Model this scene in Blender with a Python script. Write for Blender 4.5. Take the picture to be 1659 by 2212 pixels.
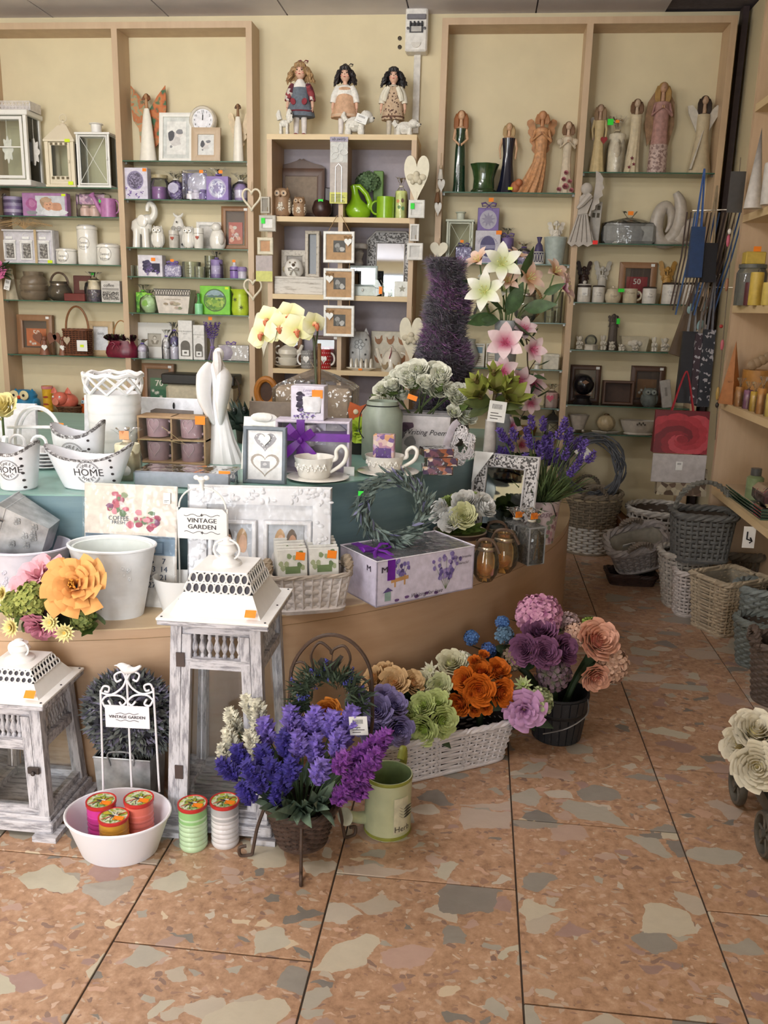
import bpy,math,random
from math import sin,cos,pi,sqrt,radians
from mathutils import Vector,Matrix,Euler
S=bpy.context.scene
for o in list(bpy.data.objects):bpy.data.objects.remove(o)
COL=S.collection
rnd=random.Random(7)
FPX,CX,CY,EYE=1863.2,829.5,1106.0,1.28
YAW,PIT,ROL=-0.104147,0.234345,0.025218
_f=Vector((sin(YAW)*cos(PIT),cos(YAW)*cos(PIT),-sin(PIT)))
_r=Vector((cos(YAW),-sin(YAW),0));_u=_r.cross(_f)
_r,_u=cos(ROL)*_r+sin(ROL)*_u,-sin(ROL)*_r+cos(ROL)*_u
cam=bpy.data.objects.new('camera',bpy.data.cameras.new('camera'));COL.objects.link(cam)
cam.matrix_world=Matrix(((_r.x,_u.x,-_f.x,0),(_r.y,_u.y,-_f.y,0),(_r.z,_u.z,-_f.z,EYE),(0,0,0,1)))
cam.data.sensor_fit='VERTICAL';cam.data.sensor_height=24;cam.data.lens=FPX/2212*24
cam.data.clip_start=0.05
S.camera=cam
S.view_settings.view_transform='Standard';S.view_settings.look='None'
S.view_settings.gamma=1;S.view_settings.use_curve_mapping=False
S.view_settings.exposure=0.55
W=bpy.data.worlds.new('sky');S.world=W;W.use_nodes=True
W.node_tree.nodes['Background'].inputs[0].default_value=(0.86,0.93,1,1)
W.node_tree.nodes['Background'].inputs[1].default_value=0.35
def area(name,loc,tgt,sx,sy,power,col):
 l=bpy.data.lights.new(name,'AREA');l.shape='RECTANGLE';l.size=sx;l.size_y=sy
 l.energy=power;l.color=col
 o=bpy.data.objects.new(name,l);COL.objects.link(o);o.location=loc
 o.rotation_euler=(Vector(tgt)-Vector(loc)).to_track_quat('-Z','Y').to_euler()
 return o
area('shop_window_daylight',(-2.0,-3.35,1.5),(-1.7,4,1.25),2.1,2.1,135,(0.94,0.97,1.0))
area('floor_fill_light',(.55,-3.35,1.15),(.35,3,.5),.9,2.1,30,(0.94,0.97,1.0))  # added fill light behind the camera, brightens the front-right floor
LAMPS=((-1.6,2.75,8.5),(-1.25,.75,13))
for lx,ly,pw_ in LAMPS:
 for dx in(-.42,0,.42):
  l=bpy.data.lights.new('tube_light','POINT');l.energy=pw_;l.shadow_soft_size=.05;l.color=(1,.985,.96)
  o=bpy.data.objects.new('tube_light',l);COL.objects.link(o);o.location=(lx+dx,ly,2.58)
def ray(x,y):return(x-CX)/FPX*_r-(y-CY)/FPX*_u+_f
E0=Vector((0,0,EYE))
def PZ(x,y,z):d=ray(x,y);return E0+d*((z-EYE)/d.z)
def PY(x,y,Y):d=ray(x,y);return E0+d*(Y/d.y)
def fitY(x0,x1,yt,zb,Y,yb=None):
 xc=(x0+x1)/2;yt_=PY(xc,yt,Y);ym=yt+40 if yb is None else(yt+yb)/2
 a,b=PY(x0,ym,Y),PY(x1,ym,Y)
 return(a.x+b.x)/2,b.x-a.x,yt_.z-zb
def lin(h):
 h=h.lstrip('#');c=[int(h[i:i+2],16)/255 for i in(0,2,4)]
 return tuple(x/12.92 if x<=.04045 else((x+.055)/1.055)**2.4 for x in c)+(1,)
_mc={}
def newmat(name):
 m=bpy.data.materials.new(name);m.use_nodes=True;nt=m.node_tree
 return m,nt,nt.nodes['Principled BSDF']
def N(nt,t,**kw):
 n=nt.nodes.new(t)
 for k,v in kw.items():setattr(n,k,v)
 return n
def coords(nt,scale=(1,1,1),rot=(0,0,0),kind='Object'):
 t=N(nt,'ShaderNodeTexCoord');mp=N(nt,'ShaderNodeMapping')
 nt.links.new(t.outputs[kind],mp.inputs[0]);mp.inputs['Scale'].default_value=scale;mp.inputs['Rotation'].default_value=rot
 return mp.outputs[0]
def noise(nt,vec,scale,detail=3,rough=.55):
 n=N(nt,'ShaderNodeTexNoise');nt.links.new(vec,n.inputs['Vector'])
 n.inputs['Scale'].default_value=scale;n.inputs['Detail'].default_value=detail;n.inputs['Roughness'].default_value=rough
 return n.outputs['Fac']
def ramp(nt,fac,stops):
 r=N(nt,'ShaderNodeValToRGB');nt.links.new(fac,r.inputs[0]);e=r.color_ramp.elements
 while len(e)<len(stops):e.new(.5)
 for q,(p,c)in zip(e,stops):q.position=p;q.color=c
 return r.outputs[0]
def mixc(nt,fac,a,b,mode='MIX'):
 m=N(nt,'ShaderNodeMix',data_type='RGBA',blend_type=mode)
 for s,v in((m.inputs[0],fac),(m.inputs[6],a),(m.inputs[7],b)):
  if hasattr(v,'is_linked'):nt.links.new(v,s)
  else:s.default_value=v
 return m.outputs[2]
def bump(nt,p,h,strength,dist=.002):
 b=N(nt,'ShaderNodeBump');nt.links.new(h,b.inputs['Height']);b.inputs['Strength'].default_value=strength
 b.inputs['Distance'].default_value=dist;nt.links.new(b.outputs[0],p.inputs['Normal'])
def C(hx,r=.5,var=.1,sc=40,metal=0,bmp=0,spec=.5,emit=0,sss=0,coat=0):
 k=(hx,r,var,sc,metal,bmp,spec,sss,coat)
 if k in _mc:return _mc[k]
 m,nt,p=newmat('surface_'+hx);c=lin(hx);v=coords(nt);n=noise(nt,v,sc)
 d=tuple(x*(1-var*1.6)for x in c[:3])+(1,);l=tuple(min(1,x*(1+var))for x in c[:3])+(1,)
 nt.links.new(ramp(nt,n,[(.3,d),(.7,l)]),p.inputs['Base Color'])
 p.inputs['Roughness'].default_value=r;p.inputs['Metallic'].default_value=metal
 p.inputs['Specular IOR Level'].default_value=spec
 if coat:p.inputs['Coat Weight'].default_value=coat;p.inputs['Coat Roughness'].default_value=.08
 if sss:p.inputs['Subsurface Weight'].default_value=sss;p.inputs['Subsurface Radius'].default_value=(.01,.006,.004)
 if bmp:bump(nt,p,noise(nt,v,sc*3),bmp)
 _mc[k]=m;return m
def wood(hx,hx2,sc=(3,3,30),r=.45,rot=(0,0,0)):
 k=('wood',hx,hx2,sc,r,rot)
 if k in _mc:return _mc[k]
 m,nt,p=newmat('wood_'+hx);v=coords(nt,sc,rot);n=noise(nt,v,2.5,5,.6)
 nt.links.new(ramp(nt,n,[(.3,lin(hx2)),(.65,lin(hx))]),p.inputs['Base Color'])
 p.inputs['Roughness'].default_value=r;bump(nt,p,n,.08);_mc[k]=m;return m
def Wo(hx,wear,amount=.45,sc=(6,6,1.2),fine=14,r=.55):
 k=('worn',hx,wear,amount,sc,fine,r)
 if k in _mc:return _mc[k]
 m,nt,p=newmat('worn_'+hx);v=coords(nt,sc);a=noise(nt,v,fine,6,.7)
 msk=ramp(nt,a,[(amount-.07,(0,0,0,1)),(amount+.07,(1,1,1,1))])
 nt.links.new(mixc(nt,msk,lin(wear),lin(hx)),p.inputs['Base Color'])
 p.inputs['Roughness'].default_value=r;bump(nt,p,msk,.25,.001);_mc[k]=m;return m
def Pe(hx,hx2,r=.6,pos=(.05,.75)):
 k=('petal',hx,hx2,r,pos)
 if k in _mc:return _mc[k]
 m,nt,p=newmat('petal_'+hx);a=N(nt,'ShaderNodeAttribute',attribute_name='t')
 c=ramp(nt,a.outputs['Fac'],[(pos[0],lin(hx2)),(pos[1],lin(hx))])
 nt.links.new(mixc(nt,noise(nt,coords(nt),60),c,mixc(nt,.16,c,(0,0,0,1))),p.inputs['Base Color'])
 p.inputs['Roughness'].default_value=r;p.inputs['Specular IOR Level'].default_value=.2
 p.inputs['Subsurface Weight'].default_value=0
 _mc[k]=m;return m
def Cl(hx='f4fbf6',tint=.12,r=.03,wr=0,gl=1.0,name='glass'):
 k=('clear',hx,tint,r,wr,gl)
 if k in _mc:return _mc[k]
 m,nt,p=newmat(name+'_'+hx);out=nt.nodes['Material Output']
 tr=N(nt,'ShaderNodeBsdfTransparent');g=N(nt,'ShaderNodeBsdfGlossy');df=N(nt,'ShaderNodeBsdfDiffuse')
 c=lin(hx);tr.inputs[0].default_value=c;g.inputs['Roughness'].default_value=r;df.inputs[0].default_value=c
 fr=N(nt,'ShaderNodeFresnel');fr.inputs[0].default_value=1.45
 mu=N(nt,'ShaderNodeMath',operation='MULTIPLY');nt.links.new(fr.outputs[0],mu.inputs[0]);mu.inputs[1].default_value=gl
 if wr:
  b=N(nt,'ShaderNodeBump');b.inputs['Strength'].default_value=wr;b.inputs['Distance'].default_value=.01
  nt.links.new(noise(nt,coords(nt),22,2),b.inputs['Height'])
  nt.links.new(b.outputs[0],g.inputs['Normal']);nt.links.new(b.outputs[0],fr.inputs['Normal'])
 m1=N(nt,'ShaderNodeMixShader');m1.inputs[0].default_value=tint*.5
 nt.links.new(tr.outputs[0],m1.inputs[1]);nt.links.new(df.outputs[0],m1.inputs[2])
 m2=N(nt,'ShaderNodeMixShader');nt.links.new(mu.outputs[0],m2.inputs[0])
 nt.links.new(m1.outputs[0],m2.inputs[1]);nt.links.new(g.outputs[0],m2.inputs[2])
 nt.links.new(m2.outputs[0],out.inputs[0]);nt.nodes.remove(p);_mc[k]=m;return m
def Mo(stops,sc=20,r=.5,kind='VOR',detail=2,dist=.0):
 k=('mot',tuple(stops),sc,r,kind)
 if k in _mc:return _mc[k]
 m,nt,p=newmat('print_'+stops[0]);v=coords(nt)
 if kind=='VOR':
  n=N(nt,'ShaderNodeTexVoronoi');n.inputs['Scale'].default_value=sc;nt.links.new(v,n.inputs['Vector'])
  sep=N(nt,'ShaderNodeSeparateColor');nt.links.new(n.outputs['Color'],sep.inputs[0]);fac=sep.outputs[0]
 else:fac=noise(nt,v,sc,detail)
 lo,hi=(0,1)if kind=='VOR' else(.3,.7)
 st=[(lo+(hi-lo)*i/len(stops),lin(c))for i,c in enumerate(stops)]
 rp=N(nt,'ShaderNodeValToRGB');nt.links.new(fac,rp.inputs[0]);rp.color_ramp.interpolation='CONSTANT' if kind=='VOR' else'LINEAR'
 e=rp.color_ramp.elements
 while len(e)<len(st):e.new(.5)
 for q,(a,c)in zip(e,st):q.position=a;q.color=c
 nt.links.new(rp.outputs[0],p.inputs['Base Color']);p.inputs['Roughness'].default_value=r;_mc[k]=m;return m
class M:
 def __init__(s):s.v=[];s.f=[];s.mi=[];s.mats=[];s.t={};s.cur=0;s.mk=0
 def use(s,m):
  if m not in s.mats:s.mats.append(m)
  s.cur=s.mats.index(m);return s
 def mark(s):s.mk=len(s.v);return s
 def xf(s,mtx):
  for i in range(s.mk,len(s.v)):s.v[i]=tuple(mtx@Vector(s.v[i]))
  return s
 def put(s,vs,fs,ts=None):
  b=len(s.v);s.v+=[tuple(q)for q in vs]
  for q in fs:s.f.append(tuple(b+i for i in q));s.mi.append(s.cur)
  if ts:
   for i,q in enumerate(ts):s.t[b+i]=q
  return s
 def box(s,c,d,b=0):
  w,e,h=d[0]/2,d[1]/2,d[2]/2;x,y,z=c[0],c[1],c[2]+h
  if not b:
   vs=[(x+a*w,y+bb*e,z+cc*h)for a in(-1,1)for bb in(-1,1)for cc in(-1,1)]
   return s.put(vs,[(0,1,3,2),(4,6,7,5),(0,4,5,1),(2,3,7,6),(0,2,6,4),(1,5,7,3)])
  b=min(b,w*.9,e*.9,h*.9);vs=[];ix={}
  for a in(-1,1):
   for bb in(-1,1):
    for cc in(-1,1):
     for k,q in enumerate(((w,e-b,h-b),(w-b,e,h-b),(w-b,e-b,h))):
      ix[a,bb,cc,k]=len(vs);vs.append((x+a*q[0],y+bb*q[1],z+cc*q[2]))
  fs=[]
  for a in(-1,1):
   q=(1,1),(1,-1),(-1,-1),(-1,1)
   fs.append([ix[a,i,j,0]for i,j in q]);fs.append([ix[i,a,j,1]for i,j in q]);fs.append([ix[i,j,a,2]for i,j in q])
   for bb in(-1,1):
    fs.append([ix[a,bb,-1,0],ix[a,bb,1,0],ix[a,bb,1,1],ix[a,bb,-1,1]])
    fs.append([ix[a,-1,bb,0],ix[a,1,bb,0],ix[a,1,bb,2],ix[a,-1,bb,2]])
    fs.append([ix[-1,a,bb,1],ix[1,a,bb,1],ix[1,a,bb,2],ix[-1,a,bb,2]])
    for cc in(-1,1):fs.append([ix[a,bb,cc,k]for k in range(3)])
  return s.put(vs,fs)
 def Lt(s,prof,n=24,sx=1,sy=1,c=(0,0,0),mod=None,sway=None):
  vs=[];rows=[];fs=[]
  for r,z in prof:
   ox,oy=sway(z)if sway else(0,0)
   if r<1e-6:rows.append([len(vs)]);vs.append((c[0]+ox,c[1]+oy,c[2]+z));continue
   row=[]
   for i in range(n):
    a=2*pi*i/n;q=r*(mod(a,z)if mod else 1)
    row.append(len(vs));vs.append((c[0]+ox+q*cos(a)*sx,c[1]+oy+q*sin(a)*sy,c[2]+z))
   rows.append(row)
  for A,B in zip(rows,rows[1:]):
   if len(A)==1 and len(B)==1:continue
   for i in range(n):
    j=(i+1)%n
    if len(A)==1:fs.append((A[0],B[j],B[i]))
    elif len(B)==1:fs.append((A[i],A[j],B[0]))
    else:fs.append((A[i],A[j],B[j],B[i]))
  return s.put(vs,fs)
 def ell(s,c,r,n=14,m=8,mod=None):
  p=[(sin(pi*k/m),-cos(pi*k/m)*r[2])for k in range(m+1)];p[0]=(0,-r[2]);p[-1]=(0,r[2])
  return s.Lt(p,n,r[0],r[1],c,mod)
 def Tb(s,pts,r,n=6,closed=False,sq=1.0):
  pts=[Vector(p)for p in pts];L=len(pts);vs=[];fs=[]
  if L<2:return s
  rr=r if hasattr(r,'__len__')else[r]*L
  T=[]
  for i in range(L):
   a=pts[(i-1)%L]if closed or i>0 else pts[0];b=pts[(i+1)%L]if closed or i<L-1 else pts[-1]
   d=b-a;T.append(d.normalized()if d.length>1e-9 else Vector((0,0,1)))
  up=Vector((0,0,1))if abs(T[0].z)<.9 else Vector((0,1,0))
  nrm=(up-T[0]*up.dot(T[0])).normalized()
  for i in range(L):
   nrm=nrm-T[i]*nrm.dot(T[i])
   nrm=nrm.normalized()if nrm.length>1e-6 else T[i].orthogonal().normalized()
   bi=T[i].cross(nrm)
   for k in range(n):
    a=2*pi*k/n;vs.append(pts[i]+nrm*(rr[i]*cos(a))+bi*(rr[i]*sq*sin(a)))
  for i in range(L if closed else L-1):
   j=(i+1)%L
   for k in range(n):fs.append((i*n+k,i*n+(k+1)%n,j*n+(k+1)%n,j*n+k))
  if not closed:fs.append(tuple(range(n-1,-1,-1)));fs.append(tuple((L-1)*n+k for k in range(n)))
  return s.put(vs,fs)
 def crv(s,pts,r,n=8,k=5,closed=False,sq=1.0):
  P=[Vector(p)for p in pts];L=len(P);R=list(r)if hasattr(r,'__len__')else[r]*L;o=[];q=[]
  for i in range(L if closed else L-1):
   g=(lambda j:j%L)if closed else(lambda j:max(0,min(L-1,j)))
   a,b,c,d=P[g(i-1)],P[g(i)],P[g(i+1)],P[g(i+2)]
   for j in range(k):
    t=j/k;o.append(.5*(2*b+(c-a)*t+(2*a-5*b+4*c-d)*t*t+(3*b-a-3*c+d)*t**3));q.append(R[g(i)]*(1-t)+R[g(i+1)]*t)
  if not closed:o.append(P[-1]);q.append(R[-1])
  return s.Tb(o,q,n,closed,sq)
 def prism(s,poly,th,y=0):
  n=len(poly);vs=[(p[0],y,p[1])for p in poly]+[(p[0],y+th,p[1])for p in poly]
  fs=[tuple(range(n)),tuple(range(2*n-1,n-1,-1))]+[(i,(i+1)%n,n+(i+1)%n,n+i)for i in range(n)]
  return s.put(vs,fs)
 def slab(s,poly,z0,z1):
  n=len(poly);vs=[(p[0],p[1],z0)for p in poly]+[(p[0],p[1],z1)for p in poly]
  return s.put(vs,[tuple(range(n-1,-1,-1)),tuple(range(n,2*n))]+[(i,(i+1)%n,n+(i+1)%n,n+i)for i in range(n)])
 def Ft(s,poly,y=0):return s.put([(p[0],y,p[1])for p in poly],[tuple(range(len(poly)))])
 def grid(s,fn,nu,nv,ts=None):
  vs=[fn(i/nu,j/nv)for j in range(nv+1)for i in range(nu+1)]
  fs=[(j*(nu+1)+i,j*(nu+1)+i+1,(j+1)*(nu+1)+i+1,(j+1)*(nu+1)+i)for j in range(nv)for i in range(nu)]
  return s.put(vs,fs,ts and[j/nv for j in range(nv+1)for i in range(nu+1)])
 def mesh(s,name,mat=None,Sm=42):
  me=bpy.data.meshes.new(name);me.from_pydata(s.v,[],s.f)
  for m in(s.mats if s.mats else[mat or C('cccccc')]):me.materials.append(m)
  if len(s.mats)>1:me.polygons.foreach_set('material_index',s.mi)
  if s.t:
   a=me.attributes.new('t','FLOAT','POINT');a.data.foreach_set('value',[s.t.get(i,0)for i in range(len(s.v))])
  if Sm:
   me.polygons.foreach_set('use_smooth',[True]*len(s.f));me.set_sharp_from_angle(angle=radians(Sm))
  me.update();return me
def link(o):COL.objects.link(o);return o
def Pa(parent,name,m,mat=None,label=None,Sm=42,loc=None,rot=None,Su=False):
 me=m.mesh(name,mat,Sm)if isinstance(m,M)else m
 o=link(bpy.data.objects.new(name,me));o.parent=parent
 if loc:o.location=loc
 if rot:o.rotation_euler=rot
 if label:o['label']=label
 if Su:o['kind']='stuff'
 return o
def tag(o,label,cat,group=None):
 o['label']=label;o['category']=cat
 if group:o['group']=group
 return o
def Th(name,label,cat,loc=(0,0,0),rz=0,group=None,rot=None):
 o=link(bpy.data.objects.new(name,None));o.empty_display_size=.02
 o.location=loc;o.rotation_euler=rot if rot else(0,0,rz);return tag(o,label,cat,group)
def solo(name,label,cat,m,mat=None,loc=(0,0,0),rz=0,group=None,Sm=42,rot=None):
 o=Pa(None,name,m,mat,Sm=Sm,loc=loc,rot=rot if rot else(0,0,rz));return tag(o,label,cat,group)
def struct(name,m,mat=None,loc=(0,0,0),Sm=42,label=None):
 o=Pa(None,name,m,mat,Sm=Sm,loc=loc);o['kind']='structure'
 if label:o['label']=label
 return o
def copytree(o,parent=None,loc=None,rz=None,label=None):
 c=o.copy();COL.objects.link(c);c.parent=parent
 if loc:c.location=loc
 if rz is not None:c.rotation_euler.z=rz
 if label:c['label']=label
 for ch in list(o.children):copytree(ch,c)
 return c
def circ(n,rx,rz=None,cx=0,cz=0,a0=0):return[(cx+rx*cos(a0+2*pi*i/n),cz+(rz or rx)*sin(a0+2*pi*i/n))for i in range(n)]
def Re(x0,x1,z0,z1):return[(x0,z0),(x1,z0),(x1,z1),(x0,z1)]
def rrect(w,h,r,n=4,z0=0):
 o=[]
 for cx_,cz_,a in((w/2-r,h-r,0),(-w/2+r,h-r,pi/2),(-w/2+r,r,pi),(w/2-r,r,1.5*pi)):
  o+=[(cx_+r*cos(a+pi/2*k/n),z0+cz_+r*sin(a+pi/2*k/n))for k in range(n+1)]
 return o
def heart(w,h,n=28,long=0):
 p=[]
 for i in range(n):
  t=2*pi*i/n;x=16*sin(t)**3;z=13*cos(t)-5*cos(2*t)-2*cos(3*t)-cos(4*t)
  z=(z+17)/29.1;x=x/32*(1-long*(1-z))
  p.append((x*w,z*h))
 return p[::-1]
def star(r,k=5,q=.42,a=pi/2):return[((r if i%2==0 else r*q)*cos(a+pi*i/k),(r if i%2==0 else r*q)*sin(a+pi*i/k))for i in range(2*k)]
def arc(c,r,a0,a1,n=12,rz=None):return[(c[0]+r*cos(a0+(a1-a0)*i/n),c[1]+(rz or r)*sin(a0+(a1-a0)*i/n))for i in range(n+1)]
_tx={}
def textdata(s):
 if s not in _tx:
  cu=bpy.data.curves.new('t','FONT');cu.body=s;cu.align_x='CENTER';cu.align_y='CENTER';cu.resolution_u=2
  o=bpy.data.objects.new('t',cu);COL.objects.link(o);bpy.context.view_layer.update()
  me=bpy.data.meshes.new_from_object(o.evaluated_get(bpy.context.evaluated_depsgraph_get()))
  _tx[s]=([tuple(v.co)for v in me.vertices],[tuple(p.vertices)for p in me.polygons])
  bpy.data.objects.remove(o);bpy.data.curves.remove(cu);bpy.data.meshes.remove(me)
 return _tx[s]
def text(m,s,x,z,size,y=0,wide=1.0,slant=0,wrap=None,bold=0):
 v,f=textdata(s);out=[]
 for k in((0,)if not bold else(-bold,bold)):
  out=[]
  for a,b,_ in v:
   px,pz=x+(a*wide+slant*b+k)*size,z+b*size
   if wrap:
    ang=px/wrap[2];out.append((wrap[0]+wrap[2]*sin(ang),wrap[1]-wrap[2]*cos(ang),pz))
   else:out.append((px,y-(.0001 if k>0 else 0),pz))
  m.put(out,f)
 return m
def arctext(m,s,cx_,cz_,r,size,a_mid,spread,up=True,y=0):
 n=len(s)
 for i,ch in enumerate(s):
  a=a_mid+(0 if n==1 else(spread*(.5-i/(n-1))if up else-spread*(.5-i/(n-1))))
  v,f=textdata(ch);t=a-pi/2 if up else a+pi/2
  m.put([(cx_+r*cos(a)+(p*cos(t)-q*sin(t))*size,y,cz_+r*sin(a)+(p*sin(t)+q*cos(t))*size)for p,q,_ in v],f)
 return m
ORANGE=C('ff8a12',.6,.05);LIME=C('d8f01c',.6,.05);GREENST=C('2ee03a',.6,.05);REDST=C('f02c2c',.6,.05)
WHITE=C('ecebe6',.45,.05);PAPER=C('eeedea',.7,.04);BLACK=C('15151a',.5,.1);CREAM=C('e9e0c6',.4,.05)
CER=C('eeeae2',.14,.03,coat=.6);GREYP=C('8f9096',.6)
CELLO=Cl('ffffff',.04,.05,.8,1.5,'cellophane');FILM=Cl('ffffff',.02,.06,.5,.3,'film');GLASS=Cl('fbfdfc',.02,.02);STONE=C('d8d2c6',.7,.1)
def Sk(p,x,y,z,w=.045,h=.032,mat=None,tilt=0,rx=0,rz=0):
 m=M().Ft(Re(-w/2,w/2,-h/2,h/2));return Pa(p,'price_sticker',m,mat or ORANGE,Sm=0,loc=(x,y,z),rot=(rx,tilt,rz))
def LM(loc=(0,0,0),rx=0,ry=0,rz=0,s=1):
 return Matrix.Translation(loc)@Euler((rx,ry,rz)).to_matrix().to_4x4()@Matrix.Scale(s,4)
def aim(loc,d,s=1,roll=0):
 return Matrix.Translation(loc)@Vector(d).to_track_quat('Z','Y').to_matrix().to_4x4()@Matrix.Rotation(roll,4,'Z')@Matrix.Scale(s,4)
YW,ZC,XR,XL,YF=5.0,2.775,1.27,-3.4,-3.4
def terrazzo():
 m,nt,p=newmat('terrazzo');L=nt.links.new
 tc=N(nt,'ShaderNodeTexCoord');oi=N(nt,'ShaderNodeObjectInfo')
 sc=N(nt,'ShaderNodeVectorMath',operation='SCALE');sc.inputs[0].default_value=(37,53,71);L(oi.outputs['Random'],sc.inputs['Scale'])
 ad=N(nt,'ShaderNodeVectorMath',operation='ADD');L(tc.outputs['Object'],ad.inputs[0]);L(sc.outputs[0],ad.inputs[1])
 nz=N(nt,'ShaderNodeTexNoise');L(ad.outputs[0],nz.inputs['Vector']);nz.inputs['Scale'].default_value=16;nz.inputs['Detail'].default_value=3
 ds=N(nt,'ShaderNodeVectorMath',operation='MULTIPLY_ADD');L(nz.outputs['Color'],ds.inputs[0]);ds.inputs[1].default_value=(.055,.055,0);L(ad.outputs[0],ds.inputs[2])
 mp=N(nt,'ShaderNodeMapping');L(ds.outputs[0],mp.inputs[0]);mp.inputs['Scale'].default_value=(.8,1.25,0)
 base=ramp(nt,noise(nt,ad.outputs[0],42,6,.7),[(.3,lin('8c6a54')),(.45,lin('aa866a')),(.56,lin('b69276')),(.72,lin('c8a88e'))])
 def layer(col,scale,keep,edge,cols,jit=1.0):
  a=N(nt,'ShaderNodeTexVoronoi');b=N(nt,'ShaderNodeTexVoronoi',feature='DISTANCE_TO_EDGE')
  for q in(a,b):L(mp.outputs[0],q.inputs['Vector']);q.inputs['Scale'].default_value=scale;q.inputs['Randomness'].default_value=jit
  sp=N(nt,'ShaderNodeSeparateColor');L(a.outputs['Color'],sp.inputs[0])
  k=N(nt,'ShaderNodeMath',operation='LESS_THAN');L(sp.outputs[0],k.inputs[0]);k.inputs[1].default_value=keep
  ev=N(nt,'ShaderNodeMath',operation='MULTIPLY_ADD');L(sp.outputs[2],ev.inputs[0]);ev.inputs[1].default_value=edge*2.2;ev.inputs[2].default_value=edge*.25
  e=N(nt,'ShaderNodeMath',operation='GREATER_THAN');L(b.outputs['Distance'],e.inputs[0]);L(ev.outputs[0],e.inputs[1])
  f=N(nt,'ShaderNodeMath',operation='MULTIPLY');L(k.outputs[0],f.inputs[0]);L(e.outputs[0],f.inputs[1])
  rp=N(nt,'ShaderNodeValToRGB');L(sp.outputs[1],rp.inputs[0]);rp.color_ramp.interpolation='CONSTANT';el=rp.color_ramp.elements
  while len(el)<len(cols):el.new(.5)
  for i,(q,c)in enumerate(zip(el,cols)):q.position=i/len(cols);q.color=lin(c)
  c2=mixc(nt,noise(nt,mp.outputs[0],30,5,.7),mixc(nt,.18,rp.outputs[0],(0.05,.03,.02,1)),mixc(nt,.1,rp.outputs[0],lin('fff0e0')))
  return mixc(nt,f.outputs[0],col,c2)
 CO=['bcb5a2','8d8880','beb2a0','a08078','aca698','b8988a','78746e','b8ac9a','967870','c6bcac','a09a8e','b89c8c']
 x=layer(base,75,.34,.12,['c8a892','96705c','c8b4a0','86685a','bc967e','b8a08c'])
 x=layer(x,34,.17,.1,CO[3:]+['d2bfa2','c8a088'])
 x=layer(x,15,.2,.07,CO)
 x=layer(x,9.5,.14,.055,['bdb7a2','989084','c4baa4','a88c80','aaa496','b8a696','807a74','a29c90'])
 L(x,p.inputs['Base Color']);p.inputs['Roughness'].default_value=.32;p.inputs['Specular IOR Level'].default_value=.45
 return m
WALL=C('ddd0ae',.85,.03,6);FL=terrazzo()
fl=struct('floor',M().box(((XL+1.5)/2,(YF+YW)/2,-.06),(1.5-XL+.2,YW-YF+.2,.056)),C('4a3c30',.8))
TW,TL=.4155,.611
tile=M().box((0,0,-.01),(TW-.004,TL-.004,.01),.0012).mesh('tile',FL,0)
off={0:1.40,-1:1.73,-2:1.45,1:1.72,2:1.42,-3:1.70,-4:1.47}
for k in range(-8,4):
 x=.143+TW*(k+.5);y0=off.get(k,1.4+.31*(k%2))
 for j in range(-9,7):
  y=y0+TL*(j+.5)
  if y<YF+.2 or y>YW:continue
  o=link(bpy.data.objects.new('tile',tile));o.parent=fl;o.location=(x,y,0)
struct('wall_back',M().box(((XL+XR)/2,YW+.06,0),(XR-XL+.4,.12,ZC)),WALL)
struct('wall_left',M().box((XL-.06,(YF+YW)/2,0),(.12,YW-YF+.3,ZC)),WALL)
w=M();w.box((XR+.16,4.52,0),(.32,.96,ZC));w.box((1.55,.3,0),(.12,7.45,ZC));struct('wall_right',w,WALL)
w=M();wx0,wx1,wz0,wz1=-3.1,-.9,.4,2.6
w.box(((XL+wx0)/2,YF-.06,0),(wx0-XL,.12,ZC));w.box(((.1+wx1)/2,YF-.06,0),(.1-wx1,.12,ZC));w.box(((1.6+1.0)/2,YF-.06,0),(.6,.12,ZC));w.box((.55,YF-.06,2.15),(.9,.12,ZC-2.15))
w.box(((wx0+wx1)/2,YF-.06,0),(wx1-wx0,.12,wz0));w.box(((wx0+wx1)/2,YF-.06,wz1),(wx1-wx0,.12,ZC-wz1));struct('wall_front',w,WALL)
wf=struct('window_1',M().box((wx0+.03,YF,wz0),(.06,.1,wz1-wz0)).box((wx1-.03,YF,wz0),(.06,.1,wz1-wz0)).box(((wx0+wx1)/2,YF,wz0),(wx1-wx0,.1,.06)),WHITE)
struct('wall_light_blocker',M().box((-.75,-1.5,0),(.1,3.8,ZC)),WALL)  # unseen wall added to keep window light off the right side
ce=struct('ceiling',M().box(((XL+1.6)/2,(YF+YW)/2,ZC+.012),(1.6-XL+.3,YW-YF+.3,.06)),C('6f6870',.9))
pw=.655;x0=PY(115,45,YW).x;pan=M().box((0,(YF+YW)/2,ZC),(pw-.008,YW-YF,.012)).mesh('ceiling_panel',C('dcd6da',.85,.04,5),0)
for k in range(-3,5):
 o=link(bpy.data.objects.new('ceiling_panel',pan));o.parent=ce;o.location=(x0+pw*(k+.5),0,0)
for lx,ly,pw_ in LAMPS:
 t=Th('ceiling_lamp','long fluorescent ceiling lamp over the '+('display platform' if ly>1 else'shop entrance'),'lamp',(lx,ly,2.69));Pa(t,'housing',M().box((0,0,.01),(1.26,.14,.075),.01),C('dcdcdc',.5));[Pa(t,'tube_holder',M().box((s_*.62,0,-.08),(.02,.04,.09)),C('dcdcdc',.5))for s_ in(-1,1)]
struct('baseboard_back',M().box((.35,YW-.008,0),(1.8,.016,.1)),C('2a2422',.5))
struct('trim_1',M().box((XR-.035,YW-.05,0),(.03,.06,ZC)),C('3b2f34',.6))  # dark upright strip in the gap between right unit and wall
a,b=PY(880,28,YW),PY(924,121,YW)
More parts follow.
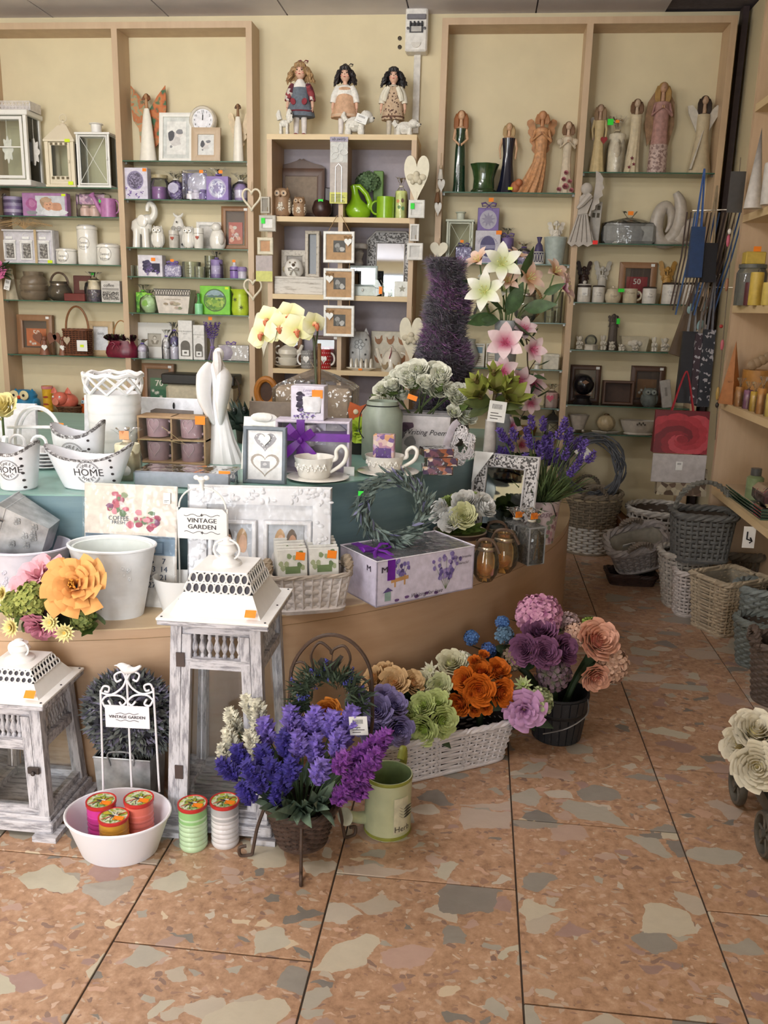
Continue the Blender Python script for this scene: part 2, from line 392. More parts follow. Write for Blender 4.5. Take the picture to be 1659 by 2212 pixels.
mx,mw,mz,mh=(a.x+b.x)/2,b.x-a.x,b.z,a.z-b.z
t=Th('fuse_box','white plastic fuse box with grey cover flap high on the yellow wall','fuse box',(mx,YW,mz))
Pa(t,'housing',M().box((0,-.045,0),(mw,.09,mh),.008),C('e6e3de',.4))
Pa(t,'cover_flap',M().box((0,-.093,mh*.72),(mw*.86,.012,mh*.12),.003),C('75737a',.35))
m=M().use(C('3e3c40',.4)).box((0,-.091,mh*.42),(mw*.62,.008,mh*.22));m.use(C('b9b6b2',.4)).box((0,-.094,mh*.44),(mw*.46,.008,mh*.12))
for i in range(4):m.use(BLACK).box((-.03+.02*i,-.1,mh*.57),(.008,.012,.02))
Pa(t,'breaker_row',m)
Pa(t,'latch',M().prism(arc((0,mh*.2),mw*.22,pi,2*pi,10),.006,-.096),C('d8d4cc',.4))
for i in(-1,1):Pa(t,'screw',M().Lt([(0,0),(.007,0),(.007,.006),(0,.008)],8).xf(LM((i*mw*.38,-.09,mh*.52),rx=pi/2)),C('57545a',.4))
cb=PY(900,290,YW);ctp=mz
solo('cable_duct','white plastic cable duct running down the wall below the fuse box','cable duct',M().box((0,-.012,0),(.036,.024,ctp-cb.z),.002),C('dcd8d0',.45),(PY(900,200,YW).x,YW,cb.z))
for yy in(83,102):
 q=PY(863.5,yy,YW);solo('wall_plug','small dark screw plug in the yellow wall beside the fuse box','screw',M().Lt([(0,0),(.011,0),(.011,.004),(.005,.006),(0,.004)],10).xf(LM((0,0,0),rx=pi/2)),C('3d3324',.5),(q.x,YW,q.z),group='screw plugs by the fuse box')
BIRCH=wood('ccb294','c0a486',(8,8,1.4),.5);GSH=Cl('eef7f2',.03,.02);GEDGE=C('3f6653',.2,.1)
def glass_shelf(par,x0,x1,z,y0,y1):
 m=M().use(GSH);m.box(((x0+x1)/2,(y0+y1)/2,z-.006),(x1-x0,y1-y0,.006))
 m.use(GEDGE);m.put([(x0,y0-.0004,z-.006),(x1,y0-.0004,z-.006),(x1,y0-.0004,z),(x0,y0-.0004,z)],[(0,1,2,3)])
 return Pa(par,'glass_shelf',m,Sm=0)
YS=4.84
ZL={k:PY(130,y,YS).z for k,y in enumerate((404,467,570,650,768,897))}
ZR={k:PY(400,y,YS).z for k,y in enumerate((347,431,536,599,678,777,885))}
ZA={k:PY(1100,y,YS).z for k,y in enumerate((415,569,695,796,879,940))}
ZB={k:PY(1400,y,YS).z for k,y in enumerate((372,527,656,760,880,942))}
ZK=[PY(735,y,4.7).z for y in(290,469,638,800)]
def unit(label,xs,bays,ztop):
 u=Th('wall_shelf_unit',label,'shelf unit',(xs[0],YS,0))
 for x in xs:Pa(u,'side_panel',M().box((x-xs[0],(YW-YS)/2,0),(.032,YW-YS,ztop)),BIRCH,Sm=0)
 for a,b,zs in zip(xs,xs[1:],bays):
  Pa(u,'top_panel',M().box(((a+b)/2-xs[0],(YW-YS)/2,ztop-.032),(b-a-.032,YW-YS,.032)),BIRCH,Sm=0)
  for i,z in enumerate(zs):
   if(z<.7 and len(zs)!=6)or(len(zs)==6 and zs is bays[0]and xs[0]<-2 and z<.7):
    Pa(u,'board',M().box(((a+b)/2-xs[0],(YW-YS)/2,z-.02),(b-a-.032,YW-YS,.02)),BIRCH,Sm=0)
   else:
    g=glass_shelf(u,a-xs[0]+.016,b-xs[0]-.016,z,.004,YW-YS-.004)
    for sx in(a-xs[0]+.022,b-xs[0]-.022):
     Pa(g,'shelf_pin',M().box((sx,.04,z-.016),(.012,.012,.01)),C('8a8a86',.3,metal=.8),Sm=0)
 return u
unit('left beech shelf unit with glass shelves holding lavender gifts and lanterns',(-2.755,-2.008,-1.278),([ZL[k]for k in range(6)],[ZR[k]for k in range(7)]),PY(280,47,YS).z)
unit('right beech shelf unit with glass shelves holding lady and angel statues',(-.255,.470,1.165),([ZA[k]for k in range(6)],[ZB[k]for k in range(6)]),PY(1250,36,YS).z)
PINE=wood('dcc49a','d2b78c',(1.4,8,8),.5);KX0,KX1,KY,KD=-1.151,-.371,4.70,.30
u=Th('bookcase','open beech bookcase with grey back between the two shelf units','bookcase',(KX0,KY,0));kw=KX1-KX0;tk=.026
Pa(u,'back_panel',M().box((kw/2,KD-.006,0),(kw-.01,.01,ZK[0]-.01)),C('a79fa6',.8,.03),Sm=0)
for x in(tk/2,kw-tk/2):Pa(u,'side_panel',M().box((x,KD/2,0),(tk,KD,ZK[0]-tk)),BIRCH,Sm=0)
Pa(u,'top_panel',M().box((kw/2,KD/2,ZK[0]-tk),(kw,KD,tk)),PINE,Sm=0)
zb=[ZK[0]-tk]+ZK[1:]+[.06]
for z in ZK[1:]+[.5,.08]:Pa(u,'shelf_board',M().box((kw/2,KD/2,z-tk),(kw-2*tk,KD,tk)),PINE,Sm=0)
for z0,z1 in((ZK[1],ZK[0]-tk),(ZK[2],ZK[1]-tk),(ZK[3],ZK[2]-tk),(.5,ZK[3]-tk)):
 Pa(u,'divider',M().box((kw/2+.002,KD/2,z0),(.024,KD,z1-z0)),BIRCH,Sm=0)
RX,RY=1.083,4.0
zr=[PY(1620,225,RY).z,PY(1600,465,RY).z,PY(1575,660,RY).z,PY(1556,868,RY).z,PY(1534,1051,RY).z]
u=Th('side_shelf_unit','beech shelf unit with deep boards along the right wall holding candles','shelf unit',(RX,RY,0))
Pa(u,'end_panel',M().box((.2,.015,0),(.4,.03,ZC-.15)),BIRCH,Sm=0)
for z in zr:Pa(u,'board',M().box((.2,-1.25,z-.03),(.4,2.5,.03)),wood('dcc49a','d2b78c',(8,1.4,8),.5),Sm=0)
ZRS=zr
PC,R1,R2,Z1,Z2,PB=(-1.43,3.79),1.85,1.57,.45,.745,3.95
def dpoly(R,n=72):
 a0=math.asin((PB-PC[1])/R);pts=[(R*cos(a),R*sin(a))for a in[pi-a0+(pi+2*a0)*i/n for i in range(n+1)]]
 return pts
u=Th('display_platform','round pale maple display platform with curved front standing on the floor','display stand',(PC[0],PC[1],0));u2=Th('display_plinth','round teal display plinth set back on the maple platform','display stand',(PC[0],PC[1],Z1))
MAPLE=wood('c4a486','b9987a',(1.2,1.2,9),.38);MTOP=wood('ceb694','c4aa86',(1.5,6,3),.4)
m=M().use(MAPLE).slab(dpoly(R1),0.0,Z1-.004);Pa(u,'drum',m,Sm=30)
Pa(u,'platform_top',M().slab(dpoly(R1+.002),Z1-.004,Z1),MTOP,Sm=30)
TEAL=wood('708c94','607c86',(1.2,1.2,12),.35);Pa(u2,'drum',M().slab(dpoly(R2),0,Z2-Z1-.004),TEAL,Sm=30)
Pa(u2,'plinth_top',M().slab(dpoly(R2+.002),Z2-Z1-.004,Z2-Z1),wood('86aca2','789e96',(2,8,3),.3),Sm=30)
Pa(u,'edge_groove',M().Tb([((R1+.0002)*cos(b),(R1+.0002)*sin(b),Z1-.03)for b in[pi+.3+(pi-.4)*i/60 for i in range(61)]],.0009,4),C('8f7450',.6))
def Rb(w,h,fw,d,y=0,z0=0,bev=.002):
 m=M();o=Re(-w/2,w/2,z0,z0+h);i=Re(-w/2+fw,w/2-fw,z0+fw,z0+h-fw)
 for k in range(4):
  a,b,c,e=o[k],o[(k+1)%4],i[(k+1)%4],i[k]
  vs=[(p[0],y+q,p[1])for q in(bev*1.5,d)for p in(a,b,c,e)]
  mid=[((p[0]*3+q[0])/4,y,(p[1]*3+q[1])/4)for p,q in((a,e),(b,c),(c,b),(e,a))]
  vs+=mid
  m.put(vs,[(8,9,10,11),(0,1,9,8),(1,2,10,9),(2,3,11,10),(3,0,8,11),(4,7,6,5),(0,4,5,1),(2,6,7,3),(1,5,6,2),(3,7,4,0)])
 return m
def Fr(name,label,X,Y,z,w,h,fw,fm,inner,art=None,tilt=.1,rz=0,d=.018,cat='picture frame',group=None,pane=False,depth=.004,strut=True):
 t=Th(name,label,cat,(X,Y,z),group=group,rot=(-tilt,0,rz))
 Pa(t,'frame_moulding',Rb(w,h,fw,d),fm,Sm=30)
 Pa(t,'backing',M().box((0,d-.003,fw*.6),(w-fw*1.2,.006,h-fw*1.2)),inner,Sm=0)
 if art:
  m=M();art(m,w-2*fw,h-2*fw,d-.0075,fw)
  if m.v:Pa(t,'picture',m,Sm=0)
 if pane:Pa(t,'glass_pane',M().box((0,depth+.001,fw*.8),(w-fw*1.6,.0015,h-fw*1.6)),GLASS,Sm=0)
 if tilt>.05 and strut:Pa(t,'strut',M().box((0,d+.012,.0),(w*.18,.004,h*.6)).mark().xf(LM()),C('4a3c34',.7),Sm=0,rot=(.0,0,0))
 return t
def handle_pts(R,x0,z0,w,h,n=10,a0=-.5*pi,a1=.5*pi):return[(x0+w*cos(a0+(a1-a0)*i/n),0,z0+h*sin(a0+(a1-a0)*i/n))for i in range(n+1)]
def mug(name,label,X,Y,z,r,h,mat,rz=0,flare=1.0,cat='mug',group=None,inside=None,hr=None,th=.003):
 t=Th(name,label,cat,(X,Y,z),rz,group)
 Pa(t,'body',M().Lt([(0,0),(r*.92,0),(r,.004),(r*flare,h),(r*flare-th,h),(r-th,.008),(0,.008)],24),mat)
 Pa(t,'handle',M().Tb(handle_pts(0,r*.97,h*.52,r*.62,h*.3),(hr or.0055),7),inside or mat);return t
def Cn(name,label,X,Y,z,r,h,mat,lidm,words=(),lid=.14,knob=True,band=None,group=None,cat='canister',size=None):
 t=Th(name,label,cat,(X,Y,z),0,group);lh=h*lid;bh=h-lh-(.018 if knob else 0)
 Pa(t,'jar',M().Lt([(0,0),(r*.95,0),(r,.005),(r,bh-.004),(r*.96,bh),(0,bh)],26),mat)
 p=[(r*.97,bh),(r*1.02,bh+.003),(r*1.02,bh+lh*.6),(r*.8,bh+lh),(0,bh+lh)]
 l=Pa(t,'lid',M().Lt(p,26),lidm)
 if knob:Pa(l,'knob',M().Lt([(.004,0),(.009,.006),(.011,.012),(.006,.018),(0,.019)],12,c=(0,0,bh+lh-.002)),lidm)
 if words:
  m=M()
  for i,s_ in enumerate(words):text(m,s_,0,bh*.62-i*(size or r*.42)*1.1,size or r*.42,wrap=(0,0,r+.0006),slant=.15)
  Pa(t,'lettering',m,C('6e6a66',.6),Sm=0)
 return t
def ring_deco(m,r,z,rr,wrap_r,n=24,w=.0012):
 for i in range(n):
  a,b=2*pi*i/n,2*pi*(i+1)/n;q=[]
  for an,ra in((a,rr),(b,rr),(b,rr-w),(a,rr-w)):
   th=ra*cos(an)/wrap_r;q.append((wrap_r*sin(th),-wrap_r*cos(th),z+ra*sin(an)))
  m.put(q,[(0,1,2,3)])
def Gb(name,label,X,Y,z,w,d,h,mat,art=None,rz=0,cat='gift box',group=None,rot=None,bev=.002):
 t=Th(name,label,cat,(X,Y,z),rz,group,rot)
 Pa(t,'carton',M().box((0,0,0),(w,d,h),bev),mat)
 if art:
  m=M();art(m,w,h,-d/2-.0006);Pa(t,'print',m,Sm=0)
 return t
def Ce(t,w,d,h,name='cellophane_bag',neck=.72,mat=None,tie=None,seed=1):
 q=random.Random(seed);ph=[q.uniform(0,6)for _ in range(4)]
 def md(a,z):
  k=max(0,(z/h-.55))*1.6
  return 1+(.03+k*.35)*sin(7*a+ph[0])+(.02+k*.25)*sin(11*a+ph[1])
 pr=[(.98,0),(1.03,.03*h),(1.04,neck*.55*h),(.9,neck*.78*h),(.45,neck*.93*h),(.2,neck*h),(.32,(neck+.08)*h),(.7,(neck+.2)*h),(.9,h)]
 m=M().Lt([(r_,z_)for r_,z_ in pr],28,w/2,d/2,mod=md)
 b=Pa(t,name,m,mat or CELLO)
 if tie:Pa(b,'tie',M().Lt([(.22*w/2+.003,neck*h-.004),(.22*w/2+.005,neck*h),(.22*w/2+.003,neck*h+.004)],10),tie)
 return b
def Pi(name,label,X,Y,z,r,h,mat,group=None,cat='candle',wick=True,cel=False,tiem=None):
 t=Th(name,label,cat,(X,Y,z),0,group)
 Pa(t,'wax',M().Lt([(0,0),(r*.97,0),(r,.004),(r,h-.006),(r*.94,h),(r*.5,h-.002),(0,h-.003)],22),mat)
 if wick:Pa(t,'wick',M().Tb([(0,0,h-.004),(.001,0,h+.006),(.004,0,h+.012)],.0012,5),C('2b2522',.8))
 if cel:Ce(t,r*2.15,r*2.15,h*1.45,tie=tiem,neck=.74)
 return t
def scallop_wing(w,h,n=6,side=1,lean=.35):
 p=[(0,0),(side*w*.12,h*.25),(side*w*.3,h*.62),(side*w*.55,h*.95),(side*w*.72,h)]
 for i in range(n):
  t0=i/(n-1);bx=side*(w*(.92-.75*t0**1.3));bz=h*(.9-1.02*t0)
  for k in range(4):
   a=pi*.45-pi*.95*k/3;p.append((bx+side*w*.085*cos(a),bz+h*.07*sin(a)))
 return p
def wings(t,x,z,w,h,mat,y=.012,th=.006,spread=.15,n=6,label=None):
 for s_ in(-1,1):
  Pa(t,'wing',M().prism(scallop_wing(w,h,n,s_),th,y),mat,label,loc=(s_*x,0,z),rot=(0,0,s_*spread),Sm=30)
def lady(name,label,X,Y,z,H,dress,skin,hair,prof,folds=8,fa=.12,sway=None,arms='front',cat='figurine',hair_len=.16,group=None,bust=None,depth=.8,rz=0,headr=None,sleeves=None,top=.78):
 t=Th(name,label,cat,(X,Y,z),rz,group);sw=(lambda q:sway(q/H))if sway else(lambda q:(0,0))
 P=[(r*H,q*H)for q,r in prof];k=folds
 m=M().Lt([(0,P[0][1])]+P+[(P[-1][0]*.4,P[-1][1]+.012*H),(0,P[-1][1]+.012*H)],40,1,depth,mod=lambda a,q:1+fa*max(0,1-q/(H*top*.8))*cos(k*a+.6*sin(3*a)),sway=sw)
 Pa(t,'gown',m,dress)
 hr=headr or.058*H;sx,sy=sw(H*top);hz=H-hr*1.08
 m=M().Tb([(sx,sy,top*H-.005*H),(sx,sy,hz-hr*.4)],[.028*H,.02*H],10);m.ell((sx,sy,hz),(hr*.78,hr*.85,hr),14,10);m.ell((sx,sy-hr*.85,hz-hr*.1),(hr*.1,hr*.14,hr*.16),6,4)
 if bust:m.Lt([(P[-1][0]*1.0,top*H-.01*H),(P[-1][0]*.8,top*H+.012*H),(.03*H,top*H+.03*H)],16,1,depth,c=(sx,sy,0))
 Pa(t,'head',m,skin)
 m=M();m.ell((sx,sy+hr*.22,hz+hr*.12),(hr*.98,hr*.92,hr*1.0),14,9)
 for s_ in(-1,1):
  for j in range(3):m.Tb([(sx+s_*hr*(.5+.2*j),sy+hr*(.2+.1*j),hz+hr*.3),(sx+s_*hr*(.85+.18*j),sy+hr*.1,hz-hr*.7),(sx+s_*hr*(.8+.25*j),sy-hr*.1,hz-hr*.7-hair_len*H*.6),(sx+s_*hr*(.55+.3*j),sy-hr*.15,hz-hr*.7-hair_len*H)],[hr*.35,hr*.42,hr*.33,hr*.08],7)
 m.Tb([(sx,sy+hr*.6,hz+hr*.2),(sx,sy+hr*.8,hz-hr),(sx,sy+hr*.5,hz-hr-hair_len*H)],[hr*.6,hr*.75,hr*.3],9)
 Pa(t,'hair',m,hair)
 sr=P[-1][0]
 for s_ in(-1,1):
  a=(sx+s_*sr*.95,sy,top*H-.012*H)
  if arms=='front':pts=[a,(sx+s_*sr*1.25,sy-.02*H,(top-.13)*H),(sx+s_*sr*.25,sy-.075*H,(top-.2)*H)]
  elif arms=='down':pts=[a,(sx+s_*sr*1.25,sy-.01*H,(top-.14)*H),(sx+s_*sr*1.1,sy-.05*H,(top-.28)*H)]
  elif arms=='pray':pts=[a,(sx+s_*sr*1.35,sy-.03*H,(top-.14)*H),(sx+s_*sr*.12,sy-.085*H,(top-.06)*H)]
  elif arms=='up':pts=[a,(sx+s_*sr*2.0,sy-.01*H,(top+.02)*H),(sx+s_*sr*1.5,sy,(top+.14)*H)]
  else:continue
  ar=Pa(t,'arm',M().Tb(pts,[.022*H,.018*H,.012*H],8),sleeves or skin)
  Pa(ar,'hand',M().ell(pts[-1],(.012*H,.014*H,.02*H),8,6),skin)
 return t
def glasspane(m,w,h,x,y,z,axis=0):
 if axis==0:m.box((x,y,z),(w,.002,h))
 else:m.box((x,y,z),(.002,w,h))
def metal_lantern(name,label,X,Y,z,w,d,h,mat,roof='flat',rz=0,cross=False,group=None,post=.010):
 t=Th(name,label,'lantern',(X,Y,z),rz,group);bh=h*(.84 if roof=='flat' else.66)
 m=M().box((0,0,0),(w,d,.012),.002)
 for sx in(-1,1):
  for sy in(-1,1):m.box((sx*w*.42,sy*d*.42,-.0),(.01,.01,.004))
 Pa(t,'plinth',m,mat)
 for sx in(-1,1):
  for sy in(-1,1):Pa(t,'post',M().box((sx*(w/2-post/2-.004),sy*(d/2-post/2-.004),.012),(post,post,bh-.024)),mat,Sm=0)
 dr=Pa(t,'door_frame',Rb(w-2*post-.012,bh-.03,post*.8,.006,-d/2+.002,.015),mat,Sm=30)
 Pa(dr,'latch',M().box((w/2-post*1.6,-d/2-.004,bh*.5),(.008,.006,.016),.002),mat)
 if cross:
  a,b=w/2-2*post,bh-.04
  for s_ in(-1,1):Pa(dr,'wire',M().Tb([(-s_*a,-d/2+.002,.025),(s_*a,-d/2+.002,.025+b)],.0013,5),mat)
 for k,(ww,x,y,ax)in enumerate(((w-.03,0,-d/2+.012,0),(w-.03,0,d/2-.012,0),(d-.03,-w/2+.01,0,1),(d-.03,w/2-.01,0,1))):
  m=M();glasspane(m,ww,bh-.03,x,y,.014,ax);Pa(t,'pane',m,GLASS,Sm=0)
 Pa(t,'top_plate',M().box((0,0,bh-.012),(w*1.03,d*1.03,.012),.002),mat)
 if roof=='flat':
  Pa(t,'chimney',M().Lt([(0,0),(w*.17,0),(w*.14,.006),(w*.15,h-bh-.008),(w*.2,h-bh-.004),(w*.18,h-bh),(0,h-bh)],14,c=(0,0,bh)),mat)
 else:
  rh=(h-bh)*.62;m=M();q=.18;vs=[(sx*w*.5,sy*d*.5,bh)for sx,sy in((-1,-1),(1,-1),(1,1),(-1,1))]+[(sx*w*q*.8,sy*d*q*.8,bh+rh)for sx,sy in((-1,-1),(1,-1),(1,1),(-1,1))]
  m.put(vs,[(0,1,5,4),(1,2,6,5),(2,3,7,6),(3,0,4,7),(4,5,6,7)]);Pa(t,'roof',m,mat,Sm=0)
  Pa(t,'finial',M().Lt([(w*.12,0),(w*.1,.01),(w*.04,.016),(w*.06,.026),(0,.034)],12,c=(0,0,bh+rh)),mat)
  rr=(h-bh-rh)*.42;Pa(t,'ring',M().Tb([(rr*cos(2*pi*i/16),0,bh+rh+.02+rr+rr*sin(2*pi*i/16))for i in range(16)],.0022,5,True),mat)
 return t
def twist(m,pts,r,turns,n=5,strands=2,amp=None):
 pts=[Vector(p)for p in pts];L=len(pts);amp=amp or r*.75
 for k in range(strands):
  out=[]
  for i,p in enumerate(pts):
   d=(pts[min(i+1,L-1)]-pts[max(i-1,0)]).normalized();s_=d.orthogonal().normalized()if abs(d.y)>.9 else Vector((0,1,0));b=d.cross(s_).normalized();s_=b.cross(d)
   a=2*pi*(turns*i/(L-1)+k/strands);out.append(p+s_*amp*cos(a)+b*amp*sin(a))
  m.Tb(out,r,n)
 return m
def contour(kind,w,d,e=.5):
 if kind=='round':return lambda a:(w/2*cos(a),d/2*sin(a))
 def f(a):
  c_,s_=cos(a),sin(a);return(w/2*math.copysign(abs(c_)**e,c_),d/2*math.copysign(abs(s_)**e,s_))
 return f
def Wi(name,label,loc,w,d,h,mat,kind='round',rows=14,stakes=30,top=1.0,bot=.8,rw=.0045,Ft=1.0,amp=.004,rz=0,handle=None,liner=None,cat='basket',group=None,rot=None,dip=None,bands=None,e=.5,rimr=None,rimmat=None,bulge=0,hmat=None,solidbase=True):
 t=Th(name,label,cat,loc,rz,group,rot);cf=contour(kind,w,d,e);NP=stakes*3
 dp=dip or(lambda a:1.0)
 def sc(q):return bot+(top-bot)*q+bulge*sin(pi*min(1,q))
 def pt(a,q,off):
  x,y=cf(a);s_=sc(q);l=sqrt(x*x+y*y)or 1;return(x*s_+off*x/l,y*s_+off*y/l,.006+q*(h-.006)*dp(a))
 groups=[(0,rows,mat)]if not bands else bands
 aa=[2*pi*i/720 for i in range(721)];cum=[0]
 for p,q in zip(aa,aa[1:]):
  A,B=cf(p),cf(q);cum.append(cum[-1]+sqrt((A[0]-B[0])**2+(A[1]-B[1])**2))
 ang=[];j=0
 for i in range(NP):
  tl=cum[-1]*i/NP
  while cum[j+1]<tl:j+=1
  ang.append(aa[j]+(aa[1])*(tl-cum[j])/max(1e-9,cum[j+1]-cum[j]))
 for r0,r1,mt in groups:
  m=M()
  for k in range(r0,r1):
   q=(k+.5)/rows;m.Tb([pt(a,q,amp*cos(pi*i/3+pi*(k%2)))for i,a in enumerate(ang)],rw,5 if Ft==1 else 6,True,Ft)
  o=Pa(t,'weave',m,mt,Su=True)
 m=M()
 for i in range(0,NP,3):m.Tb([pt(ang[i],q,0)for q in(0,.5,1.0)],rw*.85,4)
 Pa(t,'stakes',m,mat,Su=True)
 m=M();n=NP
 vs=[pt(a,q,-amp-rw*.6)for q in(.02,.35,.7,.97)for a in ang];fs=[(r*n+i,r*n+(i+1)%n,(r+1)*n+(i+1)%n,(r+1)*n+i)for r in range(3)for i in range(n)]
 m.put(vs,fs);m.put([pt(a,.015,-amp)for a in ang],[tuple(range(n))])
 Pa(t,'lining',m,liner or C('4d4238',.9))
 m=M();R=rimr or rw*1.3;cl=ang+[ang[0]]
 for k in range(3):
  m.Tb([(lambda p,th:(p[0]*(1+R*.8*cos(th)/(w/2)),p[1]*(1+R*.8*cos(th)/(d/2)),p[2]+R*.8*sin(th)))(pt(a,1,0),2*pi*(i*stakes/8/NP*2+k/3))for i,a in enumerate(ang)],R,5,True)
 Pa(t,'rim',m,rimmat or mat)
 m=M().Tb([pt(a,.0,amp*.5)for a in ang],rw*1.3,5,True);Pa(t,'base_rim',m,mat)
 if handle=='hoop':
  hh=h*.9;pts=[(w/2*top*.96*cos(pi*i/20),0,h+hh*.75*sin(pi*i/20))for i in range(21)]
  Pa(t,'handle',twist(M(),pts,rw*1.2,9),hmat or mat)
 elif handle=='ears':
  for s_ in(-1,1):
   ew=min(d,w)*.26;pts=[(s_*w/2*top*1.01,ew*cos(pi*i/14),h+ew*1.1*sin(pi*i/14)-.008)for i in range(15)]
   Pa(t,'handle',twist(M(),pts,rw*1.15,6),hmat or mat)
 elif handle=='front':
  for s_ in(-1,1):
   ew=w*.2;pts=[(ew*cos(pi*i/14),s_*d/2*top*1.01,h+ew*1.0*sin(pi*i/14)-.008)for i in range(15)]
   Pa(t,'handle',twist(M(),pts,rw*1.15,6),hmat or mat)
 return t
def leaf(m,p,d,L,wd,bend=.2,roll=0,fold=.25,nu=2,nv=4,tip=1.0):
 mt=aim(p,d,1,roll);vs=[];fs=[];ts=[]
 for j in range(nv+1):
  v=j/nv;ww=wd*sin(pi*(v**.8)*.97+.05)*(1-.15*v*tip)
  for i in range(nu+1):
   u=i/nu*2-1;vs.append(mt@Vector((u*ww*.5,bend*L*v*v+abs(u)*ww*.5*fold,L*v)));ts.append(v)
 for j in range(nv):
  for i in range(nu):fs.append((j*(nu+1)+i,j*(nu+1)+i+1,(j+1)*(nu+1)+i+1,(j+1)*(nu+1)+i))
 return m.put(vs,fs,ts)
def wrap_petal(m,a,hw,r0,r1,z0,z1,curl,cup=.2,notch=0,nu=4,nv=4,ph=0,tb=0.0):
 def fn(u,v):
  s_=u*2-1;an=a+s_*hw*(sin(pi*(.18+.62*v)));r=r0+(r1-r0)*(v**1.35)+.07*r1*s_+curl*max(0,v-.62)**1.5*3
  z=z0+(z1-z0)*v*(1-cup*s_*s_*v)-curl*max(0,v-.7)*.9+.02*r1*sin(5*s_+ph)
  return(r*cos(an),r*sin(an),z)
 vs=[fn(i/nu,j/nv)for j in range(nv+1)for i in range(nu+1)]
 fs=[(j*(nu+1)+i,j*(nu+1)+i+1,(j+1)*(nu+1)+i+1,(j+1)*(nu+1)+i)for j in range(nv)for i in range(nu)]
 return m.put(vs,fs,[max(0,min(1,tb+(1-tb)*j/nv))for j in range(nv+1)for i in range(nu+1)])
def rose(R,seed=0,layers=5,open_=.5,tall=.8):
 q=random.Random(seed);m=M();m.ell((0,0,R*.1),(R*.4,R*.4,R*.4),8,5);layers+=2
 for k in range(layers):
  f=k/(layers-1);n=3+(k+1)//2+k//3;rt=R*(.1+.9*f**1.15);H=R*tall*(1.12-.5*f**1.6)
  for i in range(n):
   a=2*pi*i/n+k*1.3+q.uniform(-.25,.25)
   wrap_petal(m,a,pi/n*1.45,rt*(.5+.1*f),rt,-R*.3*f,H*q.uniform(.9,1.08),R*(.03+.2*f*f*open_),.16,ph=q.uniform(0,6),tb=f*.5)
 return m
def peony(R,seed=0,Ft=.75,stamen=None,body=None):
 q=random.Random(seed);m=M()
 if body:m.use(body)
 for k in range(5):
  f=k/4;n=5+k;rt=R*(.28+.72*f)
  for i in range(n):
   a=2*pi*i/n+k*.7+q.uniform(-.25,.25)
   wrap_petal(m,a,pi/n*1.35,rt*.25,rt*q.uniform(.92,1.08),-R*.1*f,R*Ft*(1-.55*f)*q.uniform(.8,1.15),R*.22*f,.3,ph=q.uniform(0,6),tb=.15+f*.4)
 if stamen:
  m.use(stamen)
  for i in range(26):
   a,r=q.uniform(0,2*pi),R*.2*sqrt(q.random());m.Tb([(r*.6*cos(a),r*.6*sin(a),R*.1),(r*cos(a),r*sin(a),R*(.5+.15*q.random()))],[R*.012,R*.03],4)
 return m
def daisyhead(R,n=14,rows=3,seed=0):
 q=random.Random(seed);m=M()
 for k in range(rows):
  for i in range(n):
   a=2*pi*(i+.5*k)/n;rr=R*(1-.25*k)
   d=Vector((cos(a),sin(a),.15+.42*k));leaf(m,(0,0,R*.05*k),d,rr,R*.36,.12,q.uniform(-.3,.3),-.2,2,3)
 m.ell((0,0,R*.18),(R*.2,R*.2,R*.12),8,5);return m
def floret(m,c,d,r,n=4,roll=0,q=None):
 for i in range(n):
  mt=aim(c,d,1,roll+2*pi*i/n);w=r*.62
  vs=[mt@Vector(p)for p in((0,0,0),(-w*.55,r*.42,r*.1),(w*.55,r*.42,r*.1),(-w*.6,r*.78,r*.2),(0,r*.75,r*.14),(w*.6,r*.78,r*.2),(0,r,r*.16))]
  m.put(vs,[(0,2,4,1),(1,4,3),(2,5,4),(3,4,6),(4,5,6)],[0,.5,.5,.85,.75,.85,1])
def Hy(R,n=60,fr=.3,seed=0,Ft=.85,low=-.25):
 q=random.Random(seed);m=M();m.ell((0,0,0),(R*.66,R*.66,R*.66*Ft),10,7)
 for i in range(n):
  z=low+(1-low)*(i+.5)/n;a=i*2.39996+q.uniform(-.2,.2);s_=sqrt(max(0,1-z*z));d=Vector((s_*cos(a),s_*sin(a),z))
  floret(m,(d.x*R*.82,d.y*R*.82,d.z*R*.82*Ft),d+Vector((q.uniform(-.35,.35),q.uniform(-.35,.35),q.uniform(-.2,.35))),R*fr*q.uniform(.85,1.15),4,q.uniform(0,6))
 return m
def Sp(m,p,d,L,R,n=40,seed=0,b=.34):
 q=random.Random(seed);mt=aim(p,d);k=0
 for i in range(n):
  v=(i+.5)/n;r=R*(sin(pi*min(1,v*.92+.1))**.6)*(1-.25*v);a=i*2.39996+q.uniform(-.5,.5);r*=q.uniform(.75,1.2)
  c=mt@Vector((r*.6*cos(a),r*.6*sin(a),L*v));o=(mt.to_3x3()@Vector((cos(a),sin(a),.55))).normalized()
  s_=R*b*q.uniform(.6,1.4);x=o.orthogonal().normalized()*s_;y=o.cross(x).normalized()*s_;e=c+o*s_*2.0
  m.put([c+x,c+y,c-x,c-y,e,c-o*s_*.6],[(0,1,4),(1,2,4),(2,3,4),(3,0,4),(1,0,5),(2,1,5),(3,2,5),(0,3,5)])
 return m
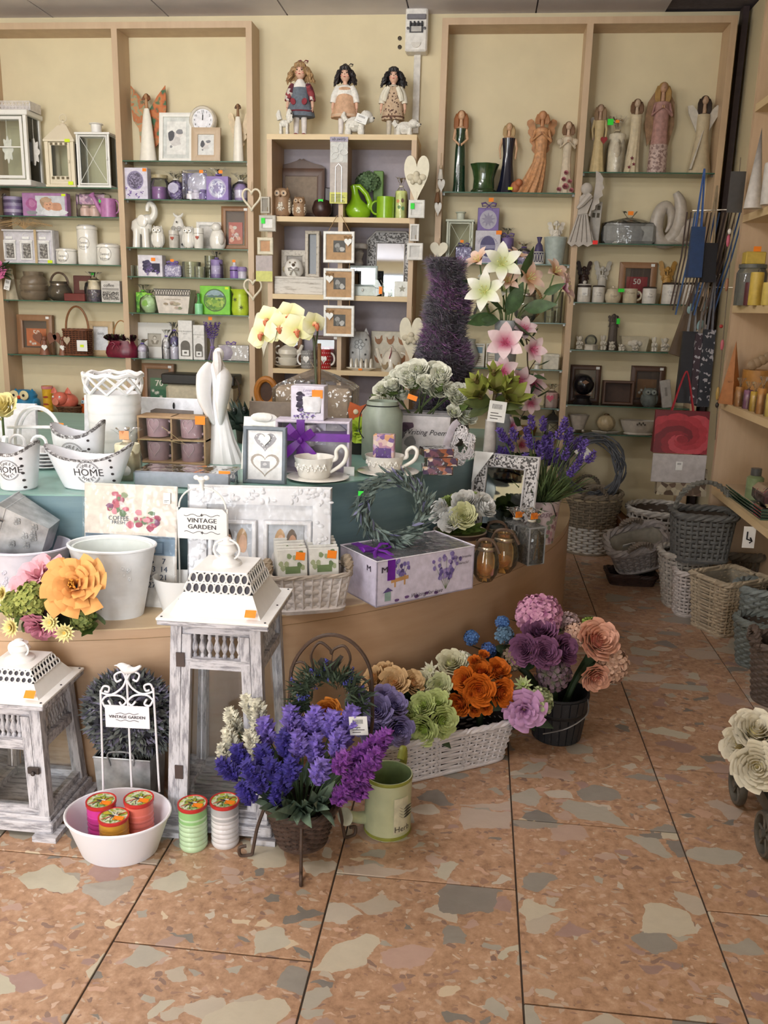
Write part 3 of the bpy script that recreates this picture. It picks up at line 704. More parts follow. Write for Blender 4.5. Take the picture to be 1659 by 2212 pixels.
def lily_petals(par,loc,d,R,mat,n=6,wd=.42,back=.45,roll=0,name='petal',cupz=.55,stam=None):
 base=M();base.ell((0,0,0),(R*.07,R*.07,R*.1),8,5)
 if stam:
  base.use(stam)
  for i in range(6):a=2*pi*i/6;base.Tb([(0,0,0),(R*.1*cos(a),R*.1*sin(a),R*.3),(R*.2*cos(a),R*.2*sin(a),R*.42)],[R*.014,R*.012,R*.03],5)
 fl_=Pa(par,'flower',base,mat if not stam else None);
 if stam:fl_.data.materials[0]=stam
 fl_.matrix_local=aim(loc,d,1,roll)
 m=M();nu,nv=2,6;vs=[];ts=[]
 for j in range(nv+1):
  v=j/nv;ww=R*wd*(sin(pi*(.06+.93*v**.85)))**.8
  for i in range(nu+1):
   u=i-1;vs.append((u*ww*.5,R*(v*.92),R*(cupz*v*(1.15-back*2*v*v)+.1*abs(u)*ww/R)));ts.append(v)
 m.put(vs,[(j*3+i,j*3+i+1,(j+1)*3+i+1,(j+1)*3+i)for j in range(nv)for i in range(2)],ts);me=m.mesh(name,mat)
 for i in range(n):
  o=link(bpy.data.objects.new(name,me));o.parent=fl_;o.rotation_euler=(rnd.uniform(-.12,.12)+(.1 if i%2 else-.05),0,2*pi*i/n)
 return fl_
def foliage(m,n,place,L,wd,q,bend=.25,jit=.6):
 for i in range(n):
  p,d=place(q);leaf(m,p,Vector(d)+Vector((q.uniform(-jit,jit),q.uniform(-jit,jit),q.uniform(-jit,jit))),L*q.uniform(.7,1.2),wd*q.uniform(.8,1.15),bend*q.uniform(-.5,1),q.uniform(0,6),.2,2,3)
 return m
def bow(par,name,loc,s,mat,rx=0,tails=True,rz=0):
 m=M()
 for k in(-1,1):
  m.mark();m.Tb([(0,0,0),(k*s*.5,-s*.1,s*.34),(k*s*.95,-s*.1,s*.2),(k*s*.9,-s*.06,-s*.1),(k*s*.4,0,-s*.08),(0,0,0)],[s*.05,s*.12,s*.17,s*.16,s*.1,s*.04],6,False,.35)
  if tails:m.Tb([(0,0,0),(k*s*.4,-s*.1,-s*.45),(k*s*.6,-s*.08,-s*.95)],[s*.05,s*.12,s*.13],6,False,.25)
 m.ell((0,-s*.04,0),(s*.12,s*.1,s*.13),8,6)
 return Pa(par,name,m,mat,loc=loc,rot=(rx,0,rz))
def cord(par,pts,r,mat,name='cord'):return Pa(par,name,M().Tb(pts,r,5),mat)
def Ht(par,loc,w,h,mat=None,rot=(0,0,0),lines=3,name='tag',bars=True):
 o=Pa(par,name,M().box((0,0,0),(w,.0012,h)),mat or PAPER,Sm=0,loc=loc,rot=rot);m=M()
 if bars:
  for i in range(9):m.Ft(Re(-w*.3+i*w*.065,-w*.3+i*w*.065+w*.03,h*.62,h*.85),-.001)
 for i in range(lines):m.Ft(Re(-w*.36,w*(.1+.22*(i%2)),h*(.14+.13*i),h*(.18+.13*i)),-.001)
 if m.v:Pa(o,'tag_print',m,C('55524e',.7),Sm=0)
 return o
YI=4.915
def blob(m,cx,cz,rx,rz,y,mat,n=12,q=None,j=.15):
 q=q or rnd;m.use(mat);ph=q.uniform(0,6);m.Ft([(cx+rx*(1+j*sin(3*a+ph))*cos(a),cz+rz*(1+j*sin(2*a+ph*2))*sin(a))for a in[2*pi*i/n for i in range(n)]],y)
def sleeping(m,w,h,y,z0):
 g,l,k=C('8d8d92',.7),C('d6d2d0',.7),C('5b5b61',.7)
 blob(m,-w*.08,z0+h*.42,w*.2,h*.16,y-.0001,l);blob(m,w*.1,z0+h*.55,w*.13,h*.1,y-.0002,C('e6e0dc',.7));blob(m,w*.12,z0+h*.6,w*.13,h*.07,y-.0003,g)
 blob(m,-w*.2,z0+h*.5,w*.12,h*.14,y-.0003,k);blob(m,w*.02,z0+h*.32,w*.15,h*.05,y-.0004,l);blob(m,-w*.2,z0+h*.24,w*.05,h*.03,y-.0002,g)
def lavprint(m,w,h,y,z0=0,n=14,seed=1):
 q=random.Random(seed)
 for i in range(n):
  x,z=q.uniform(-.4,.4)*w,z0+q.uniform(.08,.75)*h;m.use(C('7b8a5a',.7));m.Ft(Re(x-.0008,x+.0008,z-.12*h,z),y)
  for k in range(4):blob(m,x+q.uniform(-.012,.012)*w*4,z+k*.035*h,w*.035,h*.025,y-.0002-.0001*k,C(q.choice(('5c4684','7b62a6','8f78b8')),.7),7,q)
def SH(x0,x1,yt,z,Y=YI):return fitY(x0,x1,yt,z,Y)
WM=Wo('eceae6','a9a9a6',.3,(9,9,9),12,.45)
X,w,h=SH(298,335,192,ZR[0]);t=lady('fairy_statue','tall white fairy statue with orange and green moth wings',X,YI,ZR[0],h*.94,C('efe9dc',.35,.04),C('b98a62',.5),C('7a4a2c',.6),[(0,.14),(.2,.115),(.45,.09),(.65,.065),(.78,.04)],0,0,None,'none',hair_len=.02,headr=h*.04)
for s_,cm in((-1,C('b0764c',.5)),(1,C('c4703a',.5))):
 p=[(0,0),(s_*.05,.075),(s_*.098,.13),(s_*.1,.02),(s_*.09,-.05),(s_*.06,-.09),(s_*.055,-.16),(s_*.03,-.19),(s_*.018,-.1)]
 Pa(t,'wing',M().prism(p if s_>0 else p[::-1],.005,.03),Mo(['6d6a4a','b0764c','b86a3a','8a9a78','c08a5c']if s_<0 else['55704a','b87a4c','c4703a','b05c34','3f6b48'],22,.6,'NOISE'),loc=(0,0,h*.72))
X,w,h=SH(343,417,241,ZR[0])
Fr('photo_frame','large white photo frame with a pencil drawing of a sleeping baby',X,YI-.02,ZR[0],w,h,.022,C('f0eee8',.4,.03),C('d4d6d2',.6),lambda m,a,b,y,f:(m.use(C('e9e8e4',.6)),m.Ft(Re(-a*.36,a*.36,f+b*.1,f+b*.9),y),sleeping(m,a,b,y-.0006,f+.05*b)),.12)
X,w,h=SH(418,480,277,ZR[0])
Fr('photo_frame','small beige wooden photo frame with a baby picture under the clock',X,YI-.05,ZR[0],w,h,.035,wood('cdb79e','bda488',(6,6,2)),C('e2e2e0',.6),lambda m,a,b,y,f:sleeping(m,a*1.1,b*1.1,y,f),.1)
a=PY(432.5,256,YI-.03);r_=.076
t=Th('table_clock','round cream clock with a white dial above the small photo frame','clock',(a.x,YI+.01,a.z),rot=(-.08,0,0))
Pa(t,'case',M().Lt([(0,0),(r_,0),(r_,.02),(r_*.9,.03),(r_*.78,.026),(r_*.76,.018)],32).xf(LM((0,.02,0),rx=pi/2)),C('d8cfc0',.35))
Pa(t,'dial',M().Lt([(0,.019),(r_*.78,.019)],32).xf(LM((0,.02,0),rx=pi/2)),C('eeeef4',.3),Sm=0)
m=M();[text(m,str(k if k else 12),r_*.6*sin(2*pi*k/12),r_*.6*cos(2*pi*k/12),r_*.2,-.0005)for k in range(12)];Pa(t,'numerals',m,BLACK,Sm=0)
Pa(t,'hands',M().Ft([(-.002,0),(.002,0),(.001,r_*.5),(-.001,r_*.5)],-.001).Ft([(-.003,0),(.003,0),(.004,r_*.34),(.002,r_*.36)],-.0015),BLACK,Sm=0)
Pa(t,'easel',M().box((0,.03,-r_-.085),(.02,.006,.09)).box((0,.03,-r_-.087),(.07,.03,.004)),C('d8cfc0',.4))
X,w,h=SH(498,530,217,ZR[0]);t=lady('fairy_statue','slim white fairy statue with cream feather wings by the shelf edge',X,YI,ZR[0],h*.95,C('efe9dc',.35,.04),C('8d6a4a',.5),C('5f4330',.6),[(0,.1),(.3,.085),(.6,.07),(.78,.04)],0,0,None,'none',hair_len=.02,headr=h*.035)
wings(t,.0,h*.28,.07,h*.55,C('dcc7a6',.6),.02)
z=ZR[1];LAV=C('9784b4',.5,.12,60);DLAV=C('6b5796',.55,.2,60);PALE=C('cfc8dc',.5)
X,w,h=SH(274,326,365,z)
def lv1(m,w,h,y):
 m.use(C('8f86a8',.6));m.Ft(circ(22,w*.34,h*.3,0,h*.6),y);m.use(Mo(['5d5570','7d7490','4c455c','938aa8'],160));m.Ft(circ(22,w*.29,h*.26,0,h*.6),y-.0004);m.use(PALE);m.Ft(Re(-w*.28,w*.28,h*.08,h*.26),y);lavprint(m,w,h*.5,y-.0008,0,8,3)
t=Gb('fragrance_box','white lavender fragrance carton with an oval window beside the jar',X,YI-.02,z,w,.06,h,C('d9d4e4',.5),lv1);Sk(t,w*.4,-.034,h*.93,.022,.016)
X,w,h=SH(327,365,379,z);t=Th('candle_jar','glass jar half filled with purple wax on the lavender shelf','candle jar',(X,YI,z));r_=w/2
Pa(t,'glass',M().Lt([(0,0),(r_*.95,0),(r_,.01),(r_,h*.72),(r_*.8,h*.82),(r_*.8,h*.9)],22),Cl('eef0e8',.12));Pa(t,'wax',M().Lt([(0,.004),(r_*.93,.004),(r_*.93,h*.52),(0,h*.52)],20),C('8d4fa8',.4));Pa(t,'lid',M().Lt([(r_*.86,h*.86),(r_*.9,h*.87),(r_*.9,h),(0,h)],20),C('a89a78',.4))
X,w,h=SH(362,400,372,z);t=Th('potpourri_bag','round cellophane bag of purple potpourri with a white bow','gift bag',(X,YI,z));Pa(t,'potpourri',M().ell((0,0,h*.36),(w*.46,.05,h*.36),14,9),Mo(['4f3f78','6d5a9c','8b7ab6','b9aed0'],120));Pa(t,'oval_label',M().Ft(circ(18,w*.3,h*.18,0,h*.42),-.052),C('b9b4cc',.5),Sm=0);Ce(t,w,.11,h,neck=.74,tie=C('e6dfd0',.5))
X,w,h=SH(400,453,370,z);t=Th('gift_set','wrapped lavender bath gift set with bowl and two small jars','gift set',(X,YI,z))
Pa(t,'back_card',M().box((0,.045,0),(w,.01,h*.98)),C('8a86b0',.5),Sm=0);Pa(t,'bowl',M().Lt([(0,0),(w*.42,.006),(w*.44,.02),(w*.3,.03),(0,.03)],24).xf(LM((0,.035,h*.58),rx=pi/2)),C('b5b4c8',.3))
for k,(dx,rr,hh,hx)in enumerate(((-.035,.02,.05,'e5e2ea'),(0,.026,.055,'cfcade'),(.04,.026,.058,'6b5a9c'))):Pa(t,'small_jar',M().Lt([(0,0),(rr,0),(rr,hh*.7),(rr*.6,hh*.8),(rr*.7,hh),(0,hh)],14,c=(dx,-.02,0)),C(hx,.3))
Pa(t,'wrapping',M().box((0,0,0),(w*1.02,.11,h),.006),CELLO);Sk(t,w*.3,-.058,h*.94,.022,.016)
X,w,h=SH(453,500,384,z)
def lv2(m,w,h,y):m.use(C('b9b2cf',.5));m.Ft(circ(24,w*.4,h*.4,0,h*.5),y);m.use(Mo(['b4b6cc','8e88b0','d9d9e4'],90));m.Ft(circ(24,w*.34,h*.34,0,h*.5),y-.0003);m.use(C('8d83ae',.5));m.Ft(star(w*.24,6,.6),y-.0006)
t=Gb('fragrance_box','square purple carton with a pale rosette next to the bath gift set',X,YI-.03,z,w,.06,h,C('8f78b8',.5),lambda m,w,h,y:(lv2(m,w,h,y),[m.v.__setitem__(i,(m.v[i][0],m.v[i][1],m.v[i][2]+h*.5))for i in range(len(m.v)-12,len(m.v))]));Ce(t,w*1.05,.07,h*1.35,neck=.8,tie=C('6f5a9e',.5));Sk(t,.02,-.03,h*1.18,.022,.016)
X,w,h=SH(502,540,375,z);t=Th('potpourri_bag','purple soap jar in a cellophane bag at the end of the lavender shelf','gift bag',(X,YI,z));Pa(t,'jar',M().Lt([(0,0),(w*.36,0),(w*.36,h*.5),(w*.26,h*.58),(w*.26,h*.62),(0,h*.62)],18),LAV);Pa(t,'band',M().Lt([(w*.365,h*.12),(w*.365,h*.4)],18),PALE);Ce(t,w,.1,h,neck=.74,tie=WHITE)
z=ZR[2];WC=C('eae6de',.16,.03,coat=.5)
X,w,h=SH(283,338,437,z);t=Th('elephant_figurine','white ceramic elephant with its trunk raised in a loop','figurine',(X,YI,z))
m=M();m.Lt([(0,h*.3),(w*.3,h*.3),(w*.42,h*.42),(w*.38,h*.58),(w*.2,h*.66),(0,h*.67)],18,1,.7,c=(-w*.08,.0,0));m.ell((w*.18,-.005,h*.62),(w*.26,.04,h*.12),14,9)
Pa(t,'body',m,WC)
for sx in(-.26,.12):
 for sy in(-.022,.026):Pa(t,'leg',M().Tb([(w*sx,sy,0),(w*sx*.9,sy,h*.25),(w*sx*.8,sy,h*.42)],[w*.15,w*.14,w*.17],12),WC)
Pa(t,'trunk',M().crv([(w*.33,-.01,h*.64),(w*.46,-.01,h*.74),(w*.44,-.01,h*.9),(w*.3,-.01,h*.97),(w*.2,-.01,h*.9),(w*.18,-.012,h*.8)],[w*.16,w*.13,w*.11,w*.1,w*.09,w*.07],10),WC)
for sy in(-1,1):Pa(t,'ear',M().ell((w*.03,sy*.04,h*.58),(w*.2,.006,h*.14),12,8),WC)
def owl(name,label,X,Y,z,w,h,body,eye,beak,cat='owl figurine',group=None,chest=None):
 t=Th(name,label,cat,(X,Y,z),0,group);Pa(t,'body',M().Lt([(0,0),(w*.3,0),(w*.44,h*.12),(w*.5,h*.36),(w*.43,h*.58),(w*.46,h*.74),(w*.38,h*.88),(w*.18,h*.95),(0,h*.96)],20,1,.8),body)
 for s_ in(-1,1):
  Pa(t,'ear_tuft',M().Lt([(w*.11,0),(w*.05,h*.06),(0,h*.13)],8,c=(s_*w*.3,0,h*.87)),body)
  e=Pa(t,'eye',M().Lt([(0,.006),(w*.15,.004),(w*.17,0)],14).xf(LM((s_*w*.18,-w*.36,h*.76),rx=pi/2)),eye);Pa(e,'pupil',M().Lt([(0,.008),(w*.05,.0065)],10).xf(LM((s_*w*.18,-w*.362,h*.76),rx=pi/2)),BLACK)
  Pa(t,'wing',M().ell((s_*w*.43,-.0,h*.38),(w*.1,w*.25,h*.26),10,8),chest or body)
  Pa(t,'foot',M().ell((s_*w*.17,-w*.34,h*.03),(w*.12,w*.1,h*.035),8,5),beak)
 Pa(t,'beak',M().Lt([(w*.07,0),(w*.04,.008),(0,.016)],8).xf(LM((0,-w*.38,h*.68),rx=pi/2)),beak)
 if chest:Pa(t,'breast',M().ell((0,-w*.12,h*.34),(w*.36,w*.29,h*.28),14,9),chest)
 return t
X,w,h=SH(333,359,487,z);owl('owl_figurine','small white ceramic owl standing beside the elephant',X,YI-.03,z,w,h,WC,WC,C('c9bfae',.3))
X,w,h=SH(362,402,459,z);t=Th('ceramic_vase','white openwork ceramic vase with little horns and round swirls behind the heart cup','vase',(X,YI+.03,z));Pa(t,'body',M().Lt([(0,0),(w*.48,0),(w*.5,h*.1),(w*.4,h*.5),(w*.22,h*.82),(w*.1,h*.9),(0,h*.91)],20,1,.6),WC)
for s_ in(-1,1):Pa(t,'horn',M().Tb([(0,0,h*.88),(s_*w*.18,0,h*.93),(s_*w*.26,0,h)],[w*.09,w*.07,w*.03],7),WC)
for k,(dx,dz)in enumerate(((-.18,.55),(.12,.55))):Pa(t,'swirl',M().Tb([(w*dx+w*.14*(1-i/22)*cos(i*.55),-.035-.0,h*dz+w*.14*(1-i/22)*sin(i*.55))for i in range(20)],.0022,5),C('9d9a96',.4))
Pa(t,'cutouts',M().Ft(star(.007,5,.6),0).xf(LM((.0,-.03,h*.74))).mark().Ft(star(.007,5,.6),0).xf(LM((w*.36,-.036,h*.3))).mark().Ft(star(.008,5,.6),0).xf(LM((w*.3,-.04,h*.12))),C('3a3634',.6),Sm=0)
def heartcup(X,w,h,label,m_):
 t=mug('heart_cup',label,X,YI-.055,z,w*.42,h,m_,rz=2.2,flare=1.05,cat='cup');Pa(t,'heart_tag',M().prism(heart(.02,.02),.004,-w*.42-.006),C('a8452e',.5),loc=(.0,0,h*.42)).rotation_euler=(0,0,-2.2)
 Pa(t,'cord_band',M().Lt([(w*.43,h*.72),(w*.445,h*.735),(w*.43,h*.75)],20),C('4d4038',.7))
X,w,h=SH(372,395,500,z);heartcup(X,w,h,'small grey cup with a red heart tag on the white ceramics shelf',C('cfc9c0',.3))
X,w,h=SH(399,425,488,z);owl('owl_figurine','small white ceramic owl between the two heart cups',X,YI-.03,z,w,h,WC,WC,C('c9bfae',.3))
X,w,h=SH(425,448,495,z);heartcup(X,w,h,'white cup with a red heart tag beside the ceramic bird',WC)
X,w,h=SH(417,477,477,z);t=Fr('photo_frame','plain white square frame half hidden behind the ceramic bird',X,YI+.05,z,w,h,.02,C('eeebe6',.4),C('d8d4ce',.5),None,.06)
X,w,h=SH(455,490,482,z);t=Th('bird_figurine','plump white ceramic bird turned aside beside the brown candle frame','figurine',(X,YI-.02,z));Pa(t,'body',M().Lt([(0,0),(w*.38,0),(w*.48,h*.14),(w*.5,h*.36),(w*.38,h*.62),(w*.26,h*.74),(0,h*.8)],18,1,.8),WC);Pa(t,'head',M().ell((-w*.03,-.01,h*.82),(w*.3,w*.28,h*.18),14,10),WC);Pa(t,'beak',M().Tb([(-w*.28,-.015,h*.83),(-w*.42,-.018,h*.8)],[.007,.001],7),WC);Pa(t,'wing',M().ell((w*.3,-.02,h*.38),(w*.18,w*.3,h*.24),12,8),WC)
def boxframe(name,label,X,Y,z,w,h,fm,bg,num,col,seed=1,candle=False):
 def art(m,a,b,y,f):
  q=random.Random(seed);m.use(bg);m.Ft(Re(-a*.42,a*.42,f+b*.06,f+b*.72),y);lt=C('f0e6dc',.6)
  m.use(lt)
  if num:text(m,num,0,f+b*.55,b*.27,y-.0008,bold=.02)
  for k in range(4):cx_,cz_=q.uniform(-.3,.3)*a,f+q.uniform(.12,.36)*b;p=star(b*.075,7,.35);m.Ft([(cx_+u,cz_+v)for u,v in p],y-.0006)
 t=Fr(name,label,X,Y,z,w,h,w*.16,fm,C('5b4438',.6),None if candle else art,.04,0,.03,'picture frame',pane=True)
 Sk(t,w*.38,-.0012,h*.93,.02,.014,PAPER);return t
BRN=wood('9c7454','86603f',(5,5,2));DBR=wood('5e4232','4c3426',(5,5,2))
X,w,h=SH(477,537,445,z);t=boxframe('shadow_box','brown box frame holding a red flower candle behind glass',X,YI+.0,z,w,h,BRN,None,None,None,1,True);Pa(t,'candle',M().box((0,.018,h*.14),(w*.5,.012,h*.5)),C('b03a2c',.5));m=M();lt=C('e0a090',.6);[blob(m,rnd.uniform(-.18,.18)*w,h*rnd.uniform(.2,.58),w*.07,w*.07,.0115-.0001*k,lt if k%2 else C('d8cfc4',.6))for k in range(8)];Pa(t,'print',m,Sm=0);bow(t,'ribbon_bow',(.0,.006,h*.34),.02,C('e8c8c8',.5))
z=ZR[3]
for k,(x0,x1,y0)in enumerate(((279,292,573),(294,306,574))):
 X,w,h=SH(x0,x1,y0,z);solo('tealight_glass','small clear tealight glass with lettering by the shelf divider','glass',M().Lt([(0,0),(w*.46,0),(w*.5,h),(w*.46,h),(w*.42,.006),(0,.006)],16),Cl('e8e8d8',.22),(X,YI,z),group='clear tealight glasses by the divider')
X,w,h=SH(306,358,552,z)
def lv3(m,w,h,y):m.use(C('4b4262',.7));[blob(m,w*(-.12+.1*sin(k*2.1)),h*(.25+.05*k),w*.12,h*.08,y-.0001*k,C(('4b4262','5d5278','3e3752')[k%3],.7))for k in range(10)];m.use(C('332e44',.7));m.Ft(Re(w*.05,w*.4,h*.2,h*.62),y);lavprint(m,w,h*.6,y-.0016,0,8,5)
t=Gb('lavender_box','white lavender carton with a dark flower print above the green shelf',X,YI-.02,z,w,.06,h,C('dbd6de',.5),lv3);Sk(t,w*.14,-.0325,h*.8,.024,.018)
X,w,h=SH(358,395,562,z);t=Th('lavender_sachet','embossed silver lavender sachet tied with a purple bow','sachet',(X,YI-.01,z));Pa(t,'pouch',M().box((0,0,0),(w*.95,.035,h*.72),.008),Mo(['b4aec6','9c96b2','cfcada','8b84a6'],140,.35));Pa(t,'neck',M().Lt([(w*.28,h*.7),(w*.16,h*.78),(w*.3,h*.95)],14,1,.5),C('a79cc0',.5));bow(t,'ribbon_bow',(0,-.012,h*.78),.035,C('6f5a9e',.5));Sk(t,.0,-.018,h*.97,.02,.014)
for k,(x0,x1,y0,lb)in enumerate(((395,434,566,'wide frosted tealight glass with lettering beside the silver sachet'),(426,450,577,'low frosted tealight glass with lettering in front of the tall one'),(438,462,552,'tall frosted glass with lettering behind the purple pillar candle'))):
 X,w,h=SH(x0,x1,y0,z);t=Th('tealight_glass',lb,'glass',(X,YI+(.0,-.045,.04)[k],z));Pa(t,'glass',M().Lt([(0,0),(w*.47,0),(w*.5,h),(w*.47,h),(w*.44,.006),(0,.006)],18),Cl('dedfc8',.38));m=M();[text(m,s_,0,h*(.75-.16*i),h*.12,wrap=(0,0,w*.5+.0005),slant=.2)for i,s_ in enumerate(('you','baby','little','thing'))];Pa(t,'lettering',m,C('5a584c',.7),Sm=0)
X,w,h=SH(457,485,557,z);t=Pi('pillar_candle','purple pillar candle in cellophane on the tealight shelf',X,YI-.02,z,w*.46,h*.9,C('8f7cae',.45),cel=True,tiem=C('7a68a0',.5));Pa(t,'label',M().Lt([(w*.465,h*.2),(w*.465,h*.6)],20),C('b3a8c6',.5))
X,w,h=SH(497,519,560,z);t=Pi('bath_bottle','small purple bath bottle tied with twine',X,YI-.01,z,w*.44,h*.62,C('8a6fb0',.3),cat='bottle',wick=False);Pa(t,'neck',M().Lt([(w*.3,h*.6),(w*.16,h*.7),(w*.16,h*.84),(0,h*.84)],14),C('d8d4dc',.3));Sk(t,0,-.012,h*.9,.018,.014);Pa(t,'twine',M().Lt([(w*.46,h*.4),(w*.49,h*.42),(w*.46,h*.44)],16),BLACK)
X,w,h=SH(516,536,577,z);t=Pi('candle_jar','small purple and white candle jar at the end of the tealight shelf',X,YI-.02,z,w*.46,h*.66,C('c9c4d2',.3),wick=False,cat='candle jar');Pa(t,'lid',M().Lt([(w*.5,h*.62),(w*.5,h*.9),(w*.4,h),(0,h)],18),LAV)
z=ZR[4];GRN=C('6fbe2c',.5)
X,w,h=SH(290,322,614,z);t=Th('gift_bag','bright green box in a cellophane bag behind the pale green candle ball','gift bag',(X,YI+.03,z));Pa(t,'box',M().box((0,0,0),(w*.8,.05,h*.72),.003),Mo(['7ac832','5aa52a','9bd84c'],60));Ce(t,w,.07,h,tie=GRN,neck=.78)
X,w,h=SH(309,348,628,z);t=Th('ball_candle','pale green ball candle with a leaf print in cellophane','candle',(X,YI-.03,z));Pa(t,'wax',M().Lt([(0,0),(w*.25,.002)]+[(w*.48*sin(pi*k/10),w*.48-w*.48*cos(pi*k/10))for k in range(2,10)]+[(0,w*.94)],20),C('b9d8a0',.4));m=M();blob(m,-w*.08,w*.5,w*.16,w*.16,-w*.485,C('7fb53c',.5));Pa(t,'leaf_print',m,Sm=0);Ce(t,w,w,h*1.05,tie=C('8fce3c',.5),neck=.8)
X,w,h=SH(343,421,626,z);t=Th('metal_planter','flared rectangular metal planter with lattice rim and landscape print','planter',(X,YI-.02,z));q=.8
m=M();a_,b_=w/2,.05;vs=[(sx*a_*q,sy*b_*q,0)for sx,sy in((-1,-1),(1,-1),(1,1),(-1,1))]+[(sx*a_,sy*b_,h)for sx,sy in((-1,-1),(1,-1),(1,1),(-1,1))];m.put(vs,[(3,2,1,0),(0,1,5,4),(1,2,6,5),(2,3,7,6),(3,0,4,7)]);Pa(t,'trough',m,C('d9cfc4',.4),Sm=0)
m=M()
for i in range(15):
 for s_ in(-1,1):x=-a_*.93+a_*1.86*i/14;m.Tb([(x-s_*.005,-b_-.001,h*.76),(x+s_*.006,-b_-.004,h*.97)],.0014,4)
m.Tb([(-a_,-b_-.002,h),(a_,-b_-.002,h)],.003,5);m.Tb([(-a_*.95,-b_+.001,h*.75),(a_*.95,-b_+.001,h*.75)],.002,5);Pa(t,'lattice_rim',m,C('7c7a76',.4,metal=.6))
m=M();[blob(m,w*rnd.uniform(-.2,.2),h*rnd.uniform(.2,.5),w*.06,h*.05,-b_*.93-.002-.0002*k,C(('b5a890','8f9478','c2ad9c','9a8a74')[k%4],.7))for k in range(9)];text(m,'Cotton Fruit Garden',0,h*.6,h*.085,-b_*.96-.002,slant=.2);Pa(t,'print',m,Sm=0)
X,w,h=SH(427,446,633,z);t=Pi('candle_bottle','small green candle bottle in front of the green boxed plate',X,YI-.055,z,w*.44,h*.5,C('8fd9a0',.3),wick=False,cat='bottle');Pa(t,'neck',M().Lt([(w*.3,h*.5),(w*.14,h*.62),(w*.14,h*.8),(w*.2,h*.95),(0,h)],14),C('4f9a4a',.3))
X,w,h=SH(436,500,618,z)
def gr(m,w,h,y):m.use(C('4b6c2c',.5));m.Ft(circ(26,w*.38,h*.4,0,h*.5),y);m.use(Mo(['6f9a34','8fae3c','55802c','a9c058'],70));m.Ft(circ(26,w*.35,h*.36,0,h*.5),y-.0004);m.use(C('8fa6ae',.5));m.Ft([p for p in circ(26,w*.35,h*.36,0,h*.5)if p[1]>h*.62],y-.0008);m.use(C('55706a',.5));m.Ft([(-w*.33,h*.6),(-w*.1,h*.7),(w*.05,h*.63),(w*.2,h*.72),(w*.33,h*.6)],y-.0012)
t=Gb('plate_box','bright green carton with a round landscape plate showing through',X,YI-.01,z,w,.04,h,C('79c92c',.45),gr);Sk(t,w*.4,-.022,h*.93,.02,.013,LIME)
X,w,h=SH(500,541,625,z);t=Th('oil_burner','lime green ceramic oil burner with cut-out daisies','oil burner',(X,YI-.01,z));LG=C('b8cf3a',.3);Pa(t,'body',M().Lt([(0,0),(w*.4,0),(w*.46,h*.2),(w*.4,h*.7),(w*.36,h*.8),(w*.5,h),(w*.46,h),(w*.34,h*.84),(0,h*.84)],22,1,.85),LG);m=M()
for dx,dz in((-.18,.6),(.14,.3)):m.mark();m.Ft(star(w*.14,6,.3),0).xf(LM((w*dx,-w*.4,h*dz)))
Pa(t,'cutouts',m,C('4a5220',.6),Sm=0)
z=ZR[5]
X,w,h=SH(291,365,697,z)
def house(m,a,b,y,f):m.use(C('b9b2a4',.6));m.Ft(Re(-a*.4,a*.4,f+b*.05,f+b*.95),y);m.use(C('8f8676',.6));m.Ft(circ(12,a*.14,a*.14,-a*.02,f+b*.7),y-.0004);m.Ft([(-a*.28,f+b*.5),(a*.3,f+b*.5),(a*.2,f+b*.2),(-a*.2,f+b*.2)],y-.0004);m.use(C('d6cfc2',.6));m.Ft(circ(10,a*.1,a*.1,-a*.02,f+b*.66),y-.0008);m.Ft([(-a*.14,f+b*.5),(a*.14,f+b*.5),(0,f+b*.24)],y-.0008)
Fr('photo_frame','chunky whitewashed plank frame with a sepia drawing on the lavender shelf',X,YI+.03,z,w,h,w*.3,Wo('dddad4','8e8880',.33,(9,9,2),10),C('b9b2a4',.6),house,.1)
def lbag(label,x0,x1,yt,ball,jar,dy=0,seed=1):
 X,w,h=SH(x0,x1,yt,z);t=Th('lavender_bag',label,'gift bag',(X,YI-.035+dy,z));Pa(t,'jar',M().Lt([(0,0),(w*.4,0),(w*.4,h*.34),(0,h*.34)],16),jar);Pa(t,'ball',M().ell((0,0,h*.48),(w*.42,w*.42,w*.44),14,9),ball);Ce(t,w,w,h,tie=C('6a5aa0',.5),neck=.78,seed=seed)
lbag('cellophane bag with a pale lavender jar in front of the plank frame',305,328,732,PALE,C('c8c6cc',.3),-.02,2)
lbag('cellophane bag with a grey candle jar beside the purple potpourri ball',355,374,712,C('c9c6c8',.4),C('b9b6b8',.3),0,3)
lbag('cellophane bag topped by a dark purple potpourri ball on a ribboned jar',368,393,696,Mo(['3c3468','55488a','2f2852'],140),C('cfcad8',.3),.01,4)
def archbox(label,x0,x1,yt):
 X,w,h=SH(x0,x1,yt,z)
 def art(m,w,h,y):m.use(C('6b665e',.6));m.Ft([(-w*.34,h*.08),(w*.34,h*.08),(w*.34,h*.36)]+[(w*.34*cos(a),h*.36+w*.34*sin(a))for a in[pi*i/10 for i in range(1,10)]]+[(-w*.34,h*.36)],y);m.use(PAPER);m.Ft(Re(-w*.24,w*.24,h*.1,h*.24),y-.0004);m.use(C('6a6660',.6));m.Ft(Re(-w*.1,w*.1,h*.15,h*.2),y-.0008);text(m,'HOME FRAGRANCE',0,h*.72,w*.12,y);text(m,'diffuser',0,h*.66,w*.1,y)
 Gb('diffuser_box',label,X,YI-.02,z,w,.055,h,C('e2dfdb',.45),art)
archbox('tall white room diffuser carton with an arched window',391,421,692);archbox('shorter white room diffuser carton with an arched window',423,447,702)
X,w,h=SH(447,474,686,z);t=Th('lavender_posy','small standing posy of purple lavender tied at the waist','posy',(X,YI-.02,z));m=M()
for k in range(9):a=2*pi*k/9;Sp(m,(.012*cos(a),.012*sin(a),h*.5),(.35*cos(a),.35*sin(a),1),h*.42,.012,22,k)
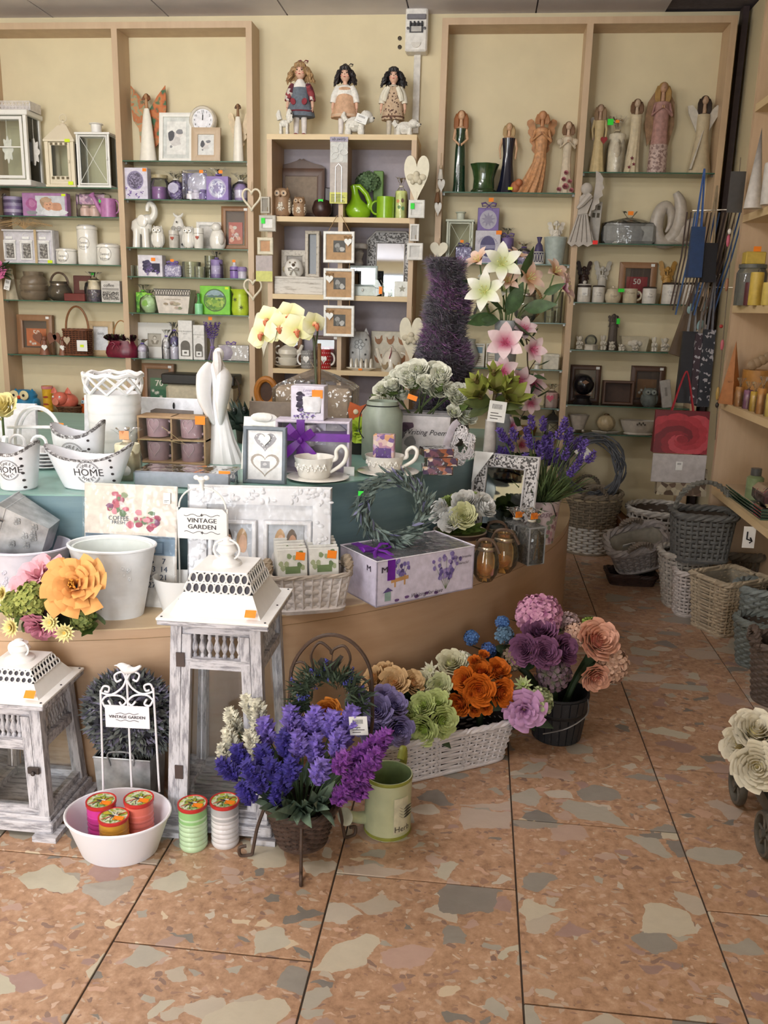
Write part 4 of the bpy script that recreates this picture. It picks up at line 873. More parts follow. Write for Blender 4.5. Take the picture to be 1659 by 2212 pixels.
Pa(t,'flower_heads',m,C('6a4f96',.7,.25,80),Su=True);m=M()
for k in range(9):a=2*pi*k/9;m.Tb([(w*.36*cos(a),w*.3*sin(a),0),(.004*cos(a),.004*sin(a),h*.3),(.014*cos(a),.014*sin(a),h*.56)],.0025,5)
Pa(t,'stems',m,C('8d7f9c',.7));Pa(t,'tie',M().Lt([(.012,h*.27),(.014,h*.3),(.012,h*.33)],10),C('8a74ac',.6));Sk(t,.0,-.03,h*.98,.022,.018)
X,w,h=SH(478,543,745,z);t=Th('soap_box','low grey gift box with a purple ribbon and a pale rosette soap','gift box',(X,YI-.02,z));Pa(t,'carton',M().box((0,0,0),(w,.07,h),.003),C('bdb8b4',.5));Pa(t,'rosette',M().Lt([(0,.012),(w*.14,.01),(w*.2,.004),(w*.24,0)],22,mod=lambda a,z_:1+.05*cos(14*a)).xf(LM((-w*.26,-.037,h*.52),rx=pi/2)),C('a9a0ae',.5));bow(t,'ribbon_bow',(-w*.1,-.02,h+.008),.03,C('6a4f96',.5));Pa(t,'wrapping',M().box((0,0,0),(w*1.02,.075,h*1.02),.003),CELLO)
z=ZR[6]
X,w,h=SH(303,372,786,z);boxframe('shadow_box','brown box frame with a green card marked 70',X,YI+.02,z,w,h,BRN,C('2f6b46',.6),'70',None,3)
X,w,h=SH(366,520,806,z);t=Th('storage_case','cream storage case with a black lid at the bottom of the shelf unit','case',(X,YI-.05,z));Pa(t,'case_body',M().box((0,0,0),(w*.92,.14,h*.72),.02),C('c9bfa6',.5));Pa(t,'lid',M().box((0,0,h*.72),(w,.16,h*.28),.006),C('24211f',.4));Pa(t,'handle',M().Tb([(w*.5,-.05,h*.3),(w*.56,-.06,h*.5),(w*.54,-.06,h*.8),(w*.5,-.05,h*.9)],.005,6),C('4a3c34',.4))
z=ZL[0];X,w,h=SH(-22,83,247,z);LT=.14
t=Th('glass_cabinet','large white glazed lantern cabinet with lace ornaments hanging inside','lantern',(X,4.87,z));d=.17
Pa(t,'base',M().box((0,0,0),(w*1.04,d*1.04,.03),.003),WM);Pa(t,'top',M().box((0,0,h-.028),(w*1.06,d*1.06,.028),.004),WM)
for sx in(-1,1):
 for sy in(-1,1):Pa(t,'post',M().box((sx*(w/2-.012),sy*(d/2-.012),.03),(.018,.018,h-.058)),WM,Sm=0)
for sy in(-1,1):Pa(t,'pane',M().box((0,sy*(d/2-.012),.03),(w-.04,.002,h-.058)),GLASS,Sm=0)
for sx in(-1,1):Pa(t,'pane',M().box((sx*(w/2-.012),0,.03),(.002,d-.04,h-.058)),GLASS,Sm=0)
dr=Pa(t,'door_frame',Rb(w-.05,h-.07,.016,.008,-d/2-.004,.035),WM,Sm=30)
for k in range(1):Pa(dr,'bar',M().box((0,-d/2,h*.5),(w-.08,.004,.006)),WM,Sm=0)
for dx,dy in((.02,-.07),(-.1,-.07),(.135,0)):
 lo=Pa(t,'lace_ornament',M().prism([(.028*(1+.18*cos(8*a))*cos(a),.062*(1+.18*cos(8*a))*sin(a))for a in[2*pi*i/48 for i in range(48)]],.003),C('e6e0d8',.7),loc=(dx,dy,h*.48));Pa(lo,'string',M().Tb([(0,0,.06),(0,0,h*.44)],.0012,4),C('e6e0d8',.7))
X,w,h=SH(7,87,228,z);zt=PY(45,245,4.87).z;t=Th('lace_tray','small white metal tray with pierced flower sides on top of the glazed cabinet','tray',(X,4.87,z+SH(-22,83,247,z)[2]));hh=.045;m=M().box((0,0,0),(w,.12,.004));m.use(C('ded9d8',.5));Pa(t,'tray_base',m,Sm=0)
m=M()
for k in range(11):
 x=-w/2+w*(k+.5)/11;[m.Tb([(x+.008*cos(2*pi*i/8),-.06,.022+.018*sin(2*pi*i/8))for i in range(8)],.002,4,True),m.Tb([(x-.011,-.06,.004),(x+.011,-.06,hh-.003)],.0016,4),m.Tb([(x+.011,-.06,.004),(x-.011,-.06,hh-.003)],.0016,4)]
for sx in(-1,1):m.box((sx*w/2,0,0),(.003,.12,hh))
m.box((0,.06,0),(w,.003,hh));m.Tb([(-w/2,-.06,hh),(w/2,-.06,hh),(w/2,.06,hh),(-w/2,.06,hh)],.0025,5,True);Pa(t,'pierced_sides',m,C('e3dedd',.5))
X,w,h=SH(107,172,253,z);t=metal_lantern('lantern','cream pagoda lantern with pierced panels and pointed roof',X,YI-.01,z,w,.14,h,Wo('e4d8c0','b39a78',.3,(9,9,9),12),'roof',post=.02);m=M()
for zz in(.11,.58):
 for i in range(4):m.box((-w*.24+w*.16*i,-.068,h*zz),(w*.08,.004,.012))
Pa(t,'pierced_panels',m,C('6f6248',.6),Sm=0);Pa(t,'solid_panel',M().box((0,-.062,.012),(w*.7,.004,h*.12)),C('e0d4bc',.5),Sm=0);Sk(t,w*.3,-.073,h*.64,.03,.016,LIME);Sk(t,w*.34,-.073,.02,.028,.018,LIME)
X,w,h=SH(175,248,268,z);metal_lantern('lantern','white lantern with crossed wires on its glass and a short chimney',X,YI-.01,z,w,.13,h,WM,'flat',cross=True)
z=ZL[1]
X,w,h=SH(10,58,420,z);t=Th('candle_jar','purple striped layered candle jar on the shelf under the lanterns','candle jar',(X,YI,z));r_=w/2
for k in range(6):Pa(t,'wax_layer',M().Lt([(0,h*(.02+.14*k)),(r_*.97,h*(.02+.14*k)),(r_*.97,h*(.02+.14*(k+1))),(0,h*(.02+.14*(k+1)))],22),C(('5a4470','a99ab4','6d5486','8f80a0','52406a','9a8aac')[k],.4))
Pa(t,'glass',M().Lt([(0,0),(r_,0),(r_*1.02,h*.9),(r_*.94,h),(r_*.9,h)],24),GLASS);Pa(t,'string',M().Tb([(-r_*1.0,0,h*.6),(-r_*1.2,-.01,h*.8),(-r_*.6,-.03,h*1.0)],.002,5),WHITE)
X,w,h=SH(58,153,419,z)
def spa(m,w,h,y):
 m.use(C('c7c9cf',.5));m.Ft(Re(-w*.2,w*.46,h*.04,h*.88),y);blob(m,-w*.28,h*.52,w*.13,h*.25,y-.0002,C('a85c92',.6));blob(m,-w*.28,h*.55,w*.08,h*.16,y-.0004,C('b97aa6',.6))
 blob(m,w*.2,h*.2,w*.3,h*.18,y-.0004,C('dcdde2',.6));blob(m,w*.26,h*.42,w*.14,h*.2,y-.0006,C('c99578',.6));blob(m,w*.02,h*.6,w*.12,h*.24,y-.0006,C('a98c72',.6));blob(m,w*.09,h*.48,w*.11,h*.22,y-.0009,C('d3a184',.6),j=.05);blob(m,w*.04,h*.7,w*.12,h*.12,y-.0011,C('b89a80',.6));m.use(C('8a4a42',.6));m.Ft(circ(8,w*.02,h*.018,w*.1,h*.36),y-.0013);m.use(C('4a3a34',.6));m.Ft(circ(8,w*.018,h*.014,w*.06,h*.5),y-.0013);m.Ft(circ(8,w*.018,h*.014,w*.13,h*.52),y-.0013);blob(m,-w*.3,h*.15,w*.12,h*.1,y-.0004,C('8e8f96',.6))
t=Gb('bath_set_box','wide pink bath set carton with a picture of a resting woman',X,YI-.02,z,w,.05,h,C('a978a8',.45),spa);Sk(t,w*.44,-.0275,h*.92,.024,.012,LIME)
X,w,h=SH(168,228,416,z);t=Th('gift_basket','wrapped bath gift with pink petals and round jars in cellophane','gift set',(X,YI+.03,z));Pa(t,'header_card',M().box((0,.0,h*.55),(w,.02,h*.42),.004),Mo(['c79ab8','a87aa0','d9b9cc','8f6a90'],60))
for dx in(-.045,.01):Pa(t,'round_jar',M().Lt([(0,0),(.026,0),(.03,.02),(.03,.05),(.02,.06),(.02,.066),(0,.066)],16,c=(dx,-.01,0)),C('d3b3a8',.3))
Pa(t,'wrapping',M().box((0,-.005,0),(w*1.03,.09,h*.99),.008),CELLO)
X,w,h=SH(204,257,424,z);PK=C('b878ac',.35)
t=Th('watering_can','small pink metal watering can with a long spout','watering can',(X,YI-.03,z));Pa(t,'body',M().Lt([(0,0),(w*.3,0),(w*.3,h*.85),(w*.28,h*.85),(w*.28,.006),(0,.006)],22,c=(w*.18,0,0)),PK);Pa(t,'spout',M().Tb([(-w*.02,0,h*.12),(-w*.22,0,h*.45),(-w*.42,0,h*.92)],[.016,.012,.01],10),PK);Pa(t,'rose',M().Lt([(.01,0),(.02,.018),(0,.02)],14).xf(LM((-w*.42,0,h*.92),ry=-.6)),PK);Pa(t,'handle',M().Tb(handle_pts(0,w*.46,h*.5,w*.14,h*.3),.004,6),PK);Sk(t,-w*.05,-.03,h*.72,.016,.014,GREENST)
z=ZL[2]
X,w,h=SH(2,122,497,z);t=Th('lantern_gift_box','pale grey boxed set of three white mini lanterns with raffia bow','gift box',(X,YI-.01,z));Pa(t,'tray',M().box((0,.02,0),(w,.06,h),.003),C('cfcbd2',.6));Pa(t,'box_edge',Rb(w,h,.01,.02,-.03,0),C('dcd9dd',.5))
for k in range(3):
 x=-w*.3+w*.3*k;ml=Pa(t,'mini_lantern',Rb(w*.22,h*.55,.011,.012,-.02,h*.1).box((x*0,-.012,h*.65),(w*.24,.014,.008)).box((0,-.012,h*.72),(w*.12,.012,.014)),C('ecebea',.4),loc=(x,0,0));Pa(ml,'window',M().box((0,-.009,h*.16),(w*.14,.003,h*.42)),Mo(['77736f','a8a49e','5c5854'],120),Sm=0);Pa(ml,'ring',M().Tb([(.02*cos(a),-.012,h*.79+.02*sin(a))for a in[pi*i/8 for i in range(9)]],.0015,5),C('e6e4e2',.4))
m=M();q=random.Random(5)
for i in range(40):a=q.uniform(-1.3,1.3);L_=q.uniform(.05,.17);m.Tb([(.0,-.02,h*1.02),(.4*L_*sin(a),-.03,h*1.02+.02+.3*L_*abs(cos(a))),(L_*sin(a)*1.2,-.03+q.uniform(-.02,.02),h*1.02+.3*L_*cos(a))],.0012,4)
Pa(t,'raffia_bow',m,C('b99a70',.8),Su=True);Pa(t,'raffia_band',M().box((w*.2,-.036,0),(.014,.002,h)),C('c4ac86',.8),Sm=0);Sk(t,w*.44,-.037,.012,.028,.016,LIME)
for x0,x1,yt,lb in((126,169,537,'low white lidded canister with a round wreath print'),(170,212,487,'tall white lidded canister with a round wreath print'),(214,262,527,'wide white lidded canister at the shelf divider')):
 X,w,h=SH(x0,x1,yt,z);t=Cn('canister',lb,X,YI-.01,z,w*.49,h,CER,CER,('Sweet','Home'),.12 if h>.15 else.2,False,size=w*.17);m=M();ring_deco(m,0,(h*.88)*.58 if h<.2 else h*.53,w*.3,w*.49+.0006);ring_deco(m,0,(h*.88)*.58 if h<.2 else h*.53,w*.28,w*.49+.0006);Pa(t,'wreath_print',m,C('9a9690',.6),Sm=0)
z=ZL[3]
X,w,h=SH(14,42,578,z);t=lady('stone_statue','grey stone statue with a white tag and pink flowers behind it',X,YI-.02,z,h,C('b3a78e',.7),C('b3a78e',.7),C('a59878',.7),[(0,.2),(.3,.16),(.6,.12),(.78,.09)],5,.1);Ht(t,(.0,-.055,h*.3),.034,.06,rot=(0,.25,0),lines=2)
X,w,h=SH(46,102,587,z);t=Th('stoneware_jug','brown stoneware jug with ribbed shoulders','jug',(X,YI,z));Pa(t,'body',M().Lt([(0,0),(w*.38,0),(w*.48,h*.12),(w*.5,h*.3),(w*.46,h*.33),(w*.5,h*.38),(w*.5,h*.52),(w*.46,h*.56),(w*.48,h*.62),(w*.4,h*.8),(w*.33,h*.86),(w*.36,h),(w*.3,h),(w*.28,h*.86),(0,h*.8)],24),C('7b6c5a',.35));m=M();[text(m,'love',0,h*.3,w*.14,wrap=(0,0,w*.505))];Pa(t,'lettering',m,C('4a3f34',.6),Sm=0)
def bowl_votive(name,label,X,Y,z,w,h,tint,grp=None,upright=True,band='8a8078'):
 t=Th(name,label,'candle glass',(X,Y,z),0,grp);r=w*.48;gh=h*.68 if upright else h
 Pa(t,'glass_bowl',M().Lt([(0,0),(r*.55,.001),(r*.9,gh*.2),(r,gh*.42),(r*.9,gh*.64),(r*.68,gh*.8),(r*.66,gh*.86),(r*.78,gh),(r*.75,gh),(r*.62,gh*.85),(r*.64,gh*.8),(r*.86,gh*.62),(r*.95,gh*.42),(r*.84,gh*.2),(0,.008)],26),tint);Pa(t,'metal_band',M().Lt([(r*.7,gh*.78),(r*.72,gh*.79),(r*.72,gh*.87),(r*.7,gh*.88)],24),C(band,.25,metal=.8));return t
BHAN=C('5b4738',.5)
X,w,h=SH(105,157,588,z);t=bowl_votive('candle_glass','smoky round candle glass with a leather loop handle',X,YI-.01,z,w,h,Cl('b8ac98',.3));Pa(t,'handle',M().Tb([(w*.36*cos(a),0,h*.6+h*.38*sin(a))for a in[pi*i/14 for i in range(15)]],.006,6),BHAN)
X,w,h=SH(146,199,595,z);t=Th('jewellery_box','open dark red wooden keepsake box with a mirror in the lid','box',(X,YI,z));RD=C('6b2420',.4);Pa(t,'tray',M().box((-w*.02,-.035,0),(w*.85,.06,h*.3),.003),RD);Pa(t,'lid',M().box((w*.04,.03,0),(w*.72,.012,h),.003),C('5a2a24',.4));Pa(t,'mirror',M().box((w*.1,.0225,h*.45),(w*.34,.002,h*.34)),C('a8a49c',.15,metal=.7),Sm=0)
X,w,h=SH(190,229,588,z);t=Th('scented_bag','cellophane bag with a cream candle over dark potpourri','gift bag',(X,YI-.03,z));Pa(t,'potpourri',M().Lt([(0,0),(w*.4,0),(w*.42,h*.4),(0,h*.45)],16),Mo(['3d3540','55465a','2b2630','6a5a58'],120));Pa(t,'candle',M().Lt([(0,h*.4),(w*.32,h*.4),(w*.32,h*.72),(0,h*.72)],16),C('d5c8a8',.5));Ce(t,w,.1,h,neck=.8,tie=C('8a7a60',.6));Sk(t,0,-.02,h*.93,.016,.012,GREENST)
X,w,h=SH(229,269,607,z)
def cof(m,w,h,y):m.use(C('2e2a28',.6));text(m,'coffee',-w*.08,h*.78,h*.22,y,bold=.012);m.use(Mo(['3a3634','8f8a84','c9c4bc','58524e'],300));m.Ft(Re(-w*.44,w*.44,h*.1,h*.5),y);m.use(C('6a645e',.6));[m.Ft(Re(-w*.44,w*.44,h*(.55+.04*k),h*(.57+.04*k)),y)for k in range(3)]
Gb('coffee_tin','pale square tin with the word coffee and a newspaper pattern',X,YI-.02,z,w,.08,h,C('cfcac4',.45),cof,cat='tin')
a=PY(4,588,4.86);t=Th('pink_peony','pink artificial peony with dark leaves hanging from the shelf post','flower',(a.x,4.80,a.z));Pa(t,'flower',peony(.055,4).xf(LM((0,0,0),rx=1.2)),Pe('d06c9c','b04478'));m=M()
for k in range(5):leaf(m,(.01,.0,0),(1,-.1,-.6+.3*k),.1,.045,.1)
Pa(t,'leaves',m,C('47663a',.6));Pa(t,'stem',M().Tb([(0,.01,0),(-.02,.03,-.06),(-.03,.04,-.1)],.003,5),C('55683a',.6))
z=ZL[4]
X,w,h=SH(32,108,680,z);boxframe('shadow_box','brown box frame with an orange card marked 50',X,YI+.02,z,w,h,BRN,C('cf6a34',.6),'50',None,4)
for x0,x1,lb in((88,124,'rust wooden angel with heart wings in front of the orange card frame'),(131,158,'rust wooden angel with heart wings beside the wicker bag')):
 X,w,h=SH(x0,x1,716,z);t=Th('wooden_angel',lb,'figurine',(X,YI-.05,z));RU=wood('8a5a44','744838',(6,6,2));Pa(t,'body',M().Lt([(0,0),(w*.32,0),(w*.1,h*.62),(0,h*.64)],16),RU);Pa(t,'head',M().ell((0,0,h*.7),(w*.14,w*.14,w*.15),12,8),RU)
 for s_ in(-1,1):Pa(t,'wing',M().prism(heart(w*.56,h*.52),.006,.006),RU,loc=(s_*w*.27,0,h*.44),rot=(0,s_*.35,0))
 Pa(t,'white_heart',M().prism(heart(.034,.034),.006,-w*.3-.004),WHITE,loc=(w*.1,.01,h*.18))
X,w,h=SH(138,205,662,z);hb=PY(171,712,YI).z-z;WB=C('7a4a30',.6,.2);t=Wi('wicker_bag','brown wicker handbag with a tall hoop handle and a white tag',(X,YI-.03,z),w*.82,.1,hb,WB,'rect',13,22,1.0,.95,.0028,1,.002,handle=None,liner=C('3f2418',.8));Pa(t,'handle',M().Tb([(w*.36*cos(a),0,hb+(h-hb)*sin(a))for a in[pi*i/18 for i in range(19)]],.006,6),C('8a5c38',.5));Pa(t,'heart_patch',M().prism(heart(.04,.05),.003,-.054),C('b9a890',.7),loc=(-w*.22,0,hb*.4));tg=Ht(t,(w*.28,-.062,hb*.2),.062,.062,lines=0,bars=False);Sk(tg,.0,-.002,.03,.022,.014,LIME)
X,w,h=SH(182,236,694,z)
Fr('photo_frame','pale natural wood frame with a white mount behind the wicker bag',X,YI+.045,z,w,h,w*.2,wood('cbb28c','bb9f78',(6,6,2)),C('d9d8d6',.6),lambda m,a,b,y,f:(m.use(C('e2e2e4',.6)),m.Ft(Re(-a*.5,a*.5,f,f+b*.95),y),m.use(C('5d5a56',.6)),text(m,'family',0,f+b*.7,a*.2,y-.0006,slant=.3)),.05)
X,w,h=SH(236,305,690,z);zb_=PY(270,735,YI).z-z;t=Th('flower_handbag','burgundy satin handbag planter crowned with dark and cream roses','handbag',(X,YI-.05,z));Pa(t,'bag',M().Lt([(0,0),(w*.44,0),(w*.5,zb_*.25),(w*.47,zb_*.55),(w*.38,zb_*.85),(w*.36,zb_),(0,zb_)],26,1,.5,mod=lambda a,z_:1+.035*cos(9*a)),C('6e1830',.35,.2,60));Pa(t,'handle',M().Tb([(w*.26*cos(a),0,zb_+(h-zb_)*.95*sin(a))for a in[pi*i/14 for i in range(15)]],.0035,6),C('a8784c',.4));bow(t,'satin_bow',(-.02,-w*.25,zb_*.8),.03,C('7e1c38',.35))
for k in range(7):Pa(t,'rose',rose(.026,k,4).xf(LM((w*(-.36+.12*k),-.015+.012*(k%2),zb_+.012),rx=.5)),Pe('e4dcc0','c9b98a')if k==3 else Pe('3c1822','2a1018'))
m=M();[leaf(m,(w*rnd.uniform(-.4,.4),0,zb_),(rnd.uniform(-1,1),-.6,rnd.uniform(.1,.7)),.05,.022)for k in range(16)];Pa(t,'leaves',m,C('4e5234',.7))
z=ZL[5]
X,w,h=SH(30,88,838,z,4.9);t=owl('owl_money_box','blue ceramic owl money box with big cream eyes',X,YI-.04,z,w,h,C('2f86b4',.3),C('e8dcae',.4),C('d8502c',.4),'money box')
X,w,h=SH(93,117,834,z,4.9);t=Th('boot_vase','yellow ceramic boot painted with red fish','vase',(X,YI-.02,z));Pa(t,'shaft',M().Lt([(0,0),(w*.42,0),(w*.4,h*.3),(w*.44,h*.96),(w*.46,h),(w*.38,h),(w*.34,h*.3),(0,h*.3)],18),C('dcae2c',.35));Pa(t,'foot',M().ell((w*.1,-.03,h*.12),(w*.5,.05,h*.12),14,8),C('dcae2c',.35));Pa(t,'trim',M().Lt([(w*.45,h*.9),(w*.48,h*.93),(w*.48,h),(w*.45,h*1.01)],18),C('d88a8a',.4));m=M();[blob(m,.002,h*zz,w*.24,h*.035,-w*.45,C('9c3424',.5))for zz in(.62,.36)];Pa(t,'fish_print',m,Sm=0);Pa(t,'sole',M().ell((w*.1,-.03,h*.02),(w*.52,.052,h*.03),14,5),C('b83424',.4))
X,w,h=SH(120,176,842,z,4.9);t=Th('pig_money_box','coral pink ceramic pig money box with big ears','money box',(X,YI-.05,z+.03));PG=C('d8705c',.3)
Pa(t,'body',M().ell((0,0,h*.36),(w*.48,.06,h*.36),18,10),PG);Pa(t,'head',M().ell((-w*.06,-.045,h*.48),(w*.3,.04,h*.28),16,9),PG);Pa(t,'snout',M().Lt([(w*.13,0),(w*.12,.016),(0,.018)],14).xf(LM((-w*.1,-.075,h*.38),rx=pi/2)),C('e08a74',.3))
for s_ in(-1,1):Pa(t,'ear',M().Lt([(w*.14,0),(w*.08,h*.14),(0,h*.26)],10,1,.4,c=(-w*.08+s_*w*.26,-.02,h*.68)),PG);Pa(t,'eye',M().ell((-w*.08+s_*w*.12,-.082,h*.58),(.006,.004,.007),8,6),WHITE)
Wi('nest_basket','shallow brown nest basket under the pink pig',(X+.02,YI-.04,z),.15,.12,.05,C('6d4c34',.7,.2),'round',6,22,1,.8,.003,1,.002)
X,w,h=SH(180,200,858,z,4.9);owl('owl_figurine','small orange and blue owl half hidden behind the white lattice vase',X,YI-.02,z,w*1.2,h,C('c9622c',.4),C('a8c4d8',.4),C('d8a02c',.4))
YB=4.80;KT=ZK[0]
def doll(label,x0,x1,yt,zb,hair_m,dress_m,dress_prof,sleeve_m,shoe_m,leg_m,curly,extra=None,bonnet=None):
 X,w,H=fitY(x0,x1,yt,zb,YB);t=Th('doll',label,'doll',(X,YB,zb));SK=C('e0b49c',.45,.04);u=H
 hz,hr=.80*u,.088*u
 m=M().Lt([(0,-hr*1.1),(hr*.42,-hr*1.0),(hr*.78,-hr*.5),(hr*.9,0),(hr*.86,hr*.5),(hr*.5,hr*.95),(0,hr*1.05)],18,.92,.95,c=(0,0,hz));m.Tb([(0,0,.66*u),(0,0,hz-hr*.6)],[.032*u,.03*u],10);m.ell((0,-hr*.9,hz-hr*.12),(hr*.1,hr*.13,hr*.12),8,5)
 for s_ in(-1,1):m.ell((s_*hr*.88,hr*.05,hz-hr*.1),(hr*.1,hr*.15,hr*.2),8,5)
 hd=Pa(t,'head',m,SK)
 for s_ in(-1,1):
  e=Pa(hd,'eye',M().ell((s_*hr*.34,-hr*.78,hz+hr*.08),(hr*.14,hr*.08,hr*.1),10,6),C('4a3a2c',.2));Pa(hd,'eyebrow',M().Tb([(s_*hr*.18,-hr*.88,hz+hr*.27),(s_*hr*.36,-hr*.84,hz+hr*.32),(s_*hr*.52,-hr*.74,hz+hr*.27)],hr*.025,4),C('6a4a34',.7))
  Pa(hd,'cheek',M().ell((s_*hr*.48,-hr*.66,hz-hr*.28),(hr*.17,hr*.06,hr*.14),10,6),C('d89480',.5))
 Pa(hd,'lips',M().ell((0,-hr*.84,hz-hr*.48),(hr*.18,hr*.06,hr*.07),10,6),C('c0504c',.4))
 q=random.Random(int(x0));m=M();m.ell((0,hr*.2,hz+hr*.18),(hr*1.08,hr*1.0,hr*1.02),18,10)
 for i in range(7):a=-1.1+2.2*i/6;m.Tb([(hr*.2*sin(a),-hr*.3,hz+hr*1.15),(hr*.7*sin(a),-hr*.95*cos(a*.7),hz+hr*.8),(hr*.86*sin(a),-hr*.95*cos(a*.8),hz+hr*.42)],[hr*.2,hr*.22,hr*.1],6)
 n=34 if curly else 20
 for i in range(n):
  a=-2.2+4.4*i/(n-1)+q.uniform(-.08,.08);L_=hr*q.uniform(1.5,2.3)*(1 if curly else.95)
  px,py=sin(a)*hr*1.02,cos(a)*hr*.7+hr*.12;pts=[]
  for k in range(8):
   f=k/7;pts.append((px*(1+.75*f*curly+.3*f)+hr*.16*sin(k*1.7+i)*curly,py+hr*.12*cos(k*1.7+i),hz+hr*.55-L_*f))
  m.Tb(pts,[hr*.2,hr*.24,hr*.25,hr*.24,hr*.22,hr*.2,hr*.16,hr*.05],6)
 Pa(t,'hair',m,hair_m)
 if bonnet:bow(t,'hair_bow',(hr*.5,-hr*.3,hz+hr*1.15),hr*.75,bonnet)
 Pa(t,'dress',M().Lt([(r*u,k*u)for k,r in dress_prof],36,1,.72,mod=lambda a,z_:1+.07*max(0,1-z_/(.5*u))*cos(11*a)),dress_m)
 for s_ in(-1,1):
  pts=[(s_*.085*u,0,.645*u),(s_*.15*u,-.01*u,.52*u),(s_*.165*u,-.02*u,.40*u)]
  ar=Pa(t,'arm',M().Tb([pts[1],pts[2],(s_*.168*u,-.03*u,.36*u)],[.024*u,.02*u,.016*u],8),SK);Pa(t,'sleeve',M().Tb([pts[0],((pts[0][0]+pts[1][0])/2,0,.585*u),pts[1],(s_*.162*u,-.015*u,.44*u)],[.045*u,.052*u,.046*u,.044*u],10),sleeve_m)
  m=M().ell((s_*.168*u,-.03*u,.345*u),(.012*u,.02*u,.024*u),8,6)
  for k in range(4):m.Tb([(s_*.168*u,(-.045+.01*k)*u,.335*u),(s_*.17*u,(-.048+.011*k)*u,.305*u)],.0052*u,5)
  m.Tb([(s_*.165*u,-.045*u,.345*u),(s_*.155*u,-.06*u,.325*u)],.0055*u,5);Pa(ar,'hand',m,SK)
  lg=Pa(t,'leg',M().Tb([(s_*.05*u,0,.28*u),(s_*.052*u,0,.12*u),(s_*.052*u,0,.03*u)],[.042*u,.036*u,.03*u],10),leg_m);Pa(lg,'shoe',M().ell((s_*.053*u,-.022*u,.026*u),(.036*u,.062*u,.027*u),12,7),shoe_m)
 if extra:extra(t,u,hr,hz)
 return t
def plushdog(label,x0,x1,yt,zb,face=1,Y=4.735):
 X,w,h=fitY(x0,x1,yt,zb,Y);t=Th('plush_dog',label,'plush toy',(X,Y,zb),0 if face>0 else pi);FUR=C('e9e5dc',.95,.1,120,bmp=.8);fm=lambda a,z_:1+.07*sin(9*a+z_*400)+.05*sin(17*a+z_*900)
 Pa(t,'body',M().Lt([(w*.3*sin(pi*k/8),-w*.3*cos(pi*k/8))for k in range(9)],24,.75,.8,mod=fm).xf(LM((-w*.08,0,h*.42),ry=pi/2)),FUR)
 hd=Pa(t,'head',M().ell((w*.26,-.01,h*.68),(w*.2,w*.19,h*.26),20,12,fm),FUR);Pa(hd,'muzzle',M().ell((w*.42,-.015,h*.6),(w*.1,w*.1,h*.13),14,8,fm),FUR);Pa(hd,'nose',M().ell((w*.5,-.02,h*.63),(w*.035,w*.03,h*.04),8,6),BLACK)
 for s_ in(-1,1):Pa(hd,'ear',M().ell((w*.22,s_*w*.17,h*.72),(w*.07,w*.05,h*.2),12,8,fm),FUR);Pa(hd,'eye',M().ell((w*.38,s_*w*.09-.01,h*.76),(.005,.005,.005),8,6),BLACK)
 for sx in(-.28,.12):
  for sy in(-.13,.13):Pa(t,'leg',M().Lt([(0,0),(w*.09,.0),(w*.1,h*.1),(w*.08,h*.25),(w*.1,h*.4),(0,h*.42)],14,mod=fm,c=(w*sx,w*sy,0)),FUR)
 Pa(t,'tail',M().Tb([(-w*.36,0,h*.55),(-w*.46,0,h*.75),(-w*.42,0,h*.9)],[.014,.014,.006],8),FUR);return t
KNIT=Mo(['7a2a34','cfc4bc','5a2430','8f3a40'],60,.8)
def ex1(t,u,hr,hz):
 Pa(t,'lace_collar',M().Lt([(.09*u,.6*u),(.085*u,.64*u),(.05*u,.685*u),(.04*u,.7*u)],22,1,.8,c=(0,-.012*u,0)),C('ece8e2',.8));Pa(t,'hem_band',M().Lt([(.178*u,.3*u),(.182*u,.31*u),(.178*u,.32*u)],36,1,.74),C('6a2430',.8))
 for s_ in(-1,1):Pa(t,'pocket',M().prism(circ(14,.034*u,.042*u),.006,-.1*u),C('8a2c38',.8),loc=(s_*.075*u,-.014*u,.42*u),rot=(0,s_*.4,0))
doll('porcelain doll with blond curls, grey pinafore and red bow',606,692,118,KT,C('a8865c',.6,.25,60),C('67707c',.85,.15,80),[(.24,.0),(.25,.19),(.31,.178),(.42,.135),(.52,.11),(.6,.105),(.655,.085),(.67,.04)],KNIT,C('8f2028',.3),C('e4ddd8',.7),1,ex1,C('6e2028',.5))
def ex2(t,u,hr,hz):Pa(t,'bolero',M().Lt([(.125*u,.5*u),(.125*u,.58*u),(.1*u,.65*u),(.05*u,.675*u)],26,1,.78,c=(0,.022*u,0)),C('ece9e2',.9,.1,90,bmp=.6));Pa(t,'fur_trim',M().Lt([(.178*u,.26*u),(.19*u,.275*u),(.178*u,.29*u)],36,1,.76),C('dcc0a4',.9))
doll('porcelain doll with dark bobbed hair, peach dress and white bolero',706,786,126,KT,C('241c1e',.5,.25,60),C('cfa686',.55,.14,50),[(.24,.0),(.25,.19),(.3,.185),(.45,.135),(.56,.1),(.62,.1),(.67,.04)],C('ece9e2',.9,.1,90,bmp=.6),C('e4ddd0',.5),C('e4ddd8',.7),.55,ex2,C('3c342e',.6))
DOT=Mo(['bfa58a','c4ab90','b99e82','c4ab90','5a4034','bfa58a','c4ab90'],130,.8)
def ex3(t,u,hr,hz):
 for s_ in(-1,1):Pa(t,'cardigan_front',M().Tb([(s_*.06*u,-.055*u,.645*u),(s_*.1*u,-.062*u,.56*u),(s_*.125*u,-.05*u,.47*u)],[.03*u,.04*u,.036*u],8),C('e2dccb',.9))
 Pa(t,'collar',M().Lt([(.07*u,.655*u),(.06*u,.675*u),(.04*u,.685*u)],18),C('d8cdb8',.8));Pa(t,'hem_band',M().Lt([(.158*u,.255*u),(.163*u,.265*u),(.158*u,.275*u)],36,1,.74),C('6a4a38',.8))
